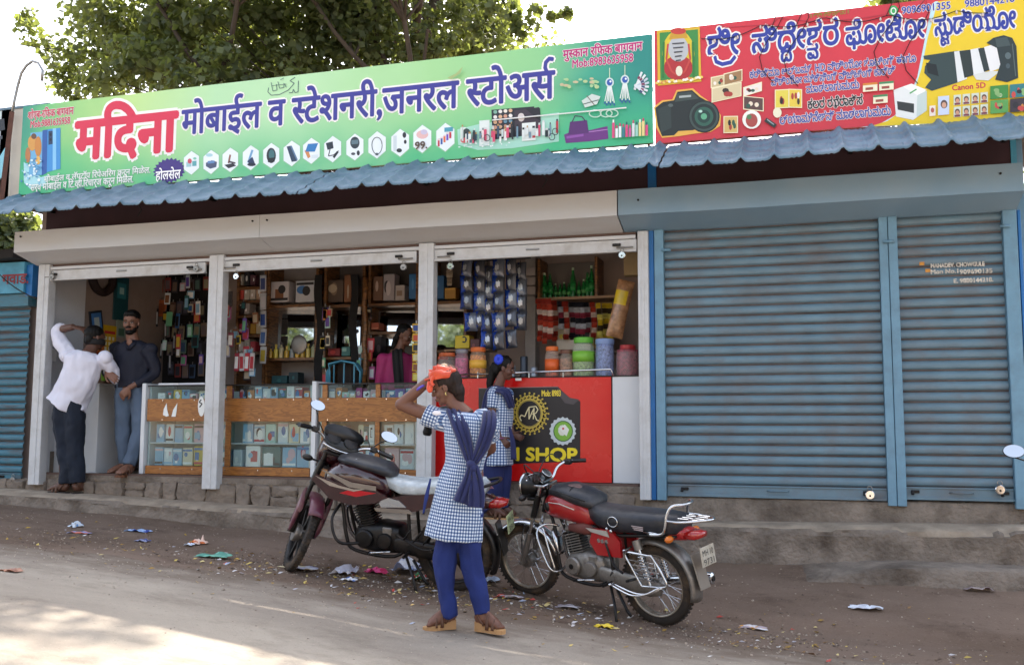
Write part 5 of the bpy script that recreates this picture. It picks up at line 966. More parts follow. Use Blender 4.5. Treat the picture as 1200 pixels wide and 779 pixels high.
for k in range(4): hang_pack(277 + k * 6, 424, 1.35, .06, .2, ['b8384a', 'd8d8dc', 'c83040', 'e0d8d8'][k], ['ffffff', 'c83c48'][k % 2], ['red brush card, first of four under the narrow shelves', 'white brush card, second of four under the narrow shelves', 'red brush card, third of four under the narrow shelves', 'pale brush card, last of four under the narrow shelves'][k], None, 'brush_card', 'card')
# perfume bottles on the mirror shelf
zsh = zat(340, 419)
for k in range(9):
    px = 317 + k * 6.3; p = at(px, 419, SHY + .07); c = ['c8a02c', 'd8c850', 'b8b088', 'c8a02c', '8a98a0', 'd0a838', 'b89a40', 'c8b860', 'a8b08c'][k]; b = MB(); h = .08 + .02 * (k % 3)
    b.lathe([(.026, 0), (.028, .01), (.027, h), (.012, h + .015), (.012, h + .03)], 10); b.cur = 1; b.lathe([(.015, h + .03), (.016, h + .06), (0, h + .062)], 10)
    o = b.build('perfume_bottle', [mat('perfume_' + c, c, .15, spec=.8), ink('c8b050' if k % 2 else '3a3438')], None, smooth=40, world=False); o.location = (p.x, p.y, zsh); tag(o, f'small yellowish perfume bottle before the shelf mirror, {ORD[k]} from the left', 'bottle', 'perfume bottles before the mirror')
t = thing('round_hand_mirror', 'round grey hand mirror leaning in front of the shelf mirror', 'mirror', at(350, 415, SHY + .04)); MB().ell((0, 0, .11), (.10, .012, .11), 20, 10).build('disc', mat('grey_satin', '8a8684', .3, metal=.5), t, smooth=True, world=False); MB().cyl((0, 0, 0), (0, 0, .02), .01).build('stem', M_['steel'], t, world=False)
# blue basket and bottles behind the right counter
t = thing('wire_basket', 'light blue arched plastic basket on the low shelf', 'basket', at(404, 447, 1.5)); bw = .22
for k in range(5): MB().tube([(-bw + k * .02, -.02 * k, -.05), (-bw + k * .02, -.02 * k, .1), (-bw * .7, -.02 * k, .19), (0, -.02 * k, .22), (bw * .7, -.02 * k, .19), (bw, -.02 * k, .1), (bw, -.02 * k, -.05)], .012, 6).build('rib', mat('sky_blue_plastic', '5aa8c8', .3), t, smooth=True, world=False)
for k, x in enumerate((-.12, 0, .12)): bx('rod', (x, -.04, -.05), (x + .015, -.03, .2), mat('sky_blue_plastic', ''), t, world=False)
for k in range(54):
    i = k % 3; px, py, Y_ = ((rr.uniform(255, 300), rr.uniform(330, 440), rr.uniform(1.25, 1.5)), (rr.uniform(192, 238), rr.uniform(322, 440), rr.uniform(1.5, 1.75)), (rr.uniform(376, 386) if k % 2 else rr.uniform(420, 436), rr.uniform(330, 445), 1.5))[i]; c = rr.choice(list(CN)); hang_pack(px, py, Y_, rr.uniform(.05, .1), rr.uniform(.09, .18), c, rr.choice(list(CN)), f'{CN[c]} pack hanging ' + ('right beside the second cream post', 'among the phone cases', 'beside a black strap')[i], 'packs hanging in the shop', 'hanging_pack', 'pack')['label'] += f', {ORD[k // 3 % 9]} from the top'
# yellow hanging strip of toy cards beside the woman
for k in range(6): hang_pack(487.5, 384 + k * 11.5, .85, .085, .085, 'd8b020', ['2c50a0', 'c85030', '26262c', 'd8d0a0', '8a5030', 'e8d870'][k], ['top', 'second', 'third', 'fourth', 'fifth', 'lowest'][k] + ' yellow card in the strip hanging beside the third cream post', None, 'toy_card', 'card')
# ================================================================ the pan counter
PY = .08
def Q(px, py=500): return at(px, py, PY)
pc = thing('pan_counter', 'bright red counter with a black poster between the third and fourth cream posts', 'counter', (Q(610).x, PY, zfl))
zpt = Q(660, 442).z; zpb = zfl + .003
red = mat('glossy_red_laminate', 'd01818', .22, var=.12, scale=1.5, dirt='e05040', damt=.35, dscale=1.6)
bx('front_panel', (X_(506), PY, zpb), (Q(716.5).x, PY + .02, zpt), red, pc, .002); bx('dark_joint', (Q(716.5).x + .001, PY + .004, zpb), (Q(718).x, PY + .02, zpt), M_['iron'], pc)
bx('white_panel', (Q(718).x + .001, PY, zpb), (Q(751).x, PY + .02, zpt), M_['lam'], pc, .002); bx('worktop', (X_(506), PY + .021, zpt - .035), (-1.29, PY + .62, zpt - .004), M_['iron'], pc); bx('top_edge', (X_(506), PY - .006, zpt + .001), (-1.29, PY + .03, zpt + .012), M_['iron'], pc)
rl = MB(); a, b_ = at(540, 439, PY - .02), at(716, 432.5, PY - .02); b2 = Vector((b_.x + .02, b_.y, zpt + .01)); rl.tube([a, b_, b2], .009, 8).build('rail', M_['chrome'], pc, smooth=True)
for x in (560, 620, 660): q = at(x, 436, PY - .02); MB().cyl((q.x, q.y, zpt), (q.x, q.y, q.z), .005, 6).build('rail_stud', M_['chrome'], pc)
ps = thing('poster', 'black poster with gold monogram ring and yellow lettering on the red counter', 'poster', (Q(621).x, PY - .004, Q(621, 540).z))
pp = Print(PY - .002, ps); pp.poly([(561, 455), (654, 453), (660, 459), (668, 466), (680, 470), (680, 540), (561, 545)], '1c191e'); pp.poly([(653, 453), (659, 459), (668, 466), (679, 468), (672, 474), (662, 472), (656, 464)], '4a4448'); pp.line([(561, 455), (654, 453)], .8, '8a6a68'); pp.build('printed_sheet')
p = Print(PY - .005, ps); G = 'c8b04a'; cx, cy = 621.3, 484.5
for k in range(24):
    a = k * math.pi / 12; p.line([(cx + 14.2 * math.cos(a), cy + 16 * math.sin(a)), (cx + 17.5 * math.cos(a + .06), cy + 19.5 * math.sin(a + .06)), (cx + 20 * math.cos(a - .05), cy + 22.3 * math.sin(a - .05))], 1.7, G); p.ell(cx + 21.5 * math.cos(a), cy + 24 * math.sin(a), 1.2, 1.2, G, 7); p.ell(cx + 18 * math.cos(a + .13), cy + 20.3 * math.sin(a + .13), 1.3, 1.3, G, 7)
p.ell(cx, cy, 15.8, 17.8, G, 30); p.ell(cx, cy, 14, 15.8, '17151a', 30); p.ell(cx, cy, 13.6, 15.3, 'c8b04a', 30); p.ell(cx, cy, 13.1, 14.8, '17151a', 30)
p.line([(612, 493), (610, 489), (612, 486), (616, 488), (618, 483), (621, 477), (621, 491), (624, 484), (627, 478), (626, 491)], 1.3, 'e6dcae'); p.line([(621, 477), (629, 476), (631.5, 480), (629, 484), (625, 485)], 1.2, 'e6dcae'); p.line([(627, 485), (630, 492), (633, 493)], 1.2, 'e6dcae'); p.build('printed_monogram')
p = Print(PY - .005, ps); pts = []
for k in range(36): a = 6.283 * k / 36; r = 1 if k % 2 else .9; pts.append((659.5 + 16 * r * math.cos(a), 505 + 17 * r * math.sin(a)))
p.poly(pts, 'c3cdd2'); p.ell(660, 505, 11.6, 12.4, '3c6a30'); p.ell(660, 505, 10.4, 11.2, '7cb23c'); p.ell(659, 504, 5, 6.5, 'dcded2', 9); p.poly([(655, 502), (662, 497), (667, 503), (664, 511)], 'e6e8e0'); p.ell(660, 502, 1.4, 1.4, 'c84a4a', 7); p.build('printed_badge')
text_px("PAN SHOP", 566, 676, 538.5, 523.5, 'f0d828', ps, Y=PY - .005, em=.72, bold=.045, ring=6); text_px("Mob: 8983", 635, 657, 464, 457, 'e8d040', ps, Y=PY - .005, em=.72, bold=.03, ring=5)
tag(bx('sticker', (Q(604).x, PY - .004, Q(604, 446).z), (Q(611).x, PY - .001, Q(604, 443).z), ink('e8e4e0')), 'tiny white sticker on the top of the red counter', 'sticker')
# jars
def jar(px, w, hpx, pyb, body, lid, fill, label, Y=.28, wrap=None, n=18, neck=.8):
    p = at(px, pyb, Y); p.z = zpt - .003; k = (p - CAM).length / FPX; r = w * k / 2; h = hpx * k; t = thing('jar', label, 'jar', p)
    MB().lathe([(r * .9, 0), (r, .01), (r, h * .68), (r * .93, h * .78), (r * neck, h * .83), (r * neck, h * .88)], n).build('glass_body', mat('jar_plastic_' + body, body, .12, alpha=.28, spec=.6, var=.05), t, smooth=40, world=False)
    b = MB(); rr2 = random.Random(int(px)); b.lathe([(0, .004), (r * .9, .006), (r * .92, h * .3), (r * .9, h * fill), (0, h * fill)], n); b.build('contents', mat('sweets_' + fill_c[px], fill_c[px], .5, var=.9, scale=45), t, smooth=40, world=False)
    MB().lathe([(r * neck * 1.06, h * .86), (r * neck * 1.1, h * .88), (r * neck * 1.1, h * .98), (r * neck * 1.0, h), (0, h)], n).build('lid', mat('lid_' + lid, lid, .35, var=.05), t, smooth=40, world=False)
    if wrap: MB().lathe([(r * 1.012, h * wrap[1]), (r * 1.012, h * wrap[2])], n).build('label_band', ink(wrap[0]), t, smooth=True, world=False)
    return t
fill_c = {647: 'c8502c', 664: '9a6a50', 684: '8aa05a', 709: '6f80b0', 736: '8a3a48', 524: 'b87a48', 541: 'c84a80', 560: 'd8842c', 519: 'a05a34'}
jar(647, 17, 38, 438, 'd8c0b0', 'd86a2c', .62, 'jar with orange lid and orange label on the red counter', wrap=('e0642c', .22, .6)); jar(664, 17, 34, 438, 'c8b8a8', '6a4438', .7, 'brown lidded jar between the orange and the green lidded jars'); jar(684, 26, 48, 438, 'c8d8c0', '5fae3a', .5, 'large jar with bright green lid and green label', wrap=('7ab83c', .4, .66)); jar(709, 23, 46, 438, 'b8c4e0', '7f98c8', .9, 'tall jar of blue and white wrapped sweets', neck=.88); jar(736, 28, 38, 438, 'c0a8a8', 'a82c34', .85, 'wide jar with red lid next to the fourth cream post', Y=.22, neck=.6)
jar(524, 22, 32, 427, 'c8b8b0', 'd0683c', .5, 'jar behind the orange cloth on the girl s head'.replace('girl s', "girl's")); jar(541, 17, 36, 436, 'e0b8c8', '8a8a94', .7, 'jar of pink sweets left of the orange striped jar'); jar(560, 20, 38, 438, 'e0c0a0', 'd86a2c', .75, 'jar with orange lid left of the smaller girl', wrap=('e8b040', .35, .6))
jar(519, 14, 28, 436, 'b89888', 'b84a2c', .7, 'small brown jar right of the third cream post')
for k, (px, c, h) in enumerate(((586, '6a7078', .14), (600, '8a9098', .12), (614, '3a4048', .2), (626, '9aa0a8', .1))):
    p = at(px, 436, .4); tag(MB().lathe([(.035, 0), (.036, h), (.03, h + .01), (0, h + .01)], 12, Matrix.Translation((p.x, p.y, zpt))).build('tin', mat('tin_' + c, c, .35, metal=.5), smooth=40), ['grey tin behind the smaller girl', 'pale tin right of the smaller girl', 'tall dark tin right of the smaller girl', 'short silver tin near the orange jar'][k], 'tin')
box_at(533, 550, 408, 393, 'd8c020', ['26262c', 'd8c020'], 'yellow and black carton above the sweet jars', Y=.9); box_at(551, 562, 408, 397, '5a3038', ['8a4a50'], 'dark red carton beside the yellow and black carton', Y=.9)
shelf_b = thing('counter_rack', 'dark rack behind the sweet jars carrying cartons', 'rack', at(548, 412, .92)); p = at(548, 409, .9); bx('board', (at(522, 409, .9).x, .86, p.z - .02), (at(575, 409, .9).x, 1.1, p.z - .002), M_['shelfw'], shelf_b)
# hanging chip packets
def pillow(w, h, d, n=8, m=10):
    b = MB()
    for sgn_ in (-1, 1):
        def f(u, v, s_=sgn_):
            x = (u - .5) * w; z = (v - .5) * h; e = max(0, 1 - abs(2 * u - 1) ** 2.5) ** .6 * max(0, 1 - abs(2 * v - 1) ** 3) ** .6; return (x * (1 - .05 * math.cos((v - .5) * 3)), s_ * (d / 2 * e + .001) + .004 * math.sin(u * 23 + v * 5) * e, z)
        b.grid(f, n, m)
    return b
def packet_mesh(w, h, d, cb, cs, cc):
    b = pillow(w, h, d, 12, 16); me = b.mesh('packet', smooth=True)
    for c in (cb, cs, cc): me.materials.append(mat('foil_' + c, c, .25, metal=.35, var=.15))
    for p in me.polygons:
        x, z = p.center.x / w, p.center.z / h; nq = mnoise.noise(Vector((x * 5, z * 5, w * 90))); p.material_index = 0 if x < -.18 + .3 * nq else (2 if (x - .02) ** 2 * 7 + (z - .1 * nq) ** 2 * 9 < .22 else 1)
    return me
pm = [packet_mesh(.125, .175, .06, '14388a', '6f7684', 'b9bcc0'), packet_mesh(.125, .175, .06, '1a3f98', '4a4c54', 'b8bcc4'), packet_mesh(.12, .17, .055, '102c70', '50545e', '9aa0a8')]
cols = [(547, [314, 333, 352]), (562, [315, 334, 353, 375]), (573, [322, 340, 360]), (584, [314, 333, 353, 377, 399]), (599, [313, 331, 350, 372, 397]), (610, [318, 337, 355, 376]), (552, [377]), (571, [398, 378])]
for c, (px, ys) in enumerate(cols):
    for k, py in enumerate(ys):
        o = bpy.data.objects.new('snack_packet', pm[(c + k) % 3]); COL.objects.link(o); o.location = at(px, py, .48 + .03 * (c % 3)); o.rotation_euler = (rr.uniform(-.1, .1), rr.uniform(-.06, .06), rr.uniform(-.4, .4))
        tag(o, f'blue and silver foil snack packet, {ORD[k]} from the top in the {ORD[c]} chain', 'snack packet', 'snack packets hanging in chains')
hr = thing('hanging_rod', 'dark rod under the ceiling from which the snack packets hang', 'rod', at(580, 304, .5)); MB().tube([at(538, 307, .5), at(622, 302, .5)], .008, 6).build('bar', M_['iron'], hr)
for c, (px, ys) in enumerate(cols): MB().tube([at(px, 305, .5), at(px, ys[-1], .5 + .03 * (c % 3))], .003, 4).build('string', M_['iron'], hr)
# right-hand wall: shelf of green bottles
t = thing('bottle_shelf', 'open wooden shelf box with green bottles high in the pan shop', 'shelf', at(668, 345, 1.1)); a, b_ = at(629, 349, 1.0), at(724, 344, 1.0)
bx('board', (a.x, 1.0, a.z - .025), (b_.x, 1.3, a.z), mat('pale_wood', '9a7a5c', .5), t); bx('side', (at(630, 330, 1.0).x, 1.0, a.z), (at(633, 330, 1.0).x, 1.3, a.z + .38), M_['shelfw'], t); bx('side', (at(697, 330, 1.0).x, 1.0, a.z), (at(700, 330, 1.0).x, 1.3, a.z + .38), M_['shelfw'], t); bx('back', (at(633, 330, 1.0).x, 1.29, a.z), (at(697, 330, 1.0).x, 1.31, a.z + .38), mat('dull_board', '6a6460'), t)
grn = mat('green_bottle', '1f7a3c', .15, spec=.7, alpha=.85); zs = a.z
for k, (px, h, lb) in enumerate(((638, .26, 'tall green bottle first on the shelf'), (644, .25, 'tall green bottle second on the shelf'), (651, .15, 'small green bottle third on the shelf'), (656, .15, 'small green bottle fourth on the shelf'), (661, .16, 'small green bottle fifth on the shelf'), (666, .15, 'small green bottle just left of the tallest one'), (671.5, .30, 'tallest green bottle in the middle of the shelf'), (678, .17, 'small green bottle just right of the tallest one'), (684, .18, 'small green bottle eighth on the shelf'), (688, .25, 'tall green bottle near the right end of the shelf'), (693.5, .31, 'tall green bottle at the right end of the shelf'))):
    p = at(px, 342, 1.12); r = .028 if h > .2 else .02; t = thing('green_bottle', lb, 'bottle', (p.x, p.y + .02 * (k % 2), zs + .001)); MB().lathe([(r, 0), (r * 1.03, .01), (r, h * .55), (r * .75, h * .7), (r * .4, h * .82), (r * .36, h * .92)], 12).build('glass', grn, t, smooth=40, world=False)
    MB().lathe([(r * .45, h * .91), (r * .45, h), (0, h)], 10).build('cap', ink('2a5a3a' if k % 2 else 'b8c8b0'), t, world=False); MB().lathe([(r * 1.045, h * .25), (r * 1.04, h * .45)], 12).build('label_band', ink('2f8a48' if h > .2 else '5aa060'), t, smooth=True, world=False)
# strips of sachets
def strip(px, py0, py1, Y, w, cols_, label, curve=0.):
    a, b_ = at(px, py0, Y), at(px, py1, Y); n = max(5, int((a.z - b_.z) / .048)); t = thing('sachet_strip', label, 'sachet strip', a); b = MB(); h = (a.z - b_.z) / n
    for k in range(n):
        b.cur = k % len(cols_); z = -h * k; xo = curve * math.sin(k / n * 3); rx = w * (.85 + .3 * random.random()); d = .014
        vs = [(-rx + xo, 0, z), (rx + xo, 0, z), (rx * .92 + xo, -d, z - h * .5), (-rx * .92 + xo, -d, z - h * .5), (rx + xo, 0, z - h * .96), (-rx + xo, 0, z - h * .96), (rx * .9 + xo, d, z - h * .5), (-rx * .9 + xo, d, z - h * .5)]
        b.add(vs, [(0, 1, 2, 3), (3, 2, 4, 5), (1, 0, 7, 6), (6, 7, 5, 4)])
    o = b.build('sachets', [mat('foil_' + c, c, .3, metal=.25, var=.3, scale=30) for c in cols_], t, world=False); o['kind'] = 'stuff'; return t
RC = ['8a2c20', 'a83c28', 'c8b0a0']; YC = ['c8a828', '3a3020', 'd8c860']; KC = ['26262c', 'b8b8bc', '8a3040']
SP = [(631, 350, 400, RC, 'brown red'), (637, 350, 403, RC, 'brown red'), (643, 350, 398, RC, 'brown red'), (649, 352, 400, RC, 'brown red'), (656, 353, 386, KC, 'black and silver'), (662, 353, 398, RC, 'brown red'), (669, 354, 396, KC, 'black and silver'), (675, 354, 398, KC, 'black and silver'), (681, 354, 392, KC, 'black and silver'), (687, 354, 390, KC, 'black and silver'), (694, 354, 396, RC, 'brown red'), (701, 355, 395, YC, 'yellow'), (708, 355, 398, YC, 'yellow'), (714, 355, 400, YC, 'yellow')]
ords = ['first', 'second', 'third', 'fourth', 'fifth', 'sixth', 'seventh', 'eighth', 'ninth', 'tenth', 'eleventh', 'twelfth', 'thirteenth', 'last']
for k, (px, a, b_, c, nm) in enumerate(SP): strip(px, a, b_, .98 - .04 * (k % 3) - (.25 if k < 3 else 0), .026, c, f'{nm} strip of sachets under the bottle shelf, {ords[k]} from the hanging snack packets', curve=.02)
strip(527, 310, 335, .9, .03, ['b8a890', '9a8a78'], 'pale folded card strip hanging aslant right of the third post')
# boxes among the sachets, snack bag
box_at(682, 696, 408, 378, 'c8b8a0', ['2c8a9a', 'd8c040', '26262c'], 'white and teal picture box behind the green lidded jar', Y=1.05); box_at(653, 668, 404, 382, 'c8bc98', ['d8c040', '3a3438'], 'cream card box behind the brown jar', Y=1.05); box_at(697, 716, 408, 386, 'b89a3c', ['5a2c20', 'e8d060'], 'yellow carton behind the blue jar', Y=1.05); box_at(652, 692, 412, 398, 'c0b4a4', ['8a7a6a'], 'low pale carton behind the jars', Y=.95)
t = thing('counter_rack', 'rack board behind the jars under the sachets', 'rack', at(685, 412, 1.0)); bx('board', (at(640, 410, .92).x, .92, at(685, 411, .92).z - .02), (at(742, 410, .92).x, 1.25, at(685, 411, .92).z - .003), M_['shelfw'], t)
me = pillow(.15, .52, .09, 8, 16).mesh('bag', smooth=True); me.materials.append(mat('clear_bag_of_snacks', 'a87c58', .25, var=.5, scale=25, spec=.7)); me.materials.append(mat('yellow_bag_print', 'd8b828', .3, var=.3))
for p in me.polygons: p.material_index = 1 if (.02 < p.center.z < .16 and p.center.x < .04) else 0
o = bpy.data.objects.new('snack_bag', me); COL.objects.link(o); o.location = at(727, 362, .45); o.rotation_euler = (0, R(13), R(15)); tag(o, 'long tan snack bag with yellow print hanging at the right end', 'snack bag')
tag(MB().box((at(617, 350, 1.2).x, 1.15, 1.1), (at(629, 350, 1.2).x, 1.3, 2.5), .004).build('wall_pillar', mat('pale_pillar', 'a39c98', .6)), 'pale pillar between the snack packets and the bottle shelf', 'pillar')
for k in range(3):
    z = at(622, 314 + k * 11, 1.1); tag(MB().box((z.x - .06, 1.05, z.z - .085), (z.x + .06, 1.148, z.z - .003), .003).build('white_case', mat('ivory_case', 'a59c98', .5)), ['top', 'middle', 'bottom'][k] + ' ivory meter case on the pillar beside the bottle shelf', 'case')
tag(MB().box((at(731, 300, .6).x, .6, at(731, 323, .6).z), (at(748, 300, .6).x, .7, 2.49), .003).build('beam_cover', mat('ochre_board', 'a08c68', .7)), 'ochre board hanging from the ceiling at the fourth cream post', 'board')
# ================================================================ motorcycles
def xf(b, M, k0=0): b.v[k0:] = [tuple(M @ Vector(p)) for p in b.v[k0:]]; return b
def shell(st, n=18, pw=2.4):
    """closed body from stations (x, centre y, centre z, half width, half height[, power])"""
    rings = []
    for s_ in st:
        x, cy, cz, hw, hh = s_[:5]; p = s_[5] if len(s_) > 5 else pw; r = []
        for k in range(n):
            a = 2 * math.pi * k / n; c, s = math.cos(a), math.sin(a); r.append((x, cy + hw * math.copysign(abs(c) ** (2 / p), c), cz + hh * math.copysign(abs(s) ** (2 / p), s)))
        rings.append(r)
    return MB().loft(rings)
def smooth_path(pts, n=5):
    P = [Vector(p) for p in pts]; out = []
    for i in range(len(P) - 1):
        p0, p1, p2, p3 = P[max(i - 1, 0)], P[i], P[i + 1], P[min(i + 2, len(P) - 1)]
        for k in range(n):
            t = k / n; out.append(.5 * ((2 * p1) + (p2 - p0) * t + (2 * p0 - 5 * p1 + 4 * p2 - p3) * t * t + (-p0 + 3 * p1 - 3 * p2 + p3) * t ** 3))
    return out + [P[-1]]
TY = mat('dusty_tyre_rubber', '2c2621', .85, var=.25, scale=14, dirt='75604a', damt=.85, dscale=5, bump=.5, bscale=60)
BK = mat('black_bike_plastic', '0d0d0f', .34, var=.15, dirt='4a423a', damt=.2, dscale=8); BM = mat('black_bike_metal', '121112', .4, metal=.3, var=.2, dirt='4a3c30', damt=.35, dscale=9)
AL = mat('oily_alloy_casing', '8f8b86', .42, metal=.75, var=.2, dirt='4d4036', damt=.6, dscale=12); CH = mat('pitted_chrome', 'cfd1d4', .16, metal=1, var=.1, dirt='7a6a58', damt=.25, dscale=14)
def wheel(parent, cx, r, tw, style, M=None, rimm=None):
    w = bpy.data.objects.new('wheel', None); COL.objects.link(w); w.parent = parent; M = M or Matrix()
    T = Matrix.Translation((cx, 0, r)) @ Matrix.Rotation(R(90), 4, 'X')
    b = MB(); N = 44; prof = [(-.5, .0), (-.62, .35), (-.55, .72), (-.3, .93), (0, 1), (.3, .93), (.55, .72), (.62, .35), (.5, .0)]
    b.lathe([(r - tw * .95 + tw * .95 * q, tw * .72 * p) for p, q in prof], N, M @ T, cap=False); b.build('tyre', TY, w, smooth=True, world=False)
    tb = MB()
    for k in range(54):
        a = 2 * math.pi * k / 54
        for s in (-1, 1):
            q = MB().box((-.006, s * tw * .22 - .008, r - .006), (.008, s * tw * .22 + .010, r + .003)); q.v = [tuple(M @ (Matrix.Translation((cx, 0, r)) @ (Matrix.Rotation(a + s * .05, 4, 'Y') @ Vector(p)))) for p in q.v]; tb.add(q.v, q.f)
    o = tb.build('tread_blocks', TY, w, world=False); o['kind'] = 'stuff'
    ri = r - tw * .95; b = MB(); b.lathe([(ri + .004, -tw * .42), (ri - .004, -tw * .44), (ri - .014, -tw * .3), (ri - .016, 0), (ri - .014, tw * .3), (ri - .004, tw * .44), (ri + .004, tw * .42)], N, M @ T, cap=False); b.build('rim', rimm or CH, w, smooth=True, world=False)
    b = MB(); b.lathe([(0, -.055), (.03, -.055), (.032, -.045), (.055, -.042), (.06, -.03), (.06, .03), (.055, .042), (.032, .045), (.03, .055), (0, .055)], 18, M @ T); b.build('hub', AL, w, smooth=40, world=False)
    if style == 'spoke':
        b = MB()
        for k in range(36):
            a = 2 * math.pi * k / 36; s = 1 if k % 2 else -1; a2 = a + (.5 if k % 4 < 2 else -.5)
            p0 = T @ Vector((.052 * math.cos(a2), .052 * math.sin(a2), .03 * s)); p1 = T @ Vector(((ri - .012) * math.cos(a), (ri - .012) * math.sin(a), .004 * s)); b.tube([M @ p0, M @ p1], .0018, 4, caps=False)
        o = b.build('spokes', CH, w, world=False); o['kind'] = 'stuff'
    else:
        for k in range(6):
            a = math.pi * k / 3; T2 = M @ T @ Matrix.Rotation(a, 4, 'Z'); b = MB()
            b.add([T2 @ Vector(p) for p in ((.05, -.022, -.012), (.05, .022, -.012), (ri - .01, .012, -.008), (ri - .01, -.012, -.008), (.05, -.022, .012), (.05, .022, .012), (ri - .01, .012, .008), (ri - .01, -.012, .008))], [(0, 3, 2, 1), (4, 5, 6, 7), (0, 1, 5, 4), (1, 2, 6, 5), (2, 3, 7, 6), (3, 0, 4, 7)]); b.build('spoke', BM, w, world=False)
    return w
def fender(name, cx, r, w, a0, a1, m, parent, M=None, th=.004, rad=None):
    rad = rad or r + .03; M = M or Matrix(); b = MB(); n = 18; pr = [(-1, -.025), (-.93, -.003), (-.6, .010), (0, .016), (.6, .010), (.93, -.003), (1, -.025)]
    vs = []
    for i in range(n + 1):
        a = R(a0 + (a1 - a0) * i / n)
        for y, h in pr: vs.append(M @ Vector((cx + (rad + h) * math.cos(a), y * w, r + (rad + h) * math.sin(a))))
    k = len(pr); b.add(vs, [(i * k + j, i * k + j + 1, (i + 1) * k + j + 1, (i + 1) * k + j) for i in range(n) for j in range(k - 1)])
    o = b.build(name, m, parent, smooth=True, world=False); s = o.modifiers.new('s', 'SOLIDIFY'); s.thickness = th; return o
def mirror_part(parent, base, tip, rx, rz, M, face, hood=None):
    o = MB().tube([M @ Vector(p) for p in smooth_path([base, ((base[0] + tip[0]) / 2 - .01, (base[1] + tip[1]) / 2, (base[2] + tip[2]) / 2 + .02), tip], 4)], .005, 6).build('mirror', hood or BK, parent, smooth=True, world=False)
    T = M @ Matrix.Translation(Vector(tip) + Vector((0, 0, .035))) @ face; b = MB(); b.lathe([(0, .022), (.5, .020), (.85, .012), (1, .0), (.96, -.003)], 22, T @ Matrix.Diagonal((rx, rz, 1, 1))); b.build('mirror_shell', hood or BK, o, smooth=True, world=False)
    b = MB(); b.lathe([(.93, -.0052), (0, -.0054)], 22, T @ Matrix.Diagonal((rx, rz, 1, 1))); b.build('mirror_glass', M_['mirror'], o, world=False); return o
def motorcycle(name, label, loc, head, steer, lean, kind, mt=0.):
    old = kind == 'old'; t = thing(name, label, 'motorcycle', loc, rot=(R(-lean) * 1, 0, head)); t.rotation_mode = 'XYZ'
    t.rotation_euler = (Matrix.Rotation(head, 4, 'Z') @ Matrix.Rotation(R(lean), 4, 'X')).to_euler()
    paint = mat('bike_red_paint', 'a3161c', .28, var=.12, coat=.5, dirt='7a4a3a', damt=.25, dscale=6) if old else mat('bike_maroon_paint', '300810', .2, var=.12, coat=1., dirt='5a4038', damt=.12, dscale=8)
    W_, r = 1.265, .305
    PX = Vector((1.05, 0, .83)); ax = Vector((-.45, 0, 1)).normalized(); St = Matrix.Translation(PX) @ Matrix.Rotation(R(steer), 4, ax) @ Matrix.Translation(-PX)
    def fb(b, n_, m, par=t, **k): return xf(b, St).build(n_, m, par, smooth=k.pop('smooth', 40), world=False, **k)
    RM = mat('muddy_rim_chrome', 'a8a094', .3, metal=.8, dirt='6a5640', damt=.9, dscale=7); wheel(t, W_, .30, .066, 'spoke' if old else 'alloy', St, RM if old else BM); wheel(t, 0, r, .078, 'spoke' if old else 'alloy', None, RM if old else BM)
    # front fork, fender
    for s in (-1, 1):
        fb(MB().cyl((W_, s * .088, .30), (1.175, s * .088, .56), .026, 12), 'fork_slider', AL if old else BM); fb(MB().cyl((1.176, s * .088, .555), (1.045, s * .088, .97), .017, 10), 'fork_tube', CH if old else BM)
        fb(MB().cyl((1.13, s * .088, .70), (1.07, s * .088, .89), .027, 10), 'fork_cover', BK)
    fb(MB().cyl((W_, -.12, .30), (W_, .12, .30), .011, 8), 'axle', CH); fb(MB().lathe([(0, -.01), (.07, -.01), (.075, 0), (.07, .025), (0, .03)], 20, Matrix.Translation((W_, -.055 if old else .055, .30)) @ Matrix.Rotation(R(90), 4, 'X')), 'brake_drum', AL)
    fm = CH if old else mat('bike_dusty_purple_paint', '5d2a3c', .4, var=.2, coat=.3, dirt='8a6a60', damt=.6, dscale=5)
    fender('front_fender', W_, .30, .062, 28 if old else 10, 165 if old else 150, fm, t, St, rad=.332)
    for s in (-1, 1): fb(MB().tube([(W_ - .03, s * .07, .62), (W_ - .01, s * .088, .52), (W_ + .0, s * .09, .34)], .006, 6), 'fender_stay', CH if old else BM)
    if not old:
        for s in (-1, 1): fb(shell([(1.15, s * .105, .50, .018, .04), (1.17, s * .11, .56, .022, .10), (1.20, s * .112, .45, .02, .12), (1.24, s * .11, .37, .015, .07)]), 'fork_guard', fm)
    # steering head, bars
    fb(MB().box((1.0, -.11, .955), (1.10, .11, .975), .005), 'top_yoke', BM if not old else CH); fb(MB().box((1.09, -.11, .84), (1.17, .11, .865), .005), 'lower_yoke', BM)
    bar = [(1.03, 0, .99), (1.03, .09, 1.0), (1.02, .16, 1.07), (.98, .26, 1.10), (.90, .37, 1.085)]
    bars = fb(MB().tube(smooth_path([(x, -y, z) for x, y, z in bar[::-1]][:-1] + bar, 4), .011, 8), 'handlebar', CH if (old or 1) else BM, smooth=True)
    for s in (-1, 1):
        d0, d1 = Vector((.955, s * .295, 1.097)), Vector((.885, s * .395, 1.083)); fb(MB().cyl(d0, d1, .018, 12), 'grip', BK, bars); fb(MB().box((.94, s * .25 - .025, 1.075), (1.0, s * .25 + .025, 1.12), .008), 'switch_box', BK, bars)
        fb(MB().tube(smooth_path([(1.01, s * .24, 1.10), (1.03, s * .30, 1.095), (.975, s * .40, 1.085)], 4), .006, 6), 'lever', CH if old else BM, bars, smooth=True)
        fb(MB().tube(smooth_path([(1.0, s * .22, 1.10), (1.12, s * .2, 1.16), (1.16, s * .06, 1.0), (1.10, 0, .80)], 5), .005, 5), 'cable', BK, bars, smooth=True)
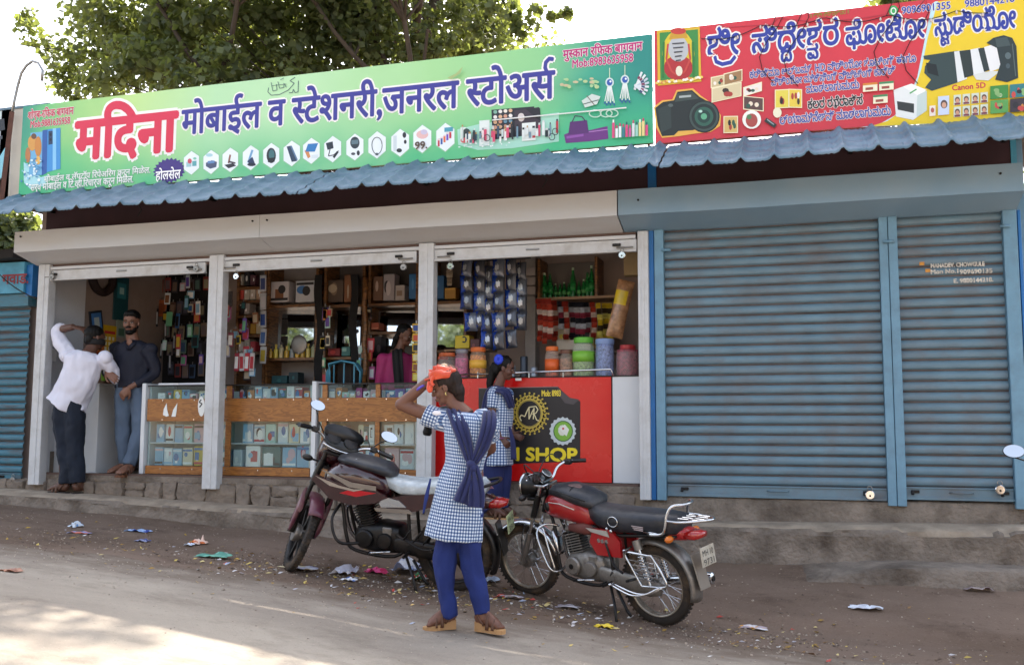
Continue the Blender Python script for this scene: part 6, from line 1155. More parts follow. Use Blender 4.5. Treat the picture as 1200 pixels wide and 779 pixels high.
    # headlamp unit and dials
    TH = Matrix.Translation((1.20, 0, .935)) @ Matrix.Rotation(R(90), 4, 'Y')
    if old:
        hl = fb(MB().lathe([(0, -.12), (.05, -.115), (.085, -.07), (.098, 0), (.103, .03), (.10, .04)], 24, TH), 'headlamp', BK, smooth=True); fb(MB().lathe([(.104, .028), (.109, .035), (.104, .05), (.094, .044)], 24, TH), 'headlamp_ring', CH, hl, smooth=True); fb(MB().lathe([(.095, .042), (.06, .058), (0, .066)], 24, TH), 'headlamp_glass', mat('lamp_glass', 'aab4b8', .08, spec=.9), hl, smooth=True)
        for s, rr_ in ((-1, .045), (1, .05)):
            TD = Matrix.Translation((1.075, s * .062, 1.03)) @ Matrix.Rotation(R(-38), 4, 'Y'); d = fb(MB().lathe([(0, -.05), (rr_ * .8, -.045), (rr_, -.01), (rr_, .012), (rr_ * .93, .014)], 20, TD), 'gauge', BK, smooth=40); fb(MB().lathe([(rr_ * .93, .012), (0, .0125)], 20, TD), 'dial', mat('pale_blue_dial' if s > 0 else 'grey_dial', 'a8c4d8' if s > 0 else 'a09ca8', .2, var=.3, scale=30), d, smooth=False); fb(MB().lathe([(rr_ * 1.01, .008), (rr_ * 1.05, .014), (rr_ * .94, .016)], 20, TD), 'gauge_ring', CH, d, smooth=True)
            fb(MB().lathe([(rr_ * .5, .0135), (0, .0136)], 16, TD), 'dial_centre', ink('2f6f98' if s > 0 else '4a4a50'), d, smooth=False)
    else:
        hl = fb(shell([(1.30, 0, .93, .05, .06), (1.28, 0, .94, .10, .10), (1.20, 0, .98, .13, .14), (1.10, 0, 1.01, .135, .12), (1.06, 0, 1.02, .12, .09)], 20, 2.6), 'headlamp_cowl', paint, smooth=True)
        fb(shell([(1.315, 0, .92, .03, .04), (1.305, 0, .925, .075, .065), (1.27, 0, .93, .085, .075)], 18), 'headlamp_glass', mat('lamp_glass', 'aab4b8', .08, spec=.9), hl, smooth=True)
        v = shell([(1.24, 0, 1.08, .06, .03), (1.16, 0, 1.12, .14, .06), (1.07, 0, 1.135, .165, .07), (1.03, 0, 1.135, .165, .065)], 20, 2.4); fb(v, 'visor', BK, hl, smooth=True)
        TD = Matrix.Translation((1.035, 0, 1.075)) @ Matrix.Rotation(R(-52), 4, 'Y'); con = fb(MB().lathe([(0, -.03), (.8, -.025), (1, .0), (.97, .008)], 24, TD @ Matrix.Diagonal((.09, .165, 1, 1))), 'instrument_panel', BK, smooth=True)
        for s in (-1, 1): g = fb(MB().lathe([(.043, .010), (.047, .016), (.040, .018), (0, .0175)], 20, TD @ Matrix.Translation((0, s * .072, 0)) @ Matrix.Scale(1.2, 4)), 'dial', mat('grey_glass_dial', '5a646c', .1, var=.4, scale=18, spec=.8), con, smooth=40); fb(MB().lathe([(.042, .017), (.047, .020), (.044, .0215)], 20, TD @ Matrix.Translation((0, s * .072, 0)) @ Matrix.Scale(1.2, 4)), 'dial_ring', BM, g, smooth=True)
        fb(MB().tube(smooth_path([(1.0, -.15, 1.02), (.99, -.08, 1.005), (.985, 0, 1.0), (.99, .08, 1.005), (1.0, .15, 1.02)], 4), .009, 6), 'chrome_trim', CH, con, smooth=True)
    # indicators
    for s in (-1, 1):
        for x, z, fr in ((1.16, .88, 1), (-.22, .72, 0)):
            st_ = MB().cyl((x, s * .07, z), (x, s * .15, z), .008, 8); el = MB().ell((x, s * .19, z), (.028, .045, .026), 14, 8)
            a = (fb if fr else (lambda b, n_, m, par=t, smooth=True: b.build(n_, m, par, smooth=smooth, world=False)))
            q = a(st_, 'indicator', BK); a(el, 'indicator_shell', BK, q, smooth=True) if fr or not old else a(el, 'indicator_lens', mat('amber_lens', 'c86818', .2), q, smooth=True)
    if not old:
        mirror_part(t, (.975, .235, 1.11), (.95, .30 + mt, 1.24), .062, .042, St, Matrix.Rotation(R(108), 4, 'Y') @ Matrix.Rotation(R(90), 4, 'Z')); mirror_part(t, (.975, -.235, 1.11), (.95, -.33 - mt, 1.20), .075, .045, St, Matrix.Rotation(R(110), 4, 'Y') @ Matrix.Rotation(R(90), 4, 'Z'))
    # frame
    for s in (-1, 1):
        fbk = lambda p, n_='frame_tube', rr_=.014, m=BM: MB().tube(smooth_path(p, 4), rr_, 8).build(n_, m, t, smooth=True, world=False)
        fbk([(1.03, s * .03, .82), (.92, s * .06, .62), (.86, s * .09, .36), (.78, s * .10, .26), (.45, s * .11, .25), (.32, s * .12, .38)]); fbk([(1.0, s * .03, .86), (.7, s * .06, .74), (.35, s * .09, .66), (.0, s * .10, .70), (-.22, s * .08, .72)]); fbk([(.36, s * .10, .66), (.33, s * .11, .40), (.30, s * .11, .32)])
        fbk([(.36, s * .09, .33), (.18, s * .095, .31), (.0, s * .095, .305)], 'swing_arm', .017)
        sp = MB().cyl((-.01, s * .125, .33), (.10, s * .125, .64), .016, 10); sh = sp.build('shock_absorber', CH, t, smooth=40, world=False)
        cn = []; 
        for k in range(66): a = k * .9; q = Vector((-.01, s * .125, .33)).lerp(Vector((.10, s * .125, .64)), .12 + .62 * k / 65); cn.append(q + Vector((.03 * math.cos(a), .03 * math.sin(a), 0)))
        MB().tube(cn, .0055, 5).build('spring', CH if old else BM, sh, smooth=True, world=False); MB().cyl((.08, s * .125, .585), (.105, s * .125, .655), .034, 12).build('shock_cover', AL if old else BM, sh, smooth=40, world=False)
        pg = MB().cyl((.33, s * .12, .30), (.33, s * .25, .30), .012, 8).build('footpeg', BK, t, world=False); MB().cyl((.12, s * .13, .36), (.12, s * .24, .37), .011, 8).build('footpeg', BK, t, world=False)
    # engine
    e = bpy.data.objects.new('engine', None); COL.objects.link(e); e.parent = t
    shell([(.40, 0, .37, .08, .07, 3), (.43, 0, .37, .115, .11, 3.4), (.58, 0, .37, .12, .125, 3.4), (.74, 0, .36, .11, .10, 3.4), (.79, 0, .36, .07, .07, 3)], 20).build('crankcase', AL if old else BM, e, smooth=50, world=False)
    for s, x, rr_ in ((1, .70, .072), (1, .53, .062), (-1, .66, .085)): MB().lathe([(0, .0), (rr_, 0), (rr_, .022), (rr_ * .85, .034), (rr_ * .3, .038), (0, .038)], 24, Matrix.Translation((x, s * .11, .365)) @ Matrix.Rotation(R(-90 * s), 4, 'X')).build('engine_cover', AL if old else BM, e, smooth=40, world=False)
    MB().lathe([(.02, .0), (.022, .004), (0, .005)], 10, Matrix.Translation((.70, .148, .365)) @ Matrix.Rotation(R(-90), 4, 'X')).build('cover_cap', BM, e, world=False)
    M_c = Matrix.Translation((.70, 0, .46)) @ Matrix.Rotation(R(18), 4, 'Y')
    for k in range(8): q = MB().box((-.075, -.085, .0 + k * .021), (.075, .085, .008 + k * .021), .002); xf(q, M_c).build('cooling_fin', AL if old else BM, e, world=False)
    q = MB().box((-.05, -.06, -.01), (.05, .06, .17), .01); xf(q, M_c).build('cylinder_block', BM, e, world=False); q = MB().box((-.07, -.075, .168), (.07, .075, .22), .02); xf(q, M_c).build('cylinder_head', AL if old else BM, e, world=False)
    MB().cyl((.62, -.02, .58), (.50, -.03, .60), .03, 12).build('carburettor', AL, e, smooth=40, world=False); MB().tube([(.76, .0, .6), (.84, .04, .62)], .012, 6).build('spark_cap', BK, e, world=False)
    MB().tube(smooth_path([(.83, -.03, .60), (.93, -.06, .55), (.90, -.10, .34), (.76, -.13, .235), (.5, -.14, .23), (.3, -.145, .25)], 5), .019, 10).build('exhaust_pipe', CH, t, smooth=True, world=False)
    xm = MB().tube([(.32, -.15, .25), (.27, -.155, .26), (.22, -.16, .27), (-.30, -.185, .36), (-.36, -.188, .37), (-.365, -.188, .37)], [.02, .03, .045, .05, .045, .03], 16).build('muffler', CH if old else BM, t, smooth=40, world=False); MB().cyl((-.37, -.188, .371), (-.33, -.187, .366), .022, 10).build('tail_pipe', BK, xm, smooth=40, world=False)
    # chain case, gear lever, stand
    shell([(-.09, .10, .305, .02, .045), (.0, .105, .31, .026, .07), (.2, .105, .325, .026, .062), (.42, .105, .345, .026, .062), (.46, .10, .35, .02, .04)], 16, 3).build('chain_case', AL if old else BM, t, smooth=40, world=False)
    MB().tube([(.47, .16, .30), (.62, .165, .275), (.64, .165, .275)], .007, 6).build('gear_lever', CH, t, smooth=True, world=False); MB().cyl((.64, .15, .275), (.64, .20, .275), .009, 8).build('lever_rubber', BK, t, world=False)
    MB().tube([(.36, .10, .26), (.27, .18, .13), (.20, .26, -.005)], .011, 8).build('side_stand', BM, t, smooth=True, world=False); MB().tube([(.30, .1, .24), (.20, .12, .10), (.16, .13, .07)], .012, 8).build('centre_stand', BM, t, smooth=True, world=False)
    MB().box((.48, .10, .40), (.56, .118, .47), .01).build('sprocket_cover', AL, e, world=False)
    # tank, seat, panels
    if old:
        tank = shell([(.52, 0, .755, .085, .055, 2.6), (.56, 0, .77, .12, .085, 2.6), (.66, 0, .80, .145, .115, 2.4), (.80, 0, .82, .150, .125, 2.3), (.92, 0, .815, .125, .115, 2.3), (1.0, 0, .80, .085, .085, 2.3), (1.03, 0, .79, .05, .05, 2.3)], 22).build('tank', paint, t, smooth=True, world=False)
        for s in (-1, 1): MB().tube([(.66, s * .147, .82), (.80, s * .151, .85), (.94, s * .118, .84)], .004, 5).build('tank_stripe', ink('d8d4cc'), tank, smooth=True, world=False); shell([(.93, s * .112, .80, .01, .02), (.96, s * .104, .80, .018, .04), (1.0, s * .086, .80, .01, .025)], 10).build('knee_pad', BK, tank, smooth=True, world=False)
        bag = shell([(.50, 0, .86, .08, .04), (.54, 0, .88, .145, .06), (.66, 0, .905, .165, .075), (.80, 0, .935, .165, .065), (.92, 0, .93, .12, .05), (.98, 0, .90, .06, .03)], 22, 2.3).build('tank_bag', mat('black_rexine', '20232b', .42, var=.3, scale=9, dirt='6a6460', damt=.3, bump=.5, bscale=12), t, smooth=True, world=False)
        MB().tube(smooth_path([(.55, .145, .90), (.66, .168, .925), (.80, .168, .95), (.92, .12, .945), (.97, 0, .92)], 4), .004, 5).build('bag_zip', ink('101114'), bag, smooth=True, world=False); MB().tube(smooth_path([(.70, .166, .89), (.71, .12, .975), (.71, 0, .985)], 4), .004, 5).build('bag_zip', ink('101114'), bag, smooth=True, world=False)
        shell([(.66, .03, .975, .03, .004), (.72, .03, .985, .06, .006), (.80, .02, .99, .05, .006), (.84, .02, .985, .02, .003)], 12).build('bag_patch', mat('worn_patch', '6a5250', .6, var=.5, scale=20), bag, smooth=True, world=False)
    else:
        tank = shell([(.50, 0, .74, .07, .05, 2.6), (.55, 0, .77, .105, .085, 2.6), (.66, 0, .80, .15, .125, 2.3), (.80, 0, .82, .165, .14, 2.2), (.92, 0, .82, .16, .13, 2.2), (1.02, 0, .80, .12, .10, 2.2), (1.08, 0, .78, .06, .05, 2.3)], 24).build('tank', paint, t, smooth=True, world=False)
        for s in (-1, 1):
            sc = MB(); pts = [(.50, .72), (.62, .66), (.80, .63), (.98, .66), (1.14, .80), (1.10, .84), (.96, .80), (.80, .78), (.62, .77)]
            sc.prism([(x, z) for x, z in pts], .012, Matrix.Translation((0, s * .158 - .006, 0))); sc.build('tank_shroud', paint, tank, smooth=30, world=False)
            for pp_, cc in (([(.60, .80), (.80, .81), (1.02, .88), (1.06, .885), (.82, .77), (.60, .765)], '8c8278'), ([(.66, .775), (.78, .74), (.98, .765), (1.1, .83), (.9, .775), (.78, .757)], 'a89c90')): MB().prism(pp_, .003, Matrix.Translation((0, s * .171 - .0015, 0))).build('stripe', mat('silver_stripe_' + cc, cc, .3, metal=.3), tank, world=False)
            MB().prism([(.60, .745), (.76, .70), (.90, .715), (.80, .755)], .003, Matrix.Translation((0, s * .167 - .0015, 0))).build('stripe', mat('bright_red_decal', 'b81420', .3), tank, world=False)
        bag = shell([(.50, 0, .88, .07, .03), (.56, 0, .90, .13, .05), (.70, 0, .93, .145, .045), (.86, 0, .955, .135, .04), (.96, 0, .955, .08, .025)], 20, 2.3).build('tank_cover', mat('black_rexine', '', .4), t, smooth=True, world=False)
        MB().prism([(.76, .06), (.80, .03), (.84, .07), (.80, .10)], .004, Matrix(((1, 0, 0, 0), (0, 0, 1, 0), (0, 1, 0, .975), (0, 0, 0, 1))) @ Matrix.Rotation(0, 4, 'X')).build('sticker', ink('c8ccd4'), bag, world=False); MB().ell((.84, .10, .967), (.03, .02, .006), 12, 6).build('sticker', ink('d8a82c'), bag, smooth=True, world=False)
    sm = mat('black_rexine', '', .4) if old else mat('crumpled_clear_plastic', 'aeb6ba', .22, var=.25, scale=14, bump=1., bscale=22, spec=.8)
    if old:
        seat = shell([(-.26, 0, .80, .08, .04), (-.22, 0, .80, .13, .075), (-.05, 0, .79, .152, .088), (.12, 0, .78, .158, .092), (.30, 0, .77, .156, .094), (.45, 0, .775, .138, .09), (.56, 0, .81, .10, .07), (.60, 0, .83, .05, .03)], 24, 3).build('seat', sm, t, smooth=True, world=False)
        MB().tube([(.29 + .045 * math.cos(a), .162, .775 + .038 * math.sin(a)) for a in [6.283 * k / 16 for k in range(16)]], .005, 6, closed=True).build('chrome_loop', CH, seat, smooth=True, world=False); MB().ell((.345, .16, .715), (.013, .012, .013), 10, 8).build('chrome_knob', CH, seat, smooth=True, world=False); MB().ell((.31, .155, .70), (.015, .012, .015), 10, 8).build('chrome_knob', CH, seat, smooth=True, world=False)
        for k in range(3): MB().box((.02, .1585, .765 - k * .012), (.12 - .01 * k, .1615, .771 - k * .012)).build('printed_line', ink('b8a8a8'), seat, world=False)
        MB().tube([(.02, .15, .735), (-.14, .15, .735)], .008, 8).build('seat_trim', CH, seat, smooth=True, world=False)
        rk = MB().tube(smooth_path([(-.02, .15, .72), (-.14, .16, .74), (-.17, .16, .80), (-.18, .15, .88), (-.21, .13, .945), (-.27, .06, .955), (-.27, -.06, .955), (-.21, -.13, .945), (-.18, -.15, .88), (-.17, -.16, .80), (-.02, -.15, .72)], 4), .012, 8).build('grab_rail', CH, t, smooth=True, world=False)
        MB().tube(smooth_path([(-.175, .155, .84), (-.30, .15, .845), (-.44, .06, .86), (-.47, 0, .862), (-.44, -.06, .86), (-.30, -.15, .845), (-.175, -.155, .84)], 4), .010, 8).build('rack_loop', CH, rk, smooth=True, world=False)
        for y in (-.08, -.03, .03, .08): MB().cyl((-.19, y, .85), (-.42, y, .858), .006, 6).build('rack_bar', CH, rk, world=False)
        MB().cyl((-.25, -.12, .85), (-.25, .12, .85), .006, 6).build('rack_bar', CH, rk, world=False); MB().cyl((-.35, -.11, .855), (-.35, .11, .855), .006, 6).build('rack_bar', CH, rk, world=False)
    else:
        b = shell([(-.24, 0, .84, .08, .03), (-.20, 0, .85, .12, .05), (-.05, 0, .845, .14, .06), (.12, 0, .815, .145, .06), (.28, 0, .79, .145, .06), (.42, 0, .785, .13, .06), (.54, 0, .81, .09, .05), (.60, 0, .85, .05, .03)], 40, 3)
        b.v = [(x + .0, y * (1 + .05 * math.sin(x * 31 + z * 17)), z + .007 * math.sin(x * 43 + y * 29) + .005 * math.sin(y * 61 - x * 23)) for x, y, z in b.v]; b.build('seat', sm, t, smooth=True, world=False)
        MB().tube(smooth_path([(.02, .13, .83), (-.18, .14, .86), (-.30, .10, .90), (-.33, 0, .905), (-.30, -.10, .90), (-.18, -.14, .86), (.02, -.13, .83)], 4), .012, 8).build('grab_rail', BM, t, smooth=True, world=False)
    for s in (-1, 1):
        if old:
            MB().prism([(.24, .50), (.46, .49), (.53, .58), (.50, .69), (.33, .70), (.25, .62)], .03, Matrix.Translation((0, s * .115 - .015, 0))).build('side_panel', paint, t, smooth=30, world=False); MB().prism([(.34, .645), (.51, .665), (.56, .69), (.36, .69)], .006, Matrix.Translation((0, s * .136 - .003, 0))).build('panel_band', ink('a8a49c'), t, world=False)
            for k in range(3): MB().box((.36 + k * .035, s * .131 - .002, .59), (.385 + k * .035, s * .131 + .002, .62), rot=(0, .4, 0)).build('badge_letter', CH, t, world=False)
            shell([(.50, s * .07, .66, .02, .03), (.60, s * .09, .67, .03, .05), (.75, s * .09, .66, .02, .03)], 10).build('under_tank', mat('brown_dusty_metal', '6a3a34', .6), t, smooth=True, world=False)
        else:
            MB().prism([(-.22, .79), (.05, .72), (.26, .64), (.40, .60), (.52, .63), (.55, .70), (.40, .74), (.10, .79), (-.20, .83)], .03, Matrix.Translation((0, s * .125 - .015, 0))).build('side_panel', paint, t, smooth=30, world=False)
            MB().prism([(.36, .655), (.56, .635), (.58, .665), (.54, .72), (.42, .70)], .01, Matrix.Translation((0, s * .143 - .005, 0))).build('air_scoop', mat('scoop_silver', 'c8ccd0', .18, metal=.8), t, world=False); MB().prism([(.30, .61), (.60, .60), (.62, .625), (.34, .64)], .008, Matrix.Translation((0, s * .145 - .004, 0))).build('panel_band', mat('silver_stripe_8c8278', ''), t, world=False)
            MB().prism([(-.25, .80), (-.05, .77), (.02, .745), (-.02, .80), (-.2, .84)], .006, Matrix.Translation((0, s * .144 - .003, 0))).build('tail_stripe', mat('pale_pink_decal', 'b88a98', .3), t, world=False)
    shell([(-.16, 0, .735, .10, .06), (-.25, 0, .735, .085, .05), (-.34, 0, .73, .055, .035)], 16, 3).build('tail_cowl', paint if not old else mat('bike_red_paint', ''), t, smooth=True, world=False)
    shell([(-.27, 0, .73, .078, .042), (-.35, 0, .735, .07, .036), (-.40, 0, .745, .045, .02)], 16, 3).build('tail_lamp', mat('red_lens', 'a81410', .12, spec=.9, coat=.5), t, smooth=True, world=False)
    fender('rear_fender', 0, r, .075, 60, 190 if old else 200, BK if not old else AL, t, rad=.345)
    fl = MB().box((-.37, -.07, .34), (-.36, .07, .60), .003, rot=(0, R(18), 0)); fl.build('mud_flap', BK if not old else mat('dirty_flap', '8a8074', .7, dirt='4a4038'), t, world=False)
    pl_ = MB().box((-.43, -.10, .525), (-.424, .10, .665), .003, rot=(0, R(10), 0)).build('number_plate', mat('plate_dirty' if old else 'plate_pale', 'b8b0a0' if old else 'b0c090', .5, dirt='8a7c68', damt=.6, dscale=14), t, world=False)
    og = pl_
    for rr_, tx in ((.62, 'MH 10' if old else 'MH 10'), (.555, '9731' if old else '391')):
        V, F, _ = glyphs([tx]); x0 = min(v[0] for v in V); x1 = max(v[0] for v in V); sc = .15 / (x1 - x0); b = MB(); Mx = Matrix.Translation((-.4275, 0, .595)) @ Matrix.Rotation(R(10), 4, 'Y') @ Matrix.Translation((.4275, 0, -.595))
        b.add([Mx @ Vector((-.4318, -(-.075 + (v[0] - x0) * sc), rr_ - .02 + v[1] * .062)) for v in V], F); me = b.mesh('plate_lettering', merge=False); me.materials.append(ink('2a2624')); o = bpy.data.objects.new('plate_lettering', me); COL.objects.link(o); o.parent = pl_
    # guards
    if old:
        cg = MB()
        for s in (1, -1): fbk([(.90, s * .03, .64), (.97, s * .12, .66), (1.0, s * .20, .60), (.90, s * .23, .42), (.84, s * .22, .33), (.80, s * .15, .32), (.80, s * .05, .36)], 'crash_guard', .010, CH); fbk([(.93, s * .20, .64), (.86, s * .22, .48), (.81, s * .21, .33)], 'crash_guard', .009, CH)
        shell([(.86, .06, .44, .04, .02), (.88, .06, .50, .05, .06), (.93, .05, .56, .045, .05), (.95, .04, .60, .03, .02)], 14).build('horn_shield', CH, t, smooth=True, world=False)
        sg = MB().tube(smooth_path([(.16, .22, .585), (-.06, .23, .585), (-.10, .23, .575), (-.21, .23, .42), (-.19, .23, .375), (-.02, .23, .355), (.0, .23, .36), (.13, .22, .54)], 3), .009, 8, closed=True).build('saree_guard', CH, t, smooth=True, world=False)
        for k in range(5): z = .40 + k * .033; MB().cyl((.02 + k * .022, .23, z), (-.195 + k * .022, .23, z), .005, 6).build('guard_bar', CH, sg, world=False)
        MB().tube(smooth_path([(.26, .22, .325), (.05, .26, .30), (-.08, .26, .315), (-.18, .23, .37)], 4), .009, 8).build('guard_step', CH, sg, smooth=True, world=False); MB().tube(smooth_path([(.26, .25, .325), (.06, .30, .295), (-.06, .29, .312), (-.16, .24, .37)], 4), .008, 8).build('guard_step', CH, sg, smooth=True, world=False); MB().tube([(.26, .20, .325), (.26, .27, .325)], .009, 8).build('guard_step', CH, sg, smooth=True, world=False)
        fbk([(.15, .12, .60), (.16, .22, .585)], 'guard_stay', .008, CH)
        fbk([(.38, .13, .60), (.30, .15, .45), (.20, .17, .40)], 'kick_link', .009, BM)
    else:
        for s in (1, -1): fbk([(.93, s * .05, .60), (.95, s * .17, .52), (.91, s * .22, .40), (.84, s * .22, .34), (.72, s * .12, .33)], 'crash_guard', .012, BM)
        fbk([(.42, .16, .44), (.20, .20, .36), (.05, .21, .42), (.10, .20, .55)], 'saree_guard', .008, BM)
        for k in range(3): fbk([(.36 - k * .08, .185, .415 - k * .01), (.30 - k * .08, .19, .50 - .01 * k)], 'guard_bar', .006, BM)
    return t
def gpos(px, py):
    z = -.45
    for _ in range(30): p = atz(px, py, z); z = gz(p.x, p.y)
    return Vector((p.x, p.y, z))
rA, fA = gpos(772, 731), gpos(622, 696)
hA = math.atan2(fA.y - rA.y, fA.x - rA.x); print('right bike', rA, fA, (rA - fA).length, math.degrees(hA))
mA = motorcycle('motorcycle', 'dusty red motorcycle with chrome fender, tank bag, rear rack and crash guard', (rA.x, rA.y, rA.z - .004), hA, 8, -3, 'old')
mA.rotation_euler = (Matrix.Rotation(hA, 4, 'Z') @ Matrix.Rotation(-math.atan2(fA.z - rA.z, (fA - rA).xy.length), 4, 'Y') @ Matrix.Rotation(R(-7), 4, 'X')).to_euler(); mA.scale = (.83,) * 3
rB, fB = gpos(531, 691), gpos(353, 667)
hB = math.atan2(fB.y - rB.y, fB.x - rB.x); print('left bike', rB, fB, (rB - fB).length, math.degrees(hB))
mB = motorcycle('motorcycle', 'maroon motorcycle with two mirrors and a clear plastic sheet over its seat', (rB.x, rB.y, rB.z - .004), hB, -60, -5, 'new')
mB.rotation_euler = (Matrix.Rotation(hB, 4, 'Z') @ Matrix.Rotation(-math.atan2(fB.z - rB.z, (fB - rB).xy.length), 4, 'Y') @ Matrix.Rotation(R(-10), 4, 'X')).to_euler(); mB.scale = (.885,) * 3
# a third motorcycle stands just past the right edge: only its mirror reaches into the picture
# ================================================================ people
def oval(pts, rad, side, n=20, sub=3, caps=True, wob=0., seed=0):
    """closed loft through pts with half widths (along `side`, across it)"""
    if sub > 1:
        q = smooth_path(pts, sub); m = len(pts) - 1; rr_ = []
        for i in range(len(q)):
            t = min(i / sub, m); k = min(int(t), m - 1); f = t - k; f = f * f * (3 - 2 * f) * .5 + f * .5; rr_.append((rad[k][0] * (1 - f) + rad[k + 1][0] * f, rad[k][1] * (1 - f) + rad[k + 1][1] * f))
        pts, rad = q, rr_
    pts = [Vector(p) for p in pts]; rings = []; side = Vector(side).normalized()
    for i, p in enumerate(pts):
        t = (pts[min(i + 1, len(pts) - 1)] - pts[max(i - 1, 0)]).normalized(); a = side - t * side.dot(t); a = a.normalized() if a.length > 1e-4 else Vector((1, 0, 0)); b = t.cross(a); r = []
        for k in range(n):
            an = 2 * math.pi * k / n; w = 1 + wob * math.sin(an * 5 + seed + i * .15) + wob * .7 * math.sin(an * 9 + seed * 2 - i * .1); r.append(p + a * (math.cos(an) * rad[i][0] * w) + b * (math.sin(an) * rad[i][1] * w))
        rings.append(r)
    return MB().loft(rings, caps)
def join(*bs):
    o = MB()
    for b in bs: o.add(b.v, b.f)
    return o
def ball(c, r, M=None): return MB().ell(c, r if hasattr(r, '__len__') else (r, r, r), 16, 10, M)
def remesh(name, b, voxel, m, parent, smooth=4, fold=None, fac=.5):
    og = origin(parent); me = bpy.data.meshes.new(name); me.from_pydata([Vector(p) - og for p in b.v], [], b.f); bm = bmesh.new(); bm.from_mesh(me)
    o = bpy.data.objects.new(name, me); COL.objects.link(o); bm.free()
    r = o.modifiers.new('r', 'REMESH'); r.mode = 'VOXEL'; r.voxel_size = voxel; s = o.modifiers.new('s', 'SMOOTH'); s.iterations = smooth; s.factor = fac
    dg = bpy.context.evaluated_depsgraph_get(); me2 = bpy.data.meshes.new_from_object(o.evaluated_get(dg)); bpy.data.objects.remove(o); bpy.data.meshes.remove(me); me2.name = name
    if fold:
        amp, sc, st = fold; n = len(me2.vertices); co = np.empty(n * 3, 'f4'); me2.vertices.foreach_get('co', co); co = co.reshape(-1, 3); no = np.array([v.normal[:] for v in me2.vertices])
        d = np.array([mnoise.noise(Vector((c[0] * sc, c[1] * sc, c[2] * sc * st))) + .5 * mnoise.noise(Vector((c[0] * sc * 2.3 + 5, c[1] * sc * 2.3, c[2] * sc * 2.3 * st))) for c in co]); co = co + no * (d * amp)[:, None]; me2.vertices.foreach_set('co', co.astype('f4').ravel())
    me2.materials.clear(); me2.materials.append(m); me2.shade_smooth(); ob = bpy.data.objects.new(name, me2); COL.objects.link(ob); ob.parent = parent; return ob
def basis(fwd, up):
    f = Vector(fwd).normalized(); u = (Vector(up) - f * Vector(up).dot(f)).normalized(); l = u.cross(f); return Matrix((f, l, u)).transposed()
def head_parts(C, fwd, up, H, neck_to, nr):
    """C is the chin-level centre of the skull; returns head and neck solids"""
    B = basis(fwd, up); P = lambda x, y, z: Vector(C) + B @ Vector((x * H, y * H, z * H)); E = lambda x, y, z, a, b, c: ball(P(x, y, z), (a * H, b * H, c * H), B)
    L = [E(-.05, 0, .63, .42, .325, .36), E(.08, 0, .42, .27, .27, .34), E(.11, 0, .20, .20, .20, .17), E(.24, 0, .10, .08, .09, .07), E(.40, 0, .375, .055, .058, .045), E(.33, 0, .245, .055, .10, .03), E(.325, 0, .20, .055, .085, .028)]
    L.append(oval([P(.33, 0, .56), P(.385, 0, .46), P(.42, 0, .38)], [(.035 * H, .03 * H), (.04 * H, .04 * H), (.05 * H, .05 * H)], B @ Vector((0, 1, 0)), 10))
    for s in (-1, 1): L += [E(.29, s * .12, .575, .07, .11, .035), E(.22, s * .16, .36, .11, .10, .11), E(-.03, s * .325, .46, .075, .03, .12), E(-.0, s * .31, .40, .05, .03, .06)]
    L.append(oval([P(-.08, 0, .30), P(-.08, 0, .05), Vector(neck_to)], [(nr * .95, nr * .95), (nr, nr), (nr * 1.25, nr * 1.15)], B @ Vector((0, 1, 0)), 14)); return L, P, B
SKIN = {}
def skin(name, c): return mat('skin_' + name, c, .5, var=.12, scale=14, bump=.08, bscale=60)
def face_bits(P, B, H, body, lid='1c1410', lips='6a3430', eyes=True, brows=True):
    for s in (-1, 1):
        if eyes: e = MB().ell(P(.325, s * .125, .485), (.035 * H, .062 * H, .030 * H), 12, 8, B).build('eye', mat('eye_white', '9a928a', .4), body, smooth=True); MB().ell(P(.348, s * .122, .485), (.016 * H, .026 * H, .025 * H), 10, 6, B).build('iris', ink('1a120e'), e, smooth=True)
        if eyes: MB().tube([P(.335, s * .06, .50), P(.362, s * .12, .522), P(.33, s * .19, .50)], .010 * H, 5).build('eyelid', ink(lid), body, smooth=True)
        if brows: MB().tube([P(.365, s * .05, .565), P(.37, s * .12, .595), P(.32, s * .21, .575)], [.012 * H, .018 * H, .008 * H], 5).build('eyebrow', ink('15100e'), body, smooth=True)
    MB().ell(P(.372, 0, .247), (.018 * H, .085 * H, .016 * H), 12, 6, B).build('lips', mat('lips_' + lips, lips, .5), body, smooth=True)
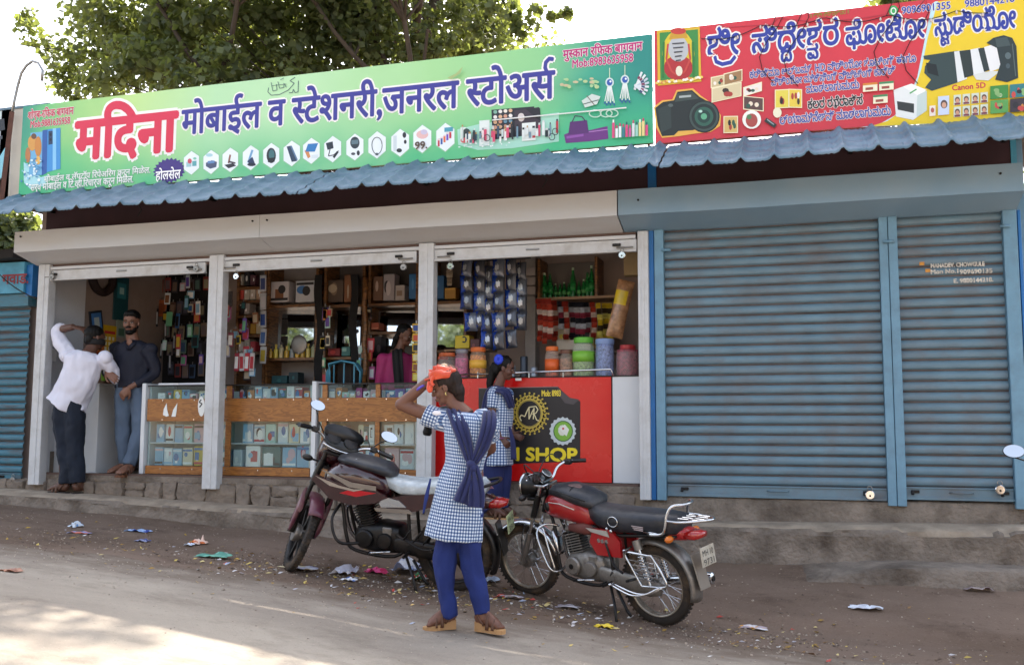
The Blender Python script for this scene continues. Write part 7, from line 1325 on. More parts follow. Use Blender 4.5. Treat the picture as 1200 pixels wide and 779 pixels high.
def hand_parts(w, d, nrm, L, curl=.5, thumb=1, spread=.18, side=None):
    """w wrist, d direction of the fingers, nrm out of the back of the hand; L hand length"""
    d = Vector(d).normalized(); nrm = (Vector(nrm) - d * Vector(nrm).dot(d)).normalized(); s = d.cross(nrm) * thumb; w = Vector(w)
    B = Matrix((d, s, nrm)).transposed(); P = lambda a, b, c: w + B @ Vector((a * L, b * L, c * L)); out = [oval([P(-.05, 0, 0), P(.10, 0, 0), P(.28, .0, 0), P(.47, 0, 0), P(.53, 0, 0)], [(.13 * L, .10 * L), (.16 * L, .085 * L), (.21 * L, .08 * L), (.22 * L, .07 * L), (.18 * L, .05 * L)], s, 14)]
    for k, (o, ln) in enumerate(((.165, .44), (.055, .49), (-.055, .46), (-.16, .37))):
        c = curl * (1 + .12 * k); q = [P(.46, o, 0)]; a = 0; px, pz = .46, 0; sp = o * spread * 2
        for seg in (.42, .32, .26): a += c * (.55 if seg == .42 else .9); px += math.cos(a) * ln * seg; pz -= math.sin(a) * ln * seg; q.append(P(px, o + sp * (px - .46), pz))
        r = .047 * L * (1 if k < 3 else .88); out.append(oval(q, [(r * 1.1, r * 1.1), (r * 1.02, r), (r * .95, r * .95), (r * .75, r * .7)], s, 10, 2)); out.append(ball(q[-1], r * .78))
    q = [P(.12, .14, -.02), P(.27, .27, -.07), P(.40, .33, -.12), P(.50, .33, -.17)]; out.append(oval(q, [(.07 * L, .075 * L), (.06 * L, .06 * L), (.053 * L, .053 * L), (.042 * L, .042 * L)], s, 10, 2)); out.append(ball(q[-1], .043 * L)); return out
def foot_parts(a, d, L):
    """a ankle, d direction of the toes (level)"""
    a = Vector(a); d = Vector((d[0], d[1], 0)).normalized(); s = Vector((-d.y, d.x, 0)); z0 = a.z - .072; P = lambda x, y, z: a + d * (x * L) + s * (y * L) + Vector((0, 0, z - .072))
    out = [oval([P(-.24, 0, .035), P(-.15, 0, .045), P(.05, 0, .055), P(.30, 0, .045), P(.52, .01, .03), P(.62, .01, .022)], [(.09 * L, .03), (.13 * L, .045), (.13 * L, .052), (.16 * L, .038), (.19 * L, .024), (.16 * L, .015)], s, 14), oval([P(-.05, 0, .04), P(-.03, 0, .09), P(-.02, 0, .15)], [(.12 * L, .15 * L), (.115 * L, .13 * L), (.12 * L, .13 * L)], s, 12)]
    for k in range(5): y = .13 - k * .065; out.append(oval([P(.54, y, .02), P(.66 - abs(k - .5) * .022, y, .018), P(.74 - k * .03, y, .013)], [(.036 * L, .012), (.034 * L, .012), (.028 * L, .009)], s, 8, 2))
    return out
def sandal(parent, a, d, L, m, ms, heel=.0, name='sandal', straps=True):
    a = Vector(a); d = Vector((d[0], d[1], 0)).normalized(); s = Vector((-d.y, d.x, 0)); P = lambda x, y, z: a + d * (x * L) + s * (y * L) + Vector((0, 0, z - .072))
    out = [(-.30, .0), (-.26, .10), (-.1, .13), (.15, .125), (.4, .18), (.6, .2), (.74, .12), (.79, 0), (.74, -.12), (.6, -.19), (.4, -.17), (.15, -.12), (-.1, -.13), (-.26, -.10)]; b = MB(); n = len(out)
    z1 = lambda x: .006 + heel * max(0, min(1, (.45 - x) / .6)); vs = [P(x, y, z1(x)) for x, y in out] + [P(x, y, -.016) for x, y in out]; b.add(vs, [tuple(range(n)), tuple(range(2 * n - 1, n - 1, -1))] + [(i, i + n, (i + 1) % n + n, (i + 1) % n) for i in range(n)])
    o = b.build(name, m, parent, smooth=30)
    if straps:
        for x, h in ((.42, .062), (.22, .085)): MB().tube(smooth_path([P(x, .17, .0), P(x, .12, h * .8), P(x - .02, 0, h), P(x, -.12, h * .8), P(x, -.17, .0)], 3), [(.012, .004)] * 13, 6).build('strap', ms, o, smooth=True)
        MB().tube(smooth_path([P(.1, .14, .02), P(-.15, .14, .075), P(-.27, 0, .085), P(-.15, -.14, .075), P(.1, -.14, .02)], 3), .006, 6).build('strap', ms, o, smooth=True)
    return o
def check_mat():
    m = bpy.data.materials.new('blue_white_checked_cotton'); m.use_nodes = True; n = m.node_tree.nodes; L = m.node_tree.links; p = n['Principled BSDF']; p.inputs['Roughness'].default_value = .85; p.inputs['Sheen Weight'].default_value = .2; out = []
    for nm in ('cu', 'cv'):
        a = n.new('ShaderNodeAttribute'); a.attribute_name = nm; f = n.new('ShaderNodeMath'); f.operation = 'FRACT'; L.new(a.outputs['Fac'], f.inputs[0])
        r = n.new('ShaderNodeMapRange'); r.inputs[1].default_value = .50; r.inputs[2].default_value = .58; L.new(f.outputs[0], r.inputs[0]); out.append(r.outputs[0])
    def mx(f, a, b):
        x = n.new('ShaderNodeMix'); x.data_type = 'RGBA'; L.new(f, x.inputs[0])
        for k, v in ((6, a), (7, b)):
            if isinstance(v, str): x.inputs[k].default_value = lin(v)
            else: L.new(v, x.inputs[k])
        return x.outputs[2]
    c = mx(out[1], mx(out[0], 'd6dde6', '6580a8'), mx(out[0], '6580a8', '23396a')); L.new(c, p.inputs[0]); MATS['check'] = m; return m
CK = check_mat()
def check_uv(o, axes, cell=.028):
    """cloth grid coordinates round each garment axis (a, b, radius)"""
    me = o.data; og = origin(o.parent); n = len(me.vertices); U = np.zeros(n, 'f4'); V = np.zeros(n, 'f4')
    for i, v in enumerate(me.vertices):
        p = v.co + og; best = None
        for a, b, rad in axes:
            ab = b - a; t = max(0, min(1, (p - a).dot(ab) / ab.length_squared)); dd = (p - (a + ab * t)).length / rad
            if best is None or dd < best[0]: best = (dd, a, b, rad)
        _, a, b, rad = best; t = (b - a).normalized(); s = Vector((1, 0, 0)) if abs(t.x) < .8 else Vector((0, 0, 1)); s = (s - t * s.dot(t)).normalized(); w = t.cross(s); q = p - a; U[i] = math.atan2(q.dot(w), q.dot(s)) * rad / cell + 40; V[i] = q.dot(t) / cell + 40
    for nm, arr in (('cu', U), ('cv', V)): at_ = me.attributes.new(nm, 'FLOAT', 'POINT'); at_.data.foreach_set('value', arr)
def ribbon(name, pts, wid, nrm, m, parent, th=.01, folds=3, amp=.008, n=12):
    """folded cloth band running through pts, as wide as wid (per point)"""
    q = smooth_path(pts, 5); wr = [float(np.interp(i / 5, range(len(pts)), wid)) for i in range(len(q))]; b = MB(); vs = []; nn = [Vector(v).normalized() for v in nrm] if hasattr(nrm[0], '__len__') else [Vector(nrm).normalized()] * len(pts)
    for i, p in enumerate(q):
        k = min(int(i / 5), len(pts) - 2); f = i / 5 - k; N = (nn[k] * (1 - f) + nn[k + 1] * f).normalized(); t = (q[min(i + 1, len(q) - 1)] - q[max(i - 1, 0)]).normalized(); s = t.cross(N).normalized(); N2 = s.cross(t)
        for j in range(n + 1): u = j / n - .5; vs.append(p + s * (u * wr[i]) + N2 * (amp * math.sin(u * 2 * math.pi * folds + i * .12) + .3 * amp * math.sin(u * 31 + i * .5) - u * u * wr[i] * .35))
    b.add(vs, [(i * (n + 1) + j, i * (n + 1) + j + 1, (i + 1) * (n + 1) + j + 1, (i + 1) * (n + 1) + j) for i in range(len(q) - 1) for j in range(n)])
    o = b.build(name, m, parent, smooth=True); s = o.modifiers.new('s', 'SOLIDIFY'); s.thickness = th; s.offset = 0; return o
NAVY = mat('navy_cotton', '182052', .8, var=.2, scale=8, bump=.25, bscale=120, sheen=.2); NAVYP = mat('royal_blue_trouser_cotton', '162866', .85, var=.15, scale=9, bump=.3, bscale=60); HAIR = mat('black_hair', '0a0807', .6, var=.4, scale=3, spec=.25)
vL = Vector((-.957, -.289, 0)); vT = Vector((.289, -.957, 0))       # towards the picture's left, towards the camera
# ---------------------------------------------------------------- the girl in the road
g0 = gpos(548, 742); gY = g0.y; zG = gz(g0.x, g0.y)
g = thing('person', 'schoolgirl in checked tunic seen from behind, holding an orange cloth on her head', 'person', g0)
def G(px, py, d=0): return at(px, py, gY) - vT * 0 + Vector((0, 1, 0)) * d
sk = skin('girl', '6b4636')
C = G(528, 474, .0); hf = vL * 1.0 - vT * .12 + Vector((0, 0, -.28)); H = .205
up_ = Vector((0, 0, 1)) + vL * .22
hp, HP, HB = head_parts(C, hf, up_, H, G(548, 488, .0), .043)
shL, shR = G(521, 493, -.0), G(569, 493, .03); el = G(474, 474, -.05); wr = G(511, 441, -.03)
arm = [oval([shL + Vector((.03, 0, 0)), shL.lerp(el, .5), el], [(.045, .045), (.040, .040), (.034, .034)], (0, 1, 0)), ball(el, .036), oval([el, el.lerp(wr, .45), wr], [(.035, .035), (.032, .032), (.022, .025)], (0, 1, 0))]
hd = hand_parts(wr, G(531, 428, -.02) - wr, Vector((-.2, -.8, .6)), .155, .35, 1)
el2, wr2 = G(564, 526, .17), G(545, 538, .26); arm2 = [oval([shR, shR.lerp(el2, .5), el2], [(.044, .044), (.038, .038), (.033, .033)], (0, 1, 0)), ball(el2, .034), oval([el2, wr2], [(.032, .032), (.024, .024)], (0, 1, 0))] + hand_parts(wr2, vL, Vector((0, 1, .3)), .15, .5)
sd = vL
tor = [oval([G(548, 486), G(547, 505), G(545, 540), G(540, 580), G(538, 615)], [(.07, .05), (.13, .075), (.105, .075), (.125, .09), (.12, .09)], sd)]
a1, a2 = G(524, 728, .0), G(565, 727, .02); k1, k2 = G(520, 672, -.0), G(552, 672, .03); h1, h2 = G(525, 612), G(553, 612, .03)
legs = [oval([h1, k1, a1], [(.06, .06), (.04, .042), (.028, .03)], sd), oval([h2, k2, a2], [(.06, .06), (.04, .042), (.028, .03)], sd)]
d1 = vL * .9 + vT * .35; d2 = -vL * .9 + vT * .5; a1.z = zG + .105; a2.z = gz(a2.x, a2.y) + .105
ft = foot_parts(a1, d1, .17) + foot_parts(a2, d2, .17)
body = remesh('body', join(*(hp + arm + hd + arm2 + tor + legs + ft)), .0042, sk, g, 3)
face_bits(HP, HB, H, body)
hr_ = join(MB().ell(HP(-.10, 0, .66), (.41 * H, .36 * H, .39 * H), 20, 12, HB), MB().ell(HP(-.30, 0, .35), (.20 * H, .28 * H, .30 * H), 14, 8, HB), MB().ell(HP(-.30, .0, .12), (.13 * H, .2 * H, .2 * H), 14, 8, HB)); remesh('hair', hr_, .006, mat('brown_black_hair', '241813', .6, var=.6, scale=4, spec=.25, stretch=(26, 26, 5)), g, 2, (.006, 45, .4))
br = smooth_path([G(528, 478, .10), G(508, 480, .12), G(497, 492, .10), G(494, 510, .08)], 4); MB().tube(br, [.012 + .008 * abs(math.sin(i * 1.3)) + .008 * min(1, i / 8) for i in range(len(br))], 10).build('braid', HAIR, g, smooth=True)
MB().tube([HP(-.02, .345, .36), HP(.0, .36, .30), HP(-.02, .35, .26)], .004, 6).build('earring', M_['brass'], g, smooth=True)
# tunic
ku = [oval([G(549, 483), G(548, 492), G(547, 512), G(544, 545), G(538, 575), G(534, 605), G(531, 630)], [(.055, .05), (.132, .085), (.132, .095), (.115, .09), (.136, .11), (.152, .125), (.165, .135)], sd, 30, 4, wob=.018),
      oval([shL + Vector((.06, 0, 0)), shL, shL.lerp(el, .46)], [(.07, .075), (.068, .07), (.062, .062)], (0, 1, 0), 16, 3), oval([shR - Vector((.04, 0, 0)), shR, shR.lerp(el2, .6)], [(.07, .075), (.066, .068), (.058, .058)], (0, 1, 0), 16, 3), ball(shL, .066), ball(shR, .064)]
ko = remesh('tunic', join(*ku), .006, CK, g, 4, (.013, 9, .5)); check_uv(ko, [(G(548, 480), G(530, 640), .15), (shL + (shL - el) * .05, shL.lerp(el, .5), .055), (shR, shR.lerp(el2, .6), .05)], .0185)
# slits showing the blue trousers, trousers
pn = [oval([G(534, 600), G(524, 635), G(521, 672), G(525, 705), G(527, 722)], [(.075, .075), (.072, .072), (.058, .062), (.050, .054), (.046, .05)], sd, 20, 4, wob=.03), oval([G(552, 600, .02), G(549, 635, .02), G(553, 672, .03), G(561, 705, .03), G(564, 721, .02)], [(.07, .07), (.068, .07), (.056, .06), (.050, .053), (.046, .05)], sd, 20, 4, wob=.03, seed=2), oval([G(540, 592), G(538, 622)], [(.12, .08), (.12, .08)], sd, 20, 1)]
remesh('trousers', join(*pn), .0065, NAVYP, g, 3, (.013, 11, .6))
ribbon('side_slit', [G(509, 560, -.06), G(505, 580, -.075), G(502, 600, -.08)], [.01, .035, .01], vL * .8 + vT * .6, NAVYP, g, .004, 1, .002, 6)
# dupatta: over both shoulders, knotted low on the back
bk = lambda px, py, o: G(px, py) + vT * o
ribbon('dupatta', [G(528, 484) + vL * -.0 - vT * .06, bk(533, 480, .035), bk(540, 498, .110), bk(547, 520, .118), bk(552, 541, .118)], [.06, .085, .085, .07, .035], [Vector((0, 0, 1)), vT * .4 + Vector((0, 0, 1)), vT, vT, vT], NAVY, g, .012, 3, .009)
ribbon('dupatta', [G(572, 486) - vT * .06, bk(574, 483, .035), bk(573, 500, .105), bk(566, 522, .115), bk(556, 541, .118)], [.06, .075, .08, .07, .035], [Vector((0, 0, 1)), vT * .4 + Vector((0, 0, 1)), vT, vT, vT], NAVY, g, .012, 3, .009)
kn = join(MB().ell(bk(553, 543, .122), (.030, .028, .026), 14, 8), MB().ell(bk(556, 547, .118), (.022, .03, .028), 12, 8)); kn.build('knot', NAVY, g, smooth=True)
ribbon('dupatta_tail', [bk(554, 545, .125), bk(552, 560, .135), bk(547, 575, .145), bk(543, 587, .15)], [.035, .07, .09, .10], vT, NAVY, g, .012, 3, .010); ribbon('dupatta_tail', [bk(556, 545, .12), bk(559, 562, .13), bk(560, 578, .14), bk(559, 592, .145)], [.04, .07, .085, .09], vT, NAVY, g, .012, 2, .010)
MB().tube([G(497, 455, -.04) + Vector((.034 * math.cos(a) * .75, .032 * math.sin(a), .034 * math.cos(a) * .5)) for a in [6.283 * k / 20 for k in range(20)]], .007, 8, closed=True).build('bangle', mat('violet_thread', '5a4ab8', .5), g, smooth=True)
MB().ell(G(515, 484, -.03) + vT * .068, (.028, .004, .014), 12, 6).build('shoulder_badge', ink('e8e4ea'), g, smooth=True)
sm_ = mat('tan_wedge_sole', 'b0875a', .6, var=.15); ss_ = mat('brown_sandal_strap', '5a3a28', .5)
for a, d in ((a1, d1), (a2, d2)): sandal(g, a, d, .18, sm_, ss_, .03)
# orange cloth held on the head
oc = thing('orange_cloth', "bright orange shiny cloth held on top of the nearer schoolgirl's head", 'cloth', HP(0, 0, 1)); b = MB()
def clothf(u, v):
    th = (u - .5) * 3.3; ph = v * 1.25; r = .215 * H / .205; x = math.cos(th) * math.sin(ph) * .118 - .018; y = math.sin(th) * math.sin(ph) * .105; z = math.cos(ph) * .105; w = .007 * math.sin(u * 17 + v * 6) + .006 * math.sin(v * 14 - u * 9) + .004 * math.sin(u * 41 + v * 23); e = 1 + .12 * max(0, v - .7) * math.sin(u * 23)
    return Vector(C) + HB @ (Vector((x + .035, y, z + .12)) * e + Vector((w, w, w * 1.2)))
def clothf2(u, v):
    th = u * 6.283; ph = v * 1.35; x = math.cos(th) * math.sin(ph) * .098; y = math.sin(th) * math.sin(ph) * .084; z = math.cos(ph) * .08; w = .009 * math.sin(th * 3 + v * 6) + .007 * math.sin(v * 14 - th * 2) + .005 * math.sin(th * 7 + v * 23)
    return Vector(C) + HB @ Vector((x + .03 + w, y + w * .6, z + .135 + w))
b.grid(lambda u, v: clothf2(u, v) + HB @ Vector((-.03, 0, .012)), 48, 14); oo = b.build('cloth_fold', mat('orange_satin', 'd84a24', .32, var=.2, scale=18, sheen=.3, bump=.3, bscale=40), oc, smooth=True); oo.modifiers.new('s', 'SOLIDIFY').thickness = .006
MB().tube(smooth_path([HP(.36, .22, .78), HP(.44, .25, .60), HP(.40, .28, .50), HP(.34, .27, .66)], 4), [.012] * 13, 7).build('cloth_loop', mat('orange_satin', ''), oc, smooth=True); MB().ell(HP(-.12, .05, 1.10), (.022, .016, .014), 12, 8).build('cloth_bow', mat('cream_cloth', 'd8bfa0', .7), oc, smooth=True)
MB().tube(smooth_path([HP(.1, .3, .95), HP(.22, .33, .86), HP(.30, .33, .72), HP(.26, .35, .62)], 4), [.010] * 13, 7).build('cloth_loop', mat('orange_satin', ''), oc, smooth=True)
# ---------------------------------------------------------------- the smaller girl at the counter
Y2 = -.14; z2 = z_top(at(580, 600, Y2).x)
p0 = at(580, 600, Y2); p0.z = z2; q = thing('person', 'schoolgirl with blue hair flower and navy dupatta standing at the red pan counter', 'person', p0)
def J(px, py, d=0): return at(px, py, Y2) + vT * d
vR = -vL; C2 = J(589, 445); hf2 = vR + vT * .15 + Vector((0, 0, -.22)); H2 = .20; hp, P2, B2 = head_parts(C2, hf2, (0, 0, 1), H2, J(584, 453), .04)
s1 = J(580, 463, .11); e1 = J(577, 488, .13); w1 = J(586, 513, .12); s3 = J(594, 462, -.10); e3 = J(596, 488, -.10); w3 = J(600, 508, -.08)
bp = hp + [oval([s1, e1], [(.043, .043), (.034, .034)], vT), ball(e1, .034), oval([e1, w1], [(.033, .033), (.022, .023)], vT), oval([s3, e3], [(.04, .04), (.034, .034)], vT), oval([e3, w3], [(.032, .032), (.022, .022)], vT)] + hand_parts(w1, J(596, 522, .11) - w1, vT, .15, .7, -1) + hand_parts(w3, vR + Vector((0, 0, -.5)), -vT, .14, .6)
bp += [oval([J(586, 456), J(586, 475), J(585, 500), J(583, 530)], [(.06, .07), (.085, .13), (.08, .11), (.09, .12)], vR)]
f1, f2 = J(576, 597, .05), J(586, 595, -.06); f1.z = f2.z = z2 + .09; bp += [oval([J(580, 530, .05), J(579, 565, .05), f1], [(.07, .07), (.045, .045), (.032, .032)], vR), oval([J(586, 530, -.06), J(588, 565, -.06), f2], [(.07, .07), (.045, .045), (.032, .032)], vR)] + foot_parts(f1, vR + vT * .3, .2) + foot_parts(f2, vR, .2)
body = remesh('body', join(*bp), .0055, skin('girl_small', '5e3d31'), q, 2); face_bits(P2, B2, H2, body)
hr_ = join(MB().ell(P2(-.10, 0, .67), (.41 * H2, .36 * H2, .38 * H2), 20, 12, B2), MB().ell(P2(-.32, 0, .40), (.16 * H2, .26 * H2, .30 * H2), 14, 8, B2), oval([P2(-.38, .1, .55), P2(-.50, .15, .2), P2(-.52, .15, -.3), P2(-.45, .15, -.65)], [(.05, .05), (.045, .04), (.032, .03), (.014, .014)], vT)); remesh('hair', hr_, .006, HAIR, q, 2, (.006, 45, .3))
fl = thing  # flower is worn in the hair: a part of the person
fo = bpy.data.objects.new('hair_flower', None); COL.objects.link(fo); fo.parent = q
for k in range(9): a = k * .7; MB().ell(P2(-.30 + .10 * math.cos(a), -.34, .80 + .12 * math.sin(a)), (.022, .014, .022), 10, 6).build('petal', mat('bright_blue_ribbon', '1c3cc8', .5), fo, smooth=True)
ku = [oval([J(586, 455), J(586, 463), J(587, 482), J(586, 505), J(584, 525), J(584, 545)], [(.05, .06), (.10, .145), (.105, .14), (.095, .125), (.115, .15), (.125, .165)], vR, 28, 4, wob=.02), oval([s1 - vT * .05, s1, s1.lerp(e1, .62)], [(.065, .065), (.062, .062), (.056, .056)], vR, 16, 3), oval([s3 + vT * .05, s3, s3.lerp(e3, .62)], [(.06, .06), (.058, .058), (.05, .05)], vR, 16, 3)]
ko = remesh('tunic', join(*ku), .007, CK, q, 4, (.006, 10, .5)); check_uv(ko, [(J(586, 450), J(584, 550), .13), (s1, s1.lerp(e1, .62), .055), (s3, s3.lerp(e3, .6), .05)], .0225)
pn = [oval([J(580, 525, .05), J(578, 560, .06), J(575, 590, .05), f1 + Vector((0, 0, -.01))], [(.10, .09), (.085, .08), (.08, .075), (.08, .075)], vR, 20, 4, wob=.03), oval([J(587, 525, -.06), J(588, 560, -.06), J(586, 588, -.06), f2 + Vector((0, 0, -.01))], [(.09, .08), (.08, .075), (.075, .07), (.075, .07)], vR, 20, 4, wob=.03)]
remesh('trousers', join(*pn), .008, mat('dark_navy_cotton', '1a2558', .85, var=.15), q, 3, (.008, 10, .5))
ribbon('dupatta', [J(600, 478, .10), J(594, 461, .15), J(584, 457, .13), J(574, 462, .10), J(569, 480, .08), J(567, 500, .06), J(568, 515, .04)], [.05, .08, .10, .10, .09, .08, .07], [vT, vT + Vector((0, 0, .8)), vT * .6 + Vector((0, 0, 1)), vT + vL, vL + vT, vL + vT, vL + vT], NAVY, q, .012, 2, .008)
ribbon('side_slit', [J(597, 500, .11), J(601, 518, .12), J(602, 538, .12)], [.015, .04, .05], vT, NAVY, q, .005, 1, .002, 6)
MB().tube([w1 + Vector((.03 * math.cos(a), .03 * math.sin(a), 0)) for a in [6.283 * k / 16 for k in range(16)]], .006, 6, closed=True).build('bangle', mat('mauve_bangle', '8a4a78', .4), q, smooth=True)
for a, d in ((f1, vR + vT * .3), (f2, vR)): a = a - Vector((0, 0, .012)); sandal(q, a, d, .2, mat('tan_wedge_sole', ''), mat('brown_sandal_strap', ''), .0)
"""MEN"""
# ---------------------------------------------------------------- man in the white shirt
Y3 = .02; m0 = at(84, 578, -.1); z3 = z_top(m0.x) ; m0 = at(84, 576, -.12); m0.z = z3
w = thing('person', 'man in white shirt and dark jeans seen from behind, elbow propped up', 'person', m0)
def K(px, py, d=0): return at(px, py, -.10) - Vector((0, 1, 0)) * d
C3 = K(103, 409, -.08); hf3 = vR * .75 - vT * .8 + Vector((0, 0, -.12)); H3 = .235; hp, P3, B3 = head_parts(C3, hf3, (0, 0, 1), H3, K(100, 418), .058)
sL, sR = K(80, 417, .04), K(118, 418, -.06); eL = K(60, 386, -.08); wL = K(86, 383, .0); eR = K(118, 441, -.20); wR = K(112, 452, -.36)
bp = hp + [oval([sL, eL], [(.045, .045), (.038, .038)], vT), ball(eL, .038), oval([eL, eL.lerp(wL, .4), wL], [(.038, .038), (.038, .038), (.03, .032)], vT), oval([sR, eR], [(.045, .045), (.038, .038)], vT), oval([eR, wR], [(.04, .04), (.028, .03)], vT)] + hand_parts(wL, K(103, 386, -.02) - wL, Vector((0, -.5, 1)), .18, .3, -1) + hand_parts(wR, Vector((.2, 1, 0)), (0, 0, 1), .18, .2)
bp += [oval([K(100, 415), K(96, 435), K(86, 460), K(80, 478)], [(.10, .07), (.16, .10), (.14, .10), (.15, .11)], vL)]
f1, f2 = K(76, 568, .02), K(91, 568, -.02); f1.z = z3 + .085; f2.z = z3 + .085
bp += [oval([K(73, 478), K(76, 525), f1], [(.09, .09), (.058, .06), (.04, .042)], vL), oval([K(88, 478), K(89, 525), f2], [(.09, .09), (.058, .06), (.04, .042)], vL)] + foot_parts(f1, vL * .9 + Vector((0, .4, 0)), .25) + foot_parts(f2, vR * .3 + Vector((0, 1, 0)), .25)
body = remesh('body', join(*bp), .0065, skin('man_white', '5a3c2f'), w, 2); face_bits(P3, B3, H3, body)
remesh('hair', join(MB().ell(P3(-.09, 0, .69), (.41 * H3, .345 * H3, .35 * H3), 20, 12, B3), MB().ell(P3(-.28, 0, .42), (.17 * H3, .28 * H3, .26 * H3), 14, 8, B3)), .007, HAIR, w, 1, (.004, 50, .5))
MB().tube([P3(.3 * math.cos(a) * 1.25 + .02, .33 * math.sin(a) * 1.05, .33 + .03 * math.cos(a)) for a in [6.283 * k / 24 for k in range(24)]], [(.030, .006)] * 24, 8, closed=True).build('face_mask', mat('black_cloth', ''), w, smooth=True)
WS = mat('white_cotton_shirt', 'dcdcea', .75, var=.06, scale=5, bump=.2, bscale=20)
sh = [oval([K(101, 411), K(99, 421), K(94, 440), K(84, 462), K(77, 476)], [(.08, .07), (.185, .12), (.18, .135), (.178, .15), (.192, .165)], vL, 30, 4, wob=.03), oval([sL + vR * .05, sL.lerp(eL, .5), eL, eL.lerp(wL, .35)], [(.075, .075), (.068, .068), (.060, .062), (.048, .05)], vT, 18, 3, wob=.03), oval([sR - vR * .05, sR.lerp(eR, .5), eR, eR.lerp(wR, .3)], [(.07, .07), (.064, .064), (.056, .056), (.045, .047)], vT, 18, 3, wob=.03), ball(sL, .068), ball(sR, .066), ball(eL, .056), oval([K(86, 460), K(96, 482)], [(.06, .05), (.03, .045)], vL)]
remesh('shirt', join(*sh), .008, WS, w, 4, (.020, 8, .6))
DJ = mat('dark_denim', '121c2c', .85, var=.25, scale=7, bump=.3, bscale=50)
pn = [oval([K(76, 464, .0), K(74, 490), K(77, 525), K(80, 550), K(79, 566)], [(.09, .11), (.10, .11), (.085, .085), (.08, .082), (.078, .08)], vL, 22, 4, wob=.03), oval([K(87, 466), K(88, 490), K(88, 525), K(90, 550), K(91, 566)], [(.085, .11), (.095, .11), (.083, .085), (.076, .08), (.075, .08)], vL, 22, 4, wob=.03, seed=3)]
remesh('jeans', join(*pn), .009, DJ, w, 4, (.012, 10, .7)); oval([K(79.5, 462), K(79, 467.5)], [(.150, .12), (.150, .12)], vL, 24, 1).build('belt', mat('dark_leather', '2a1c1a', .5), w, smooth=40)
for a, d in ((f1, vL * .9 + Vector((0, .4, 0))), (f2, vR * .3 + Vector((0, 1, 0)))): sandal(w, a - Vector((0, 0, .008)), d, .25, mat('dark_rubber_sole', '2a2422', .7), mat('brown_sandal_strap', ''))
# ---------------------------------------------------------------- man in navy
n0 = at(158, 557, .10); n0.z = .1; v = thing('person', 'bearded man in navy shirt and grey jeans standing in the doorway facing the street', 'person', n0)
def N(px, py, d=0): return at(px, py, .22) - Vector((0, 1, 0)) * d
C4 = N(156, 392, .03); hf4 = vT * 1.0 + vR * .05 + Vector((0, 0, -.06)); H4 = .235; hp, P4, B4 = head_parts(C4, hf4, (0, 0, 1), H4, N(156, 402), .058)
sA, sB = N(136, 408), N(177, 409); eA, wA = N(128, 436, .02), N(142, 437, .22); eB, wB = N(181, 438, .0), N(164, 455, .16)
bp = hp + [oval([sA, eA], [(.042, .042), (.036, .036)], vT), ball(eA, .036), oval([eA, wA], [(.035, .035), (.026, .028)], Vector((0, 0, 1))), oval([sB, eB], [(.042, .042), (.036, .036)], vT), ball(eB, .036), oval([eB, wB], [(.034, .034), (.026, .028)], Vector((0, 0, 1)))]
bp += hand_parts(wA, N(156, 446, .24) - wA, vT + Vector((0, 0, .4)), .185, .35, 1) + hand_parts(wB, N(156, 466, .19) - wB, vT, .185, .7, -1)
bp += [oval([N(156, 400), N(156, 425), N(155, 450), N(155, 465)], [(.10, .07), (.17, .10), (.15, .10), (.15, .11)], vL)]
f1, f2 = N(147, 548, .02), N(162, 549, .14); f1.z = f2.z = .1 + .085
bp += [oval([N(147, 465), N(145, 508), f1], [(.085, .09), (.055, .06), (.038, .04)], vL), oval([N(166, 465), N(167, 508, .04), f2], [(.085, .09), (.055, .06), (.038, .04)], vL)] + foot_parts(f1, vT + vL * .9, .25) + foot_parts(f2, vT + vL * .2, .25)
body = remesh('body', join(*bp), .006, skin('man_navy', '7a5442'), v, 2); face_bits(P4, B4, H4, body, lips='5a3430')
remesh('hair', join(MB().ell(P4(-.07, 0, .76), (.40 * H4, .345 * H4, .31 * H4), 20, 12, B4), MB().ell(P4(.12, 0, .86), (.26 * H4, .27 * H4, .17 * H4), 16, 8, B4), MB().ell(P4(-.25, 0, .5), (.16 * H4, .28 * H4, .24 * H4), 14, 8, B4)), .007, HAIR, v, 1, (.005, 50, .6))
bd = [ball(P4(.20, 0, .09), (.17 * H4, .19 * H4, .13 * H4), B4), ball(P4(.10, .17, .22), (.15 * H4, .09 * H4, .16 * H4), B4), ball(P4(.10, -.17, .22), (.12 * H4, .06 * H4, .14 * H4), B4), ball(P4(.0, .27, .36), (.07 * H4, .03 * H4, .14 * H4), B4), ball(P4(.0, -.27, .36), (.07 * H4, .03 * H4, .14 * H4), B4), ball(P4(.27, 0, .135), (.09 * H4, .12 * H4, .045 * H4), B4)]
remesh('beard', join(*bd), .006, HAIR, v, 1, (.004, 60, 1)); MB().tube([P4(.37, -.11, .285), P4(.405, 0, .305), P4(.37, .11, .285)], [.008 * 1, .011, .008], 6).build('moustache', HAIR, v, smooth=True)
NS = mat('dark_navy_shirt_cotton', '0a0f24', .75, var=.2, scale=6, bump=.2, bscale=30)
sh = [oval([N(156, 399), N(156, 407), N(156, 425), N(156, 445), N(156, 454)], [(.075, .065), (.20, .105), (.19, .125), (.175, .125), (.18, .125)], vL, 30, 4, wob=.02), oval([sA + vR * .05, sA.lerp(eA, .5), eA, eA.lerp(wA, .55)], [(.068, .068), (.064, .064), (.055, .055), (.045, .045)], vT, 18, 3, wob=.03), oval([sB - vR * .05, sB.lerp(eB, .5), eB, eB.lerp(wB, .75)], [(.068, .068), (.064, .064), (.055, .055), (.042, .042)], vT, 18, 3, wob=.03), ball(sA, .068), ball(sB, .068), ball(eA, .05), ball(eB, .05)]
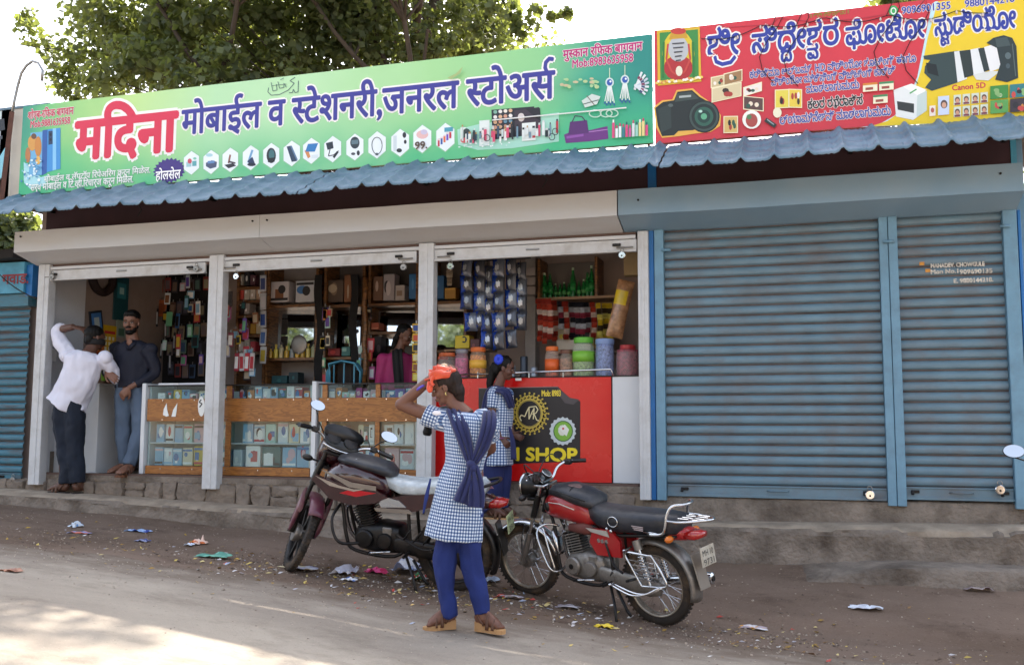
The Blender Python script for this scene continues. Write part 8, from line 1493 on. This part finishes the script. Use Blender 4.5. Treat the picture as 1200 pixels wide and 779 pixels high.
remesh('shirt', join(*sh), .008, NS, v, 4, (.010, 9, .6)); MB().ell(N(156, 402.5) + vT * .095, (.035, .012, .05), 12, 8).build('open_collar', skin('man_navy', ''), v, smooth=True)
for s_ in (-1, 1): MB().tube([N(156, 410) + vT * .125, N(156 + s_ * 5, 404) + vT * .10, N(156 + s_ * 8, 400) + vT * .03], [(.022, .006), (.02, .006), (.012, .006)], 6).build('collar', NS, v, smooth=True)
GJ = mat('grey_blue_denim', '55657a', .85, var=.22, scale=6, bump=.3, bscale=50, dirt='3d4856', damt=.4)
pn = [oval([N(149, 447), N(147, 470), N(145, 508), N(146, 530), N(148, 543)], [(.11, .12), (.105, .11), (.078, .085), (.066, .07), (.058, .062)], vL, 22, 4, wob=.03), oval([N(164, 447), N(166, 470), N(167, 508, .04), N(164, 530, .1), N(162, 544, .14)], [(.11, .12), (.105, .11), (.078, .085), (.066, .07), (.058, .062)], vL, 22, 4, wob=.03, seed=3)]
remesh('jeans', join(*pn), .009, GJ, v, 4, (.012, 10, .7)); MB().tube([wA + Vector((.0, .032 * math.cos(a), .032 * math.sin(a))) for a in [6.283 * k / 16 for k in range(16)]], [(.010, .005)] * 16, 6, closed=True).build('wrist_watch', M_['steel'], v, smooth=True)
for a, d in ((f1, vT + vL * .9), (f2, vT + vL * .2)): sandal(v, a - Vector((0, 0, .008)), d, .25, mat('brown_leather_sole', '6a4028', .6), mat('brown_sandal_strap', ''))
# ---------------------------------------------------------------- shopkeeper in pink
u0 = at(465, 560, .95); u0.z = .1; u = thing('person', 'woman in magenta top and black scarf standing behind the wooden counter', 'person', u0)
def U(px, py, d=0): return at(px, py, .95) - Vector((0, 1, 0)) * d
C5 = U(472, 405); hf5 = vR + vT * .45 + Vector((0, 0, -.30)); H5 = .215; hp, P5, B5 = head_parts(C5, hf5, (0, 0, 1), H5, U(466, 414), .045)
sA, sB = U(453, 422, .08), U(480, 422, -.06); eA, wA = U(450, 452, .08), U(470, 464, .2); eB, wB = U(486, 452, 0), U(488, 462, .15)
bp = hp + [oval([sA, eA, wA], [(.045, .045), (.04, .04), (.024, .024)], vT), oval([sB, eB, wB], [(.045, .045), (.04, .04), (.024, .024)], vT), oval([U(466, 410), U(464, 440), U(463, 480), U(463, 500)], [(.07, .06), (.13, .1), (.13, .11), (.15, .12)], vL)] + hand_parts(wA, vR + vT * .3, (0, 0, 1), .165, .4) + hand_parts(wB, vR * .3 + vT, (0, 0, 1), .165, .4)
f1, f2 = U(458, 545), U(468, 545); f1.z = f2.z = .185; bp += [oval([U(458, 500), f1], [(.09, .09), (.04, .04)], vL), oval([U(468, 500), f2], [(.09, .09), (.04, .04)], vL)] + foot_parts(f1, vT, .23) + foot_parts(f2, vT, .23)
body = remesh('body', join(*bp), .0065, skin('woman', '6a4636'), u, 2); face_bits(P5, B5, H5, body)
remesh('hair', join(MB().ell(P5(-.10, 0, .67), (.41 * H5, .35 * H5, .37 * H5), 20, 12, B5), MB().ell(P5(-.33, 0, .35), (.17 * H5, .26 * H5, .30 * H5), 14, 8, B5), oval([P5(-.42, .05, .3), P5(-.5, .1, -.1), P5(-.5, .1, -.6)], [(.04, .04), (.034, .034), (.02, .02)], vT)), .007, HAIR, u, 1, (.004, 50, .4))
remesh('tunic', join(oval([U(466, 412), U(466, 420), U(465, 440), U(464, 465), U(464, 500), U(464, 520)], [(.06, .06), (.165, .10), (.16, .12), (.15, .12), (.18, .14), (.2, .15)], vL, 26, 4, wob=.02), oval([sA, sA.lerp(eA, .5), eA, eA.lerp(wA, .5)], [(.07, .07), (.065, .065), (.055, .055), (.045, .045)], vT), oval([sB, sB.lerp(eB, .5), eB, eB.lerp(wB, .5)], [(.07, .07), (.065, .065), (.055, .055), (.045, .045)], vT), ball(sA, .07), ball(sB, .07)), .009, mat('magenta_cotton', '9c2560', .7, var=.15, bump=.2, bscale=20), u, 4, (.008, 9, .6))
ribbon('scarf', [U(462, 412, -.06), U(470, 411, .10), U(474, 430, .16), U(476, 455, .17)], [.07, .10, .10, .09], [Vector((0, 0, 1)), vT + Vector((0, 0, 1)), vT, vT], mat('black_cloth', ''), u, .012, 2, .008)
ribbon('trousers_front', [U(463, 515, .12), U(463, 540, .10)], [.2, .18], vT, mat('black_cloth', ''), u, .02, 2, .01)
# ================================================================ litter, pebbles, leaves on the ground
def crumple(name, px, py, wpx, hpx, cols, label, cat, hgt=.03, seed=0, rz=0., shiny=.5, folds=1.):
    p = gpos(px, py); k = (p - CAM).length / FPX; w = wpx * k; dpt = max(.08, hpx * k * 3.0); rr = random.Random(seed or int(px * 3 + py)); b = MB(); n, m = 10, 8
    o1, o2 = rr.uniform(0, 9), rr.uniform(0, 9)
    def f(u, v):
        ed = 1 + .25 * mnoise.noise(Vector((u * 3 + o1, v * 3 + o2, 0))); x = (u - .5) * w * ed; y = (v - .5) * dpt * ed; z = hgt * (.35 + folds * abs(mnoise.noise(Vector((u * 2.6 + o1, v * 2.6, o2)))) * 2.2) * (1 - .6 * abs(2 * u - 1) ** 3)
        return (x + .01 * math.sin(v * 11), y, z)
    b.grid(f, n, m); o = b.build(name, [mat('litter_' + c, c, shiny, var=.15) for c in cols], None, world=False); 
    for q in o.data.polygons: q.material_index = min(len(cols) - 1, int(abs(mnoise.noise(q.center * 9 + Vector((o1, 0, 0)))) * 2.4 * len(cols)))
    o.location = p + Vector((0, 0, .004)); o.rotation_euler = (0, 0, rz); s = o.modifiers.new('s', 'SOLIDIFY'); s.thickness = .0015; return tag(o, label, cat)
L_ = [('plastic_bag', 250, 653, 40, 5, ['4f9080', '6fae9a'], 'flat turquoise plastic bag lying on the earth left of the bikes', 'plastic bag', .03), ('newspaper', 346, 667, 48, 6, ['c4c4d0', '9a9cb8', 'd6c8a0'], 'crumpled newspaper under the front wheel of the maroon motorcycle', 'paper', .03),
 ('paper_sheet', 404, 672, 22, 10, ['dcdce6', 'c0c2d4'], 'white crumpled paper below the maroon motorcycle engine', 'paper', .06), ('paper_sheet', 409, 682, 16, 4, ['e4e6ec', '4a68a8'], 'small white leaflet just in front of the crumpled paper', 'paper', .02),
 ('plastic_bag', 441, 672, 26, 5, ['b81f5c', 'd8488a'], 'magenta plastic bag below the maroon motorcycle', 'plastic bag', .05), ('plastic_bag', 476, 671, 26, 12, ['b9c0d4', '8a9ac4', 'dfe2ea'], 'puffed clear and blue plastic bag behind the maroon rear wheel', 'plastic bag', .10), ('carton', 492, 680, 18, 7, ['e6e4e6', 'c23c34', '3f8a58'], 'crushed white carton with red and green print by the clear bag', 'box', .05),
 ('wrapper', 162, 620, 28, 4, ['2f4a9a', '9ab4dc'], 'blue foil wrapper on the earth near the kerb ledge', 'wrapper', .03), ('wrapper', 167, 633, 14, 3, ['3c4880', '8a8fb0'], 'dark blue crushed wrapper below the blue foil wrapper', 'wrapper', .03), ('wrapper', 233, 638, 10, 7, ['d8743c', 'e6c8b8'], 'orange and white wrapper standing above the turquoise bag', 'wrapper', .06), ('wrapper', 222, 639, 10, 2, ['d0dcec'], 'pale blue slip left of the orange wrapper', 'paper', .015),
 ('wrapper', 89, 617, 8, 6, ['6fa0d4', 'd8e4f0'], 'light blue paper cup piece near the left gutter', 'cup', .05), ('wrapper', 93, 623, 26, 2, ['8a90b8', 'c86a50'], 'striped wrapper flattened below the light blue cup piece', 'wrapper', .015), ('paper_sheet', 1016, 738, 32, 4, ['dfe4ee', 'c8ccd8'], 'white folded paper in the gutter at the right', 'paper', .035), ('wrapper', 880, 733, 32, 4, ['b8a8b0', 'd89a3c', 'e0dce0'], 'pinkish and orange scraps in the gutter right of the red motorcycle', 'wrapper', .02),
 ('plastic_bag', 570, 684, 26, 8, ['a8b4c4', '7f8a9c'], 'grey clear plastic bag right of the schoolgirl by the rear wheel', 'plastic bag', .05), ('wrapper', 115, 580, 18, 2, ['c8cce0'], 'pale slip of paper on the ledge right of the man in white', 'paper', .012), ('wrapper', 1148, 729, 26, 5, ['8a7c80', 'a89a98'], 'grey crushed bag lying on the slope at the far right', 'plastic bag', .04), ('dry_leaf', 708, 735, 18, 4, ['d8b81c', 'e8cc40'], 'bright yellow fallen leaf in front of the red motorcycle', 'leaf', .02), ('dry_leaf', 930, 683, 14, 4, ['b88a54', '9a6c40'], 'curled tan leaf on the slope below the wide blue shutter', 'leaf', .03), ('dry_leaf', 13, 670, 22, 3, ['8a5c48', 'a87860'], 'brown dry leaf on the road at the left edge', 'leaf', .02),
 ('paper_sheet', 886, 682, 7, 5, ['b8c4cc'], 'small bluish paper ball on the slope near the tan leaf', 'paper', .04), ('wrapper', 596, 700, 30, 4, ['a8a0a8', 'b84a3c', 'd0ccd0'], 'red and grey scraps under the red motorcycle front wheel', 'wrapper', .02), ('paper_sheet', 1022, 624, 9, 8, ['c0ccc8'], 'white splash of paper stuck on the concrete step', 'paper', .02), ('wrapper', 665, 712, 26, 3, ['9a9298', 'c4c0c4'], 'grey scraps between the two wheels of the red motorcycle', 'wrapper', .02)]
for a in L_: crumple(*a[:8], hgt=a[8] * .6)
def scatter(name, n, sampler, size, cols, flat, seed, rough=.8):
    r = random.Random(seed); b = MB(); 
    for i in range(n):
        x, y = sampler(r); z = gz(x, y) + (.006 if y < road_edge(x) else 0); s = size * r.uniform(.4, 1.5); a = r.uniform(0, 6.28); b.cur = r.randrange(len(cols)); c, sn = math.cos(a), math.sin(a); w = r.uniform(.4, .9)
        if flat:
            t1, t2 = r.uniform(0, .5) * s, r.uniform(0, .6) * s; vs = [(-s, 0, .002), (-.2 * s, w * s * .6, t1 + .002), (s, 0, t2 + .002), (-.2 * s, -w * s * .6, .002)]; fs = [(0, 3, 2, 1)] if False else [(0, 1, 2), (0, 2, 3)]
        else:
            vs = [(-s, -s * w, -.3 * s), (s, -s * w * .8, -.3 * s), (s * .8, s * w, -.3 * s), (-s * .9, s * w, -.3 * s), (-s * .5, -s * w * .5, s * w * .8), (s * .6, -s * w * .3, s * w * .9), (s * .3, s * w * .6, s * w * .7), (-s * .5, s * w * .4, s * w * .6)]; fs = [(0, 1, 5, 4), (1, 2, 6, 5), (2, 3, 7, 6), (3, 0, 4, 7), (4, 5, 6, 7)]
        b.add([(x + vx * c - vy * sn, y + vx * sn + vy * c, z + vz) for vx, vy, vz in vs], fs)
    me = b.mesh(name, merge=False) if False else None
    o = b.build(name, [mat('scrap_' + c, c, rough, var=.2) for c in cols], None); o['kind'] = 'stuff'; return o
def s_gut(r): x = r.choice([r.uniform(-7, 1.8), r.uniform(-4.2, .2)]); return x, -1.75 + r.gauss(0, .28) - .0
def s_side(r): return r.uniform(-8, 2.5), r.uniform(-1.9, -.45)
def s_road(r): return r.uniform(-7, 1.0), -2.1 - abs(r.gauss(0, .7))
def s_bike(r): return r.gauss(-2.3, 1.0), r.gauss(-1.75, .3)
scatter('pebbles', 2600, s_gut, .007, ['8a7a6a', '6c5c50', 'a89a8a', '5a4c42'], False, 1); scatter('pebbles', 1800, s_side, .006, ['8a7a6a', '6c5c50', 'a0907f'], False, 2); scatter('pebbles', 1500, s_road, .005, ['9a8c7c', '7c6e62', 'b0a292'], False, 3)
scatter('fallen_leaves', 330, s_gut, .020, ['b8983c', '9a7a3a', 'c8b060', '8a6a44', 'd0bc80'], True, 4); scatter('fallen_leaves', 90, s_side, .018, ['b8983c', '9a7a3a', '8a6a44'], True, 5); scatter('paper_scraps', 230, s_bike, .020, ['c8c4c4', 'a8a4a8', 'b84a40', 'd8d4d0', '9aa4b8', 'c8a868'], True, 6); scatter('fallen_leaves', 70, s_road, .016, ['a88a4c', '8a6a44', 'c0a868'], True, 7); scatter('paper_scraps', 130, s_gut, .016, ['c8c4c4', 'a8a4a8', 'd8d4d0'], True, 8)
# ---------------------------------------------------------------- a third motorcycle past the right edge: one mirror reaches into view
tgt = at(1189, 555, -1.9); mC = motorcycle('motorcycle', 'motorcycle parked past the right edge of which only a round mirror shows', (tgt.x + .48, -2.85, gz(tgt.x + .45, -2.85)), R(90), 0, 0, 'new', .16); mC.scale = (.92,) * 3
bpy.context.view_layer.update(); mg = [c for c in kids(mC) if c.name.startswith('mirror')]; cs = [sum((mC.matrix_world @ v.co for v in kids(o)[0].data.vertices), Vector()) / len(kids(o)[0].data.vertices) for o in mg]; sel = min(cs, key=lambda c: c.x); tgt = at(1189, 555, sel.y); mC.location.x += tgt.x - sel.x; print('mirror z', sel.z, tgt.z)
# overhead wires
ow = thing('overhead_wire', 'thin dark wire crossing the bright sky at the top left', 'wire', at(0, 20, 1.0)); a, b_ = at(-60, 20, 1.0), at(70, 58, 2.0); MB().tube([a.lerp(b_, t / 8) - Vector((0, 0, .1 * math.sin(t / 8 * 3.14))) for t in range(9)], .006, 5).build('wire', M_['iron'], ow)
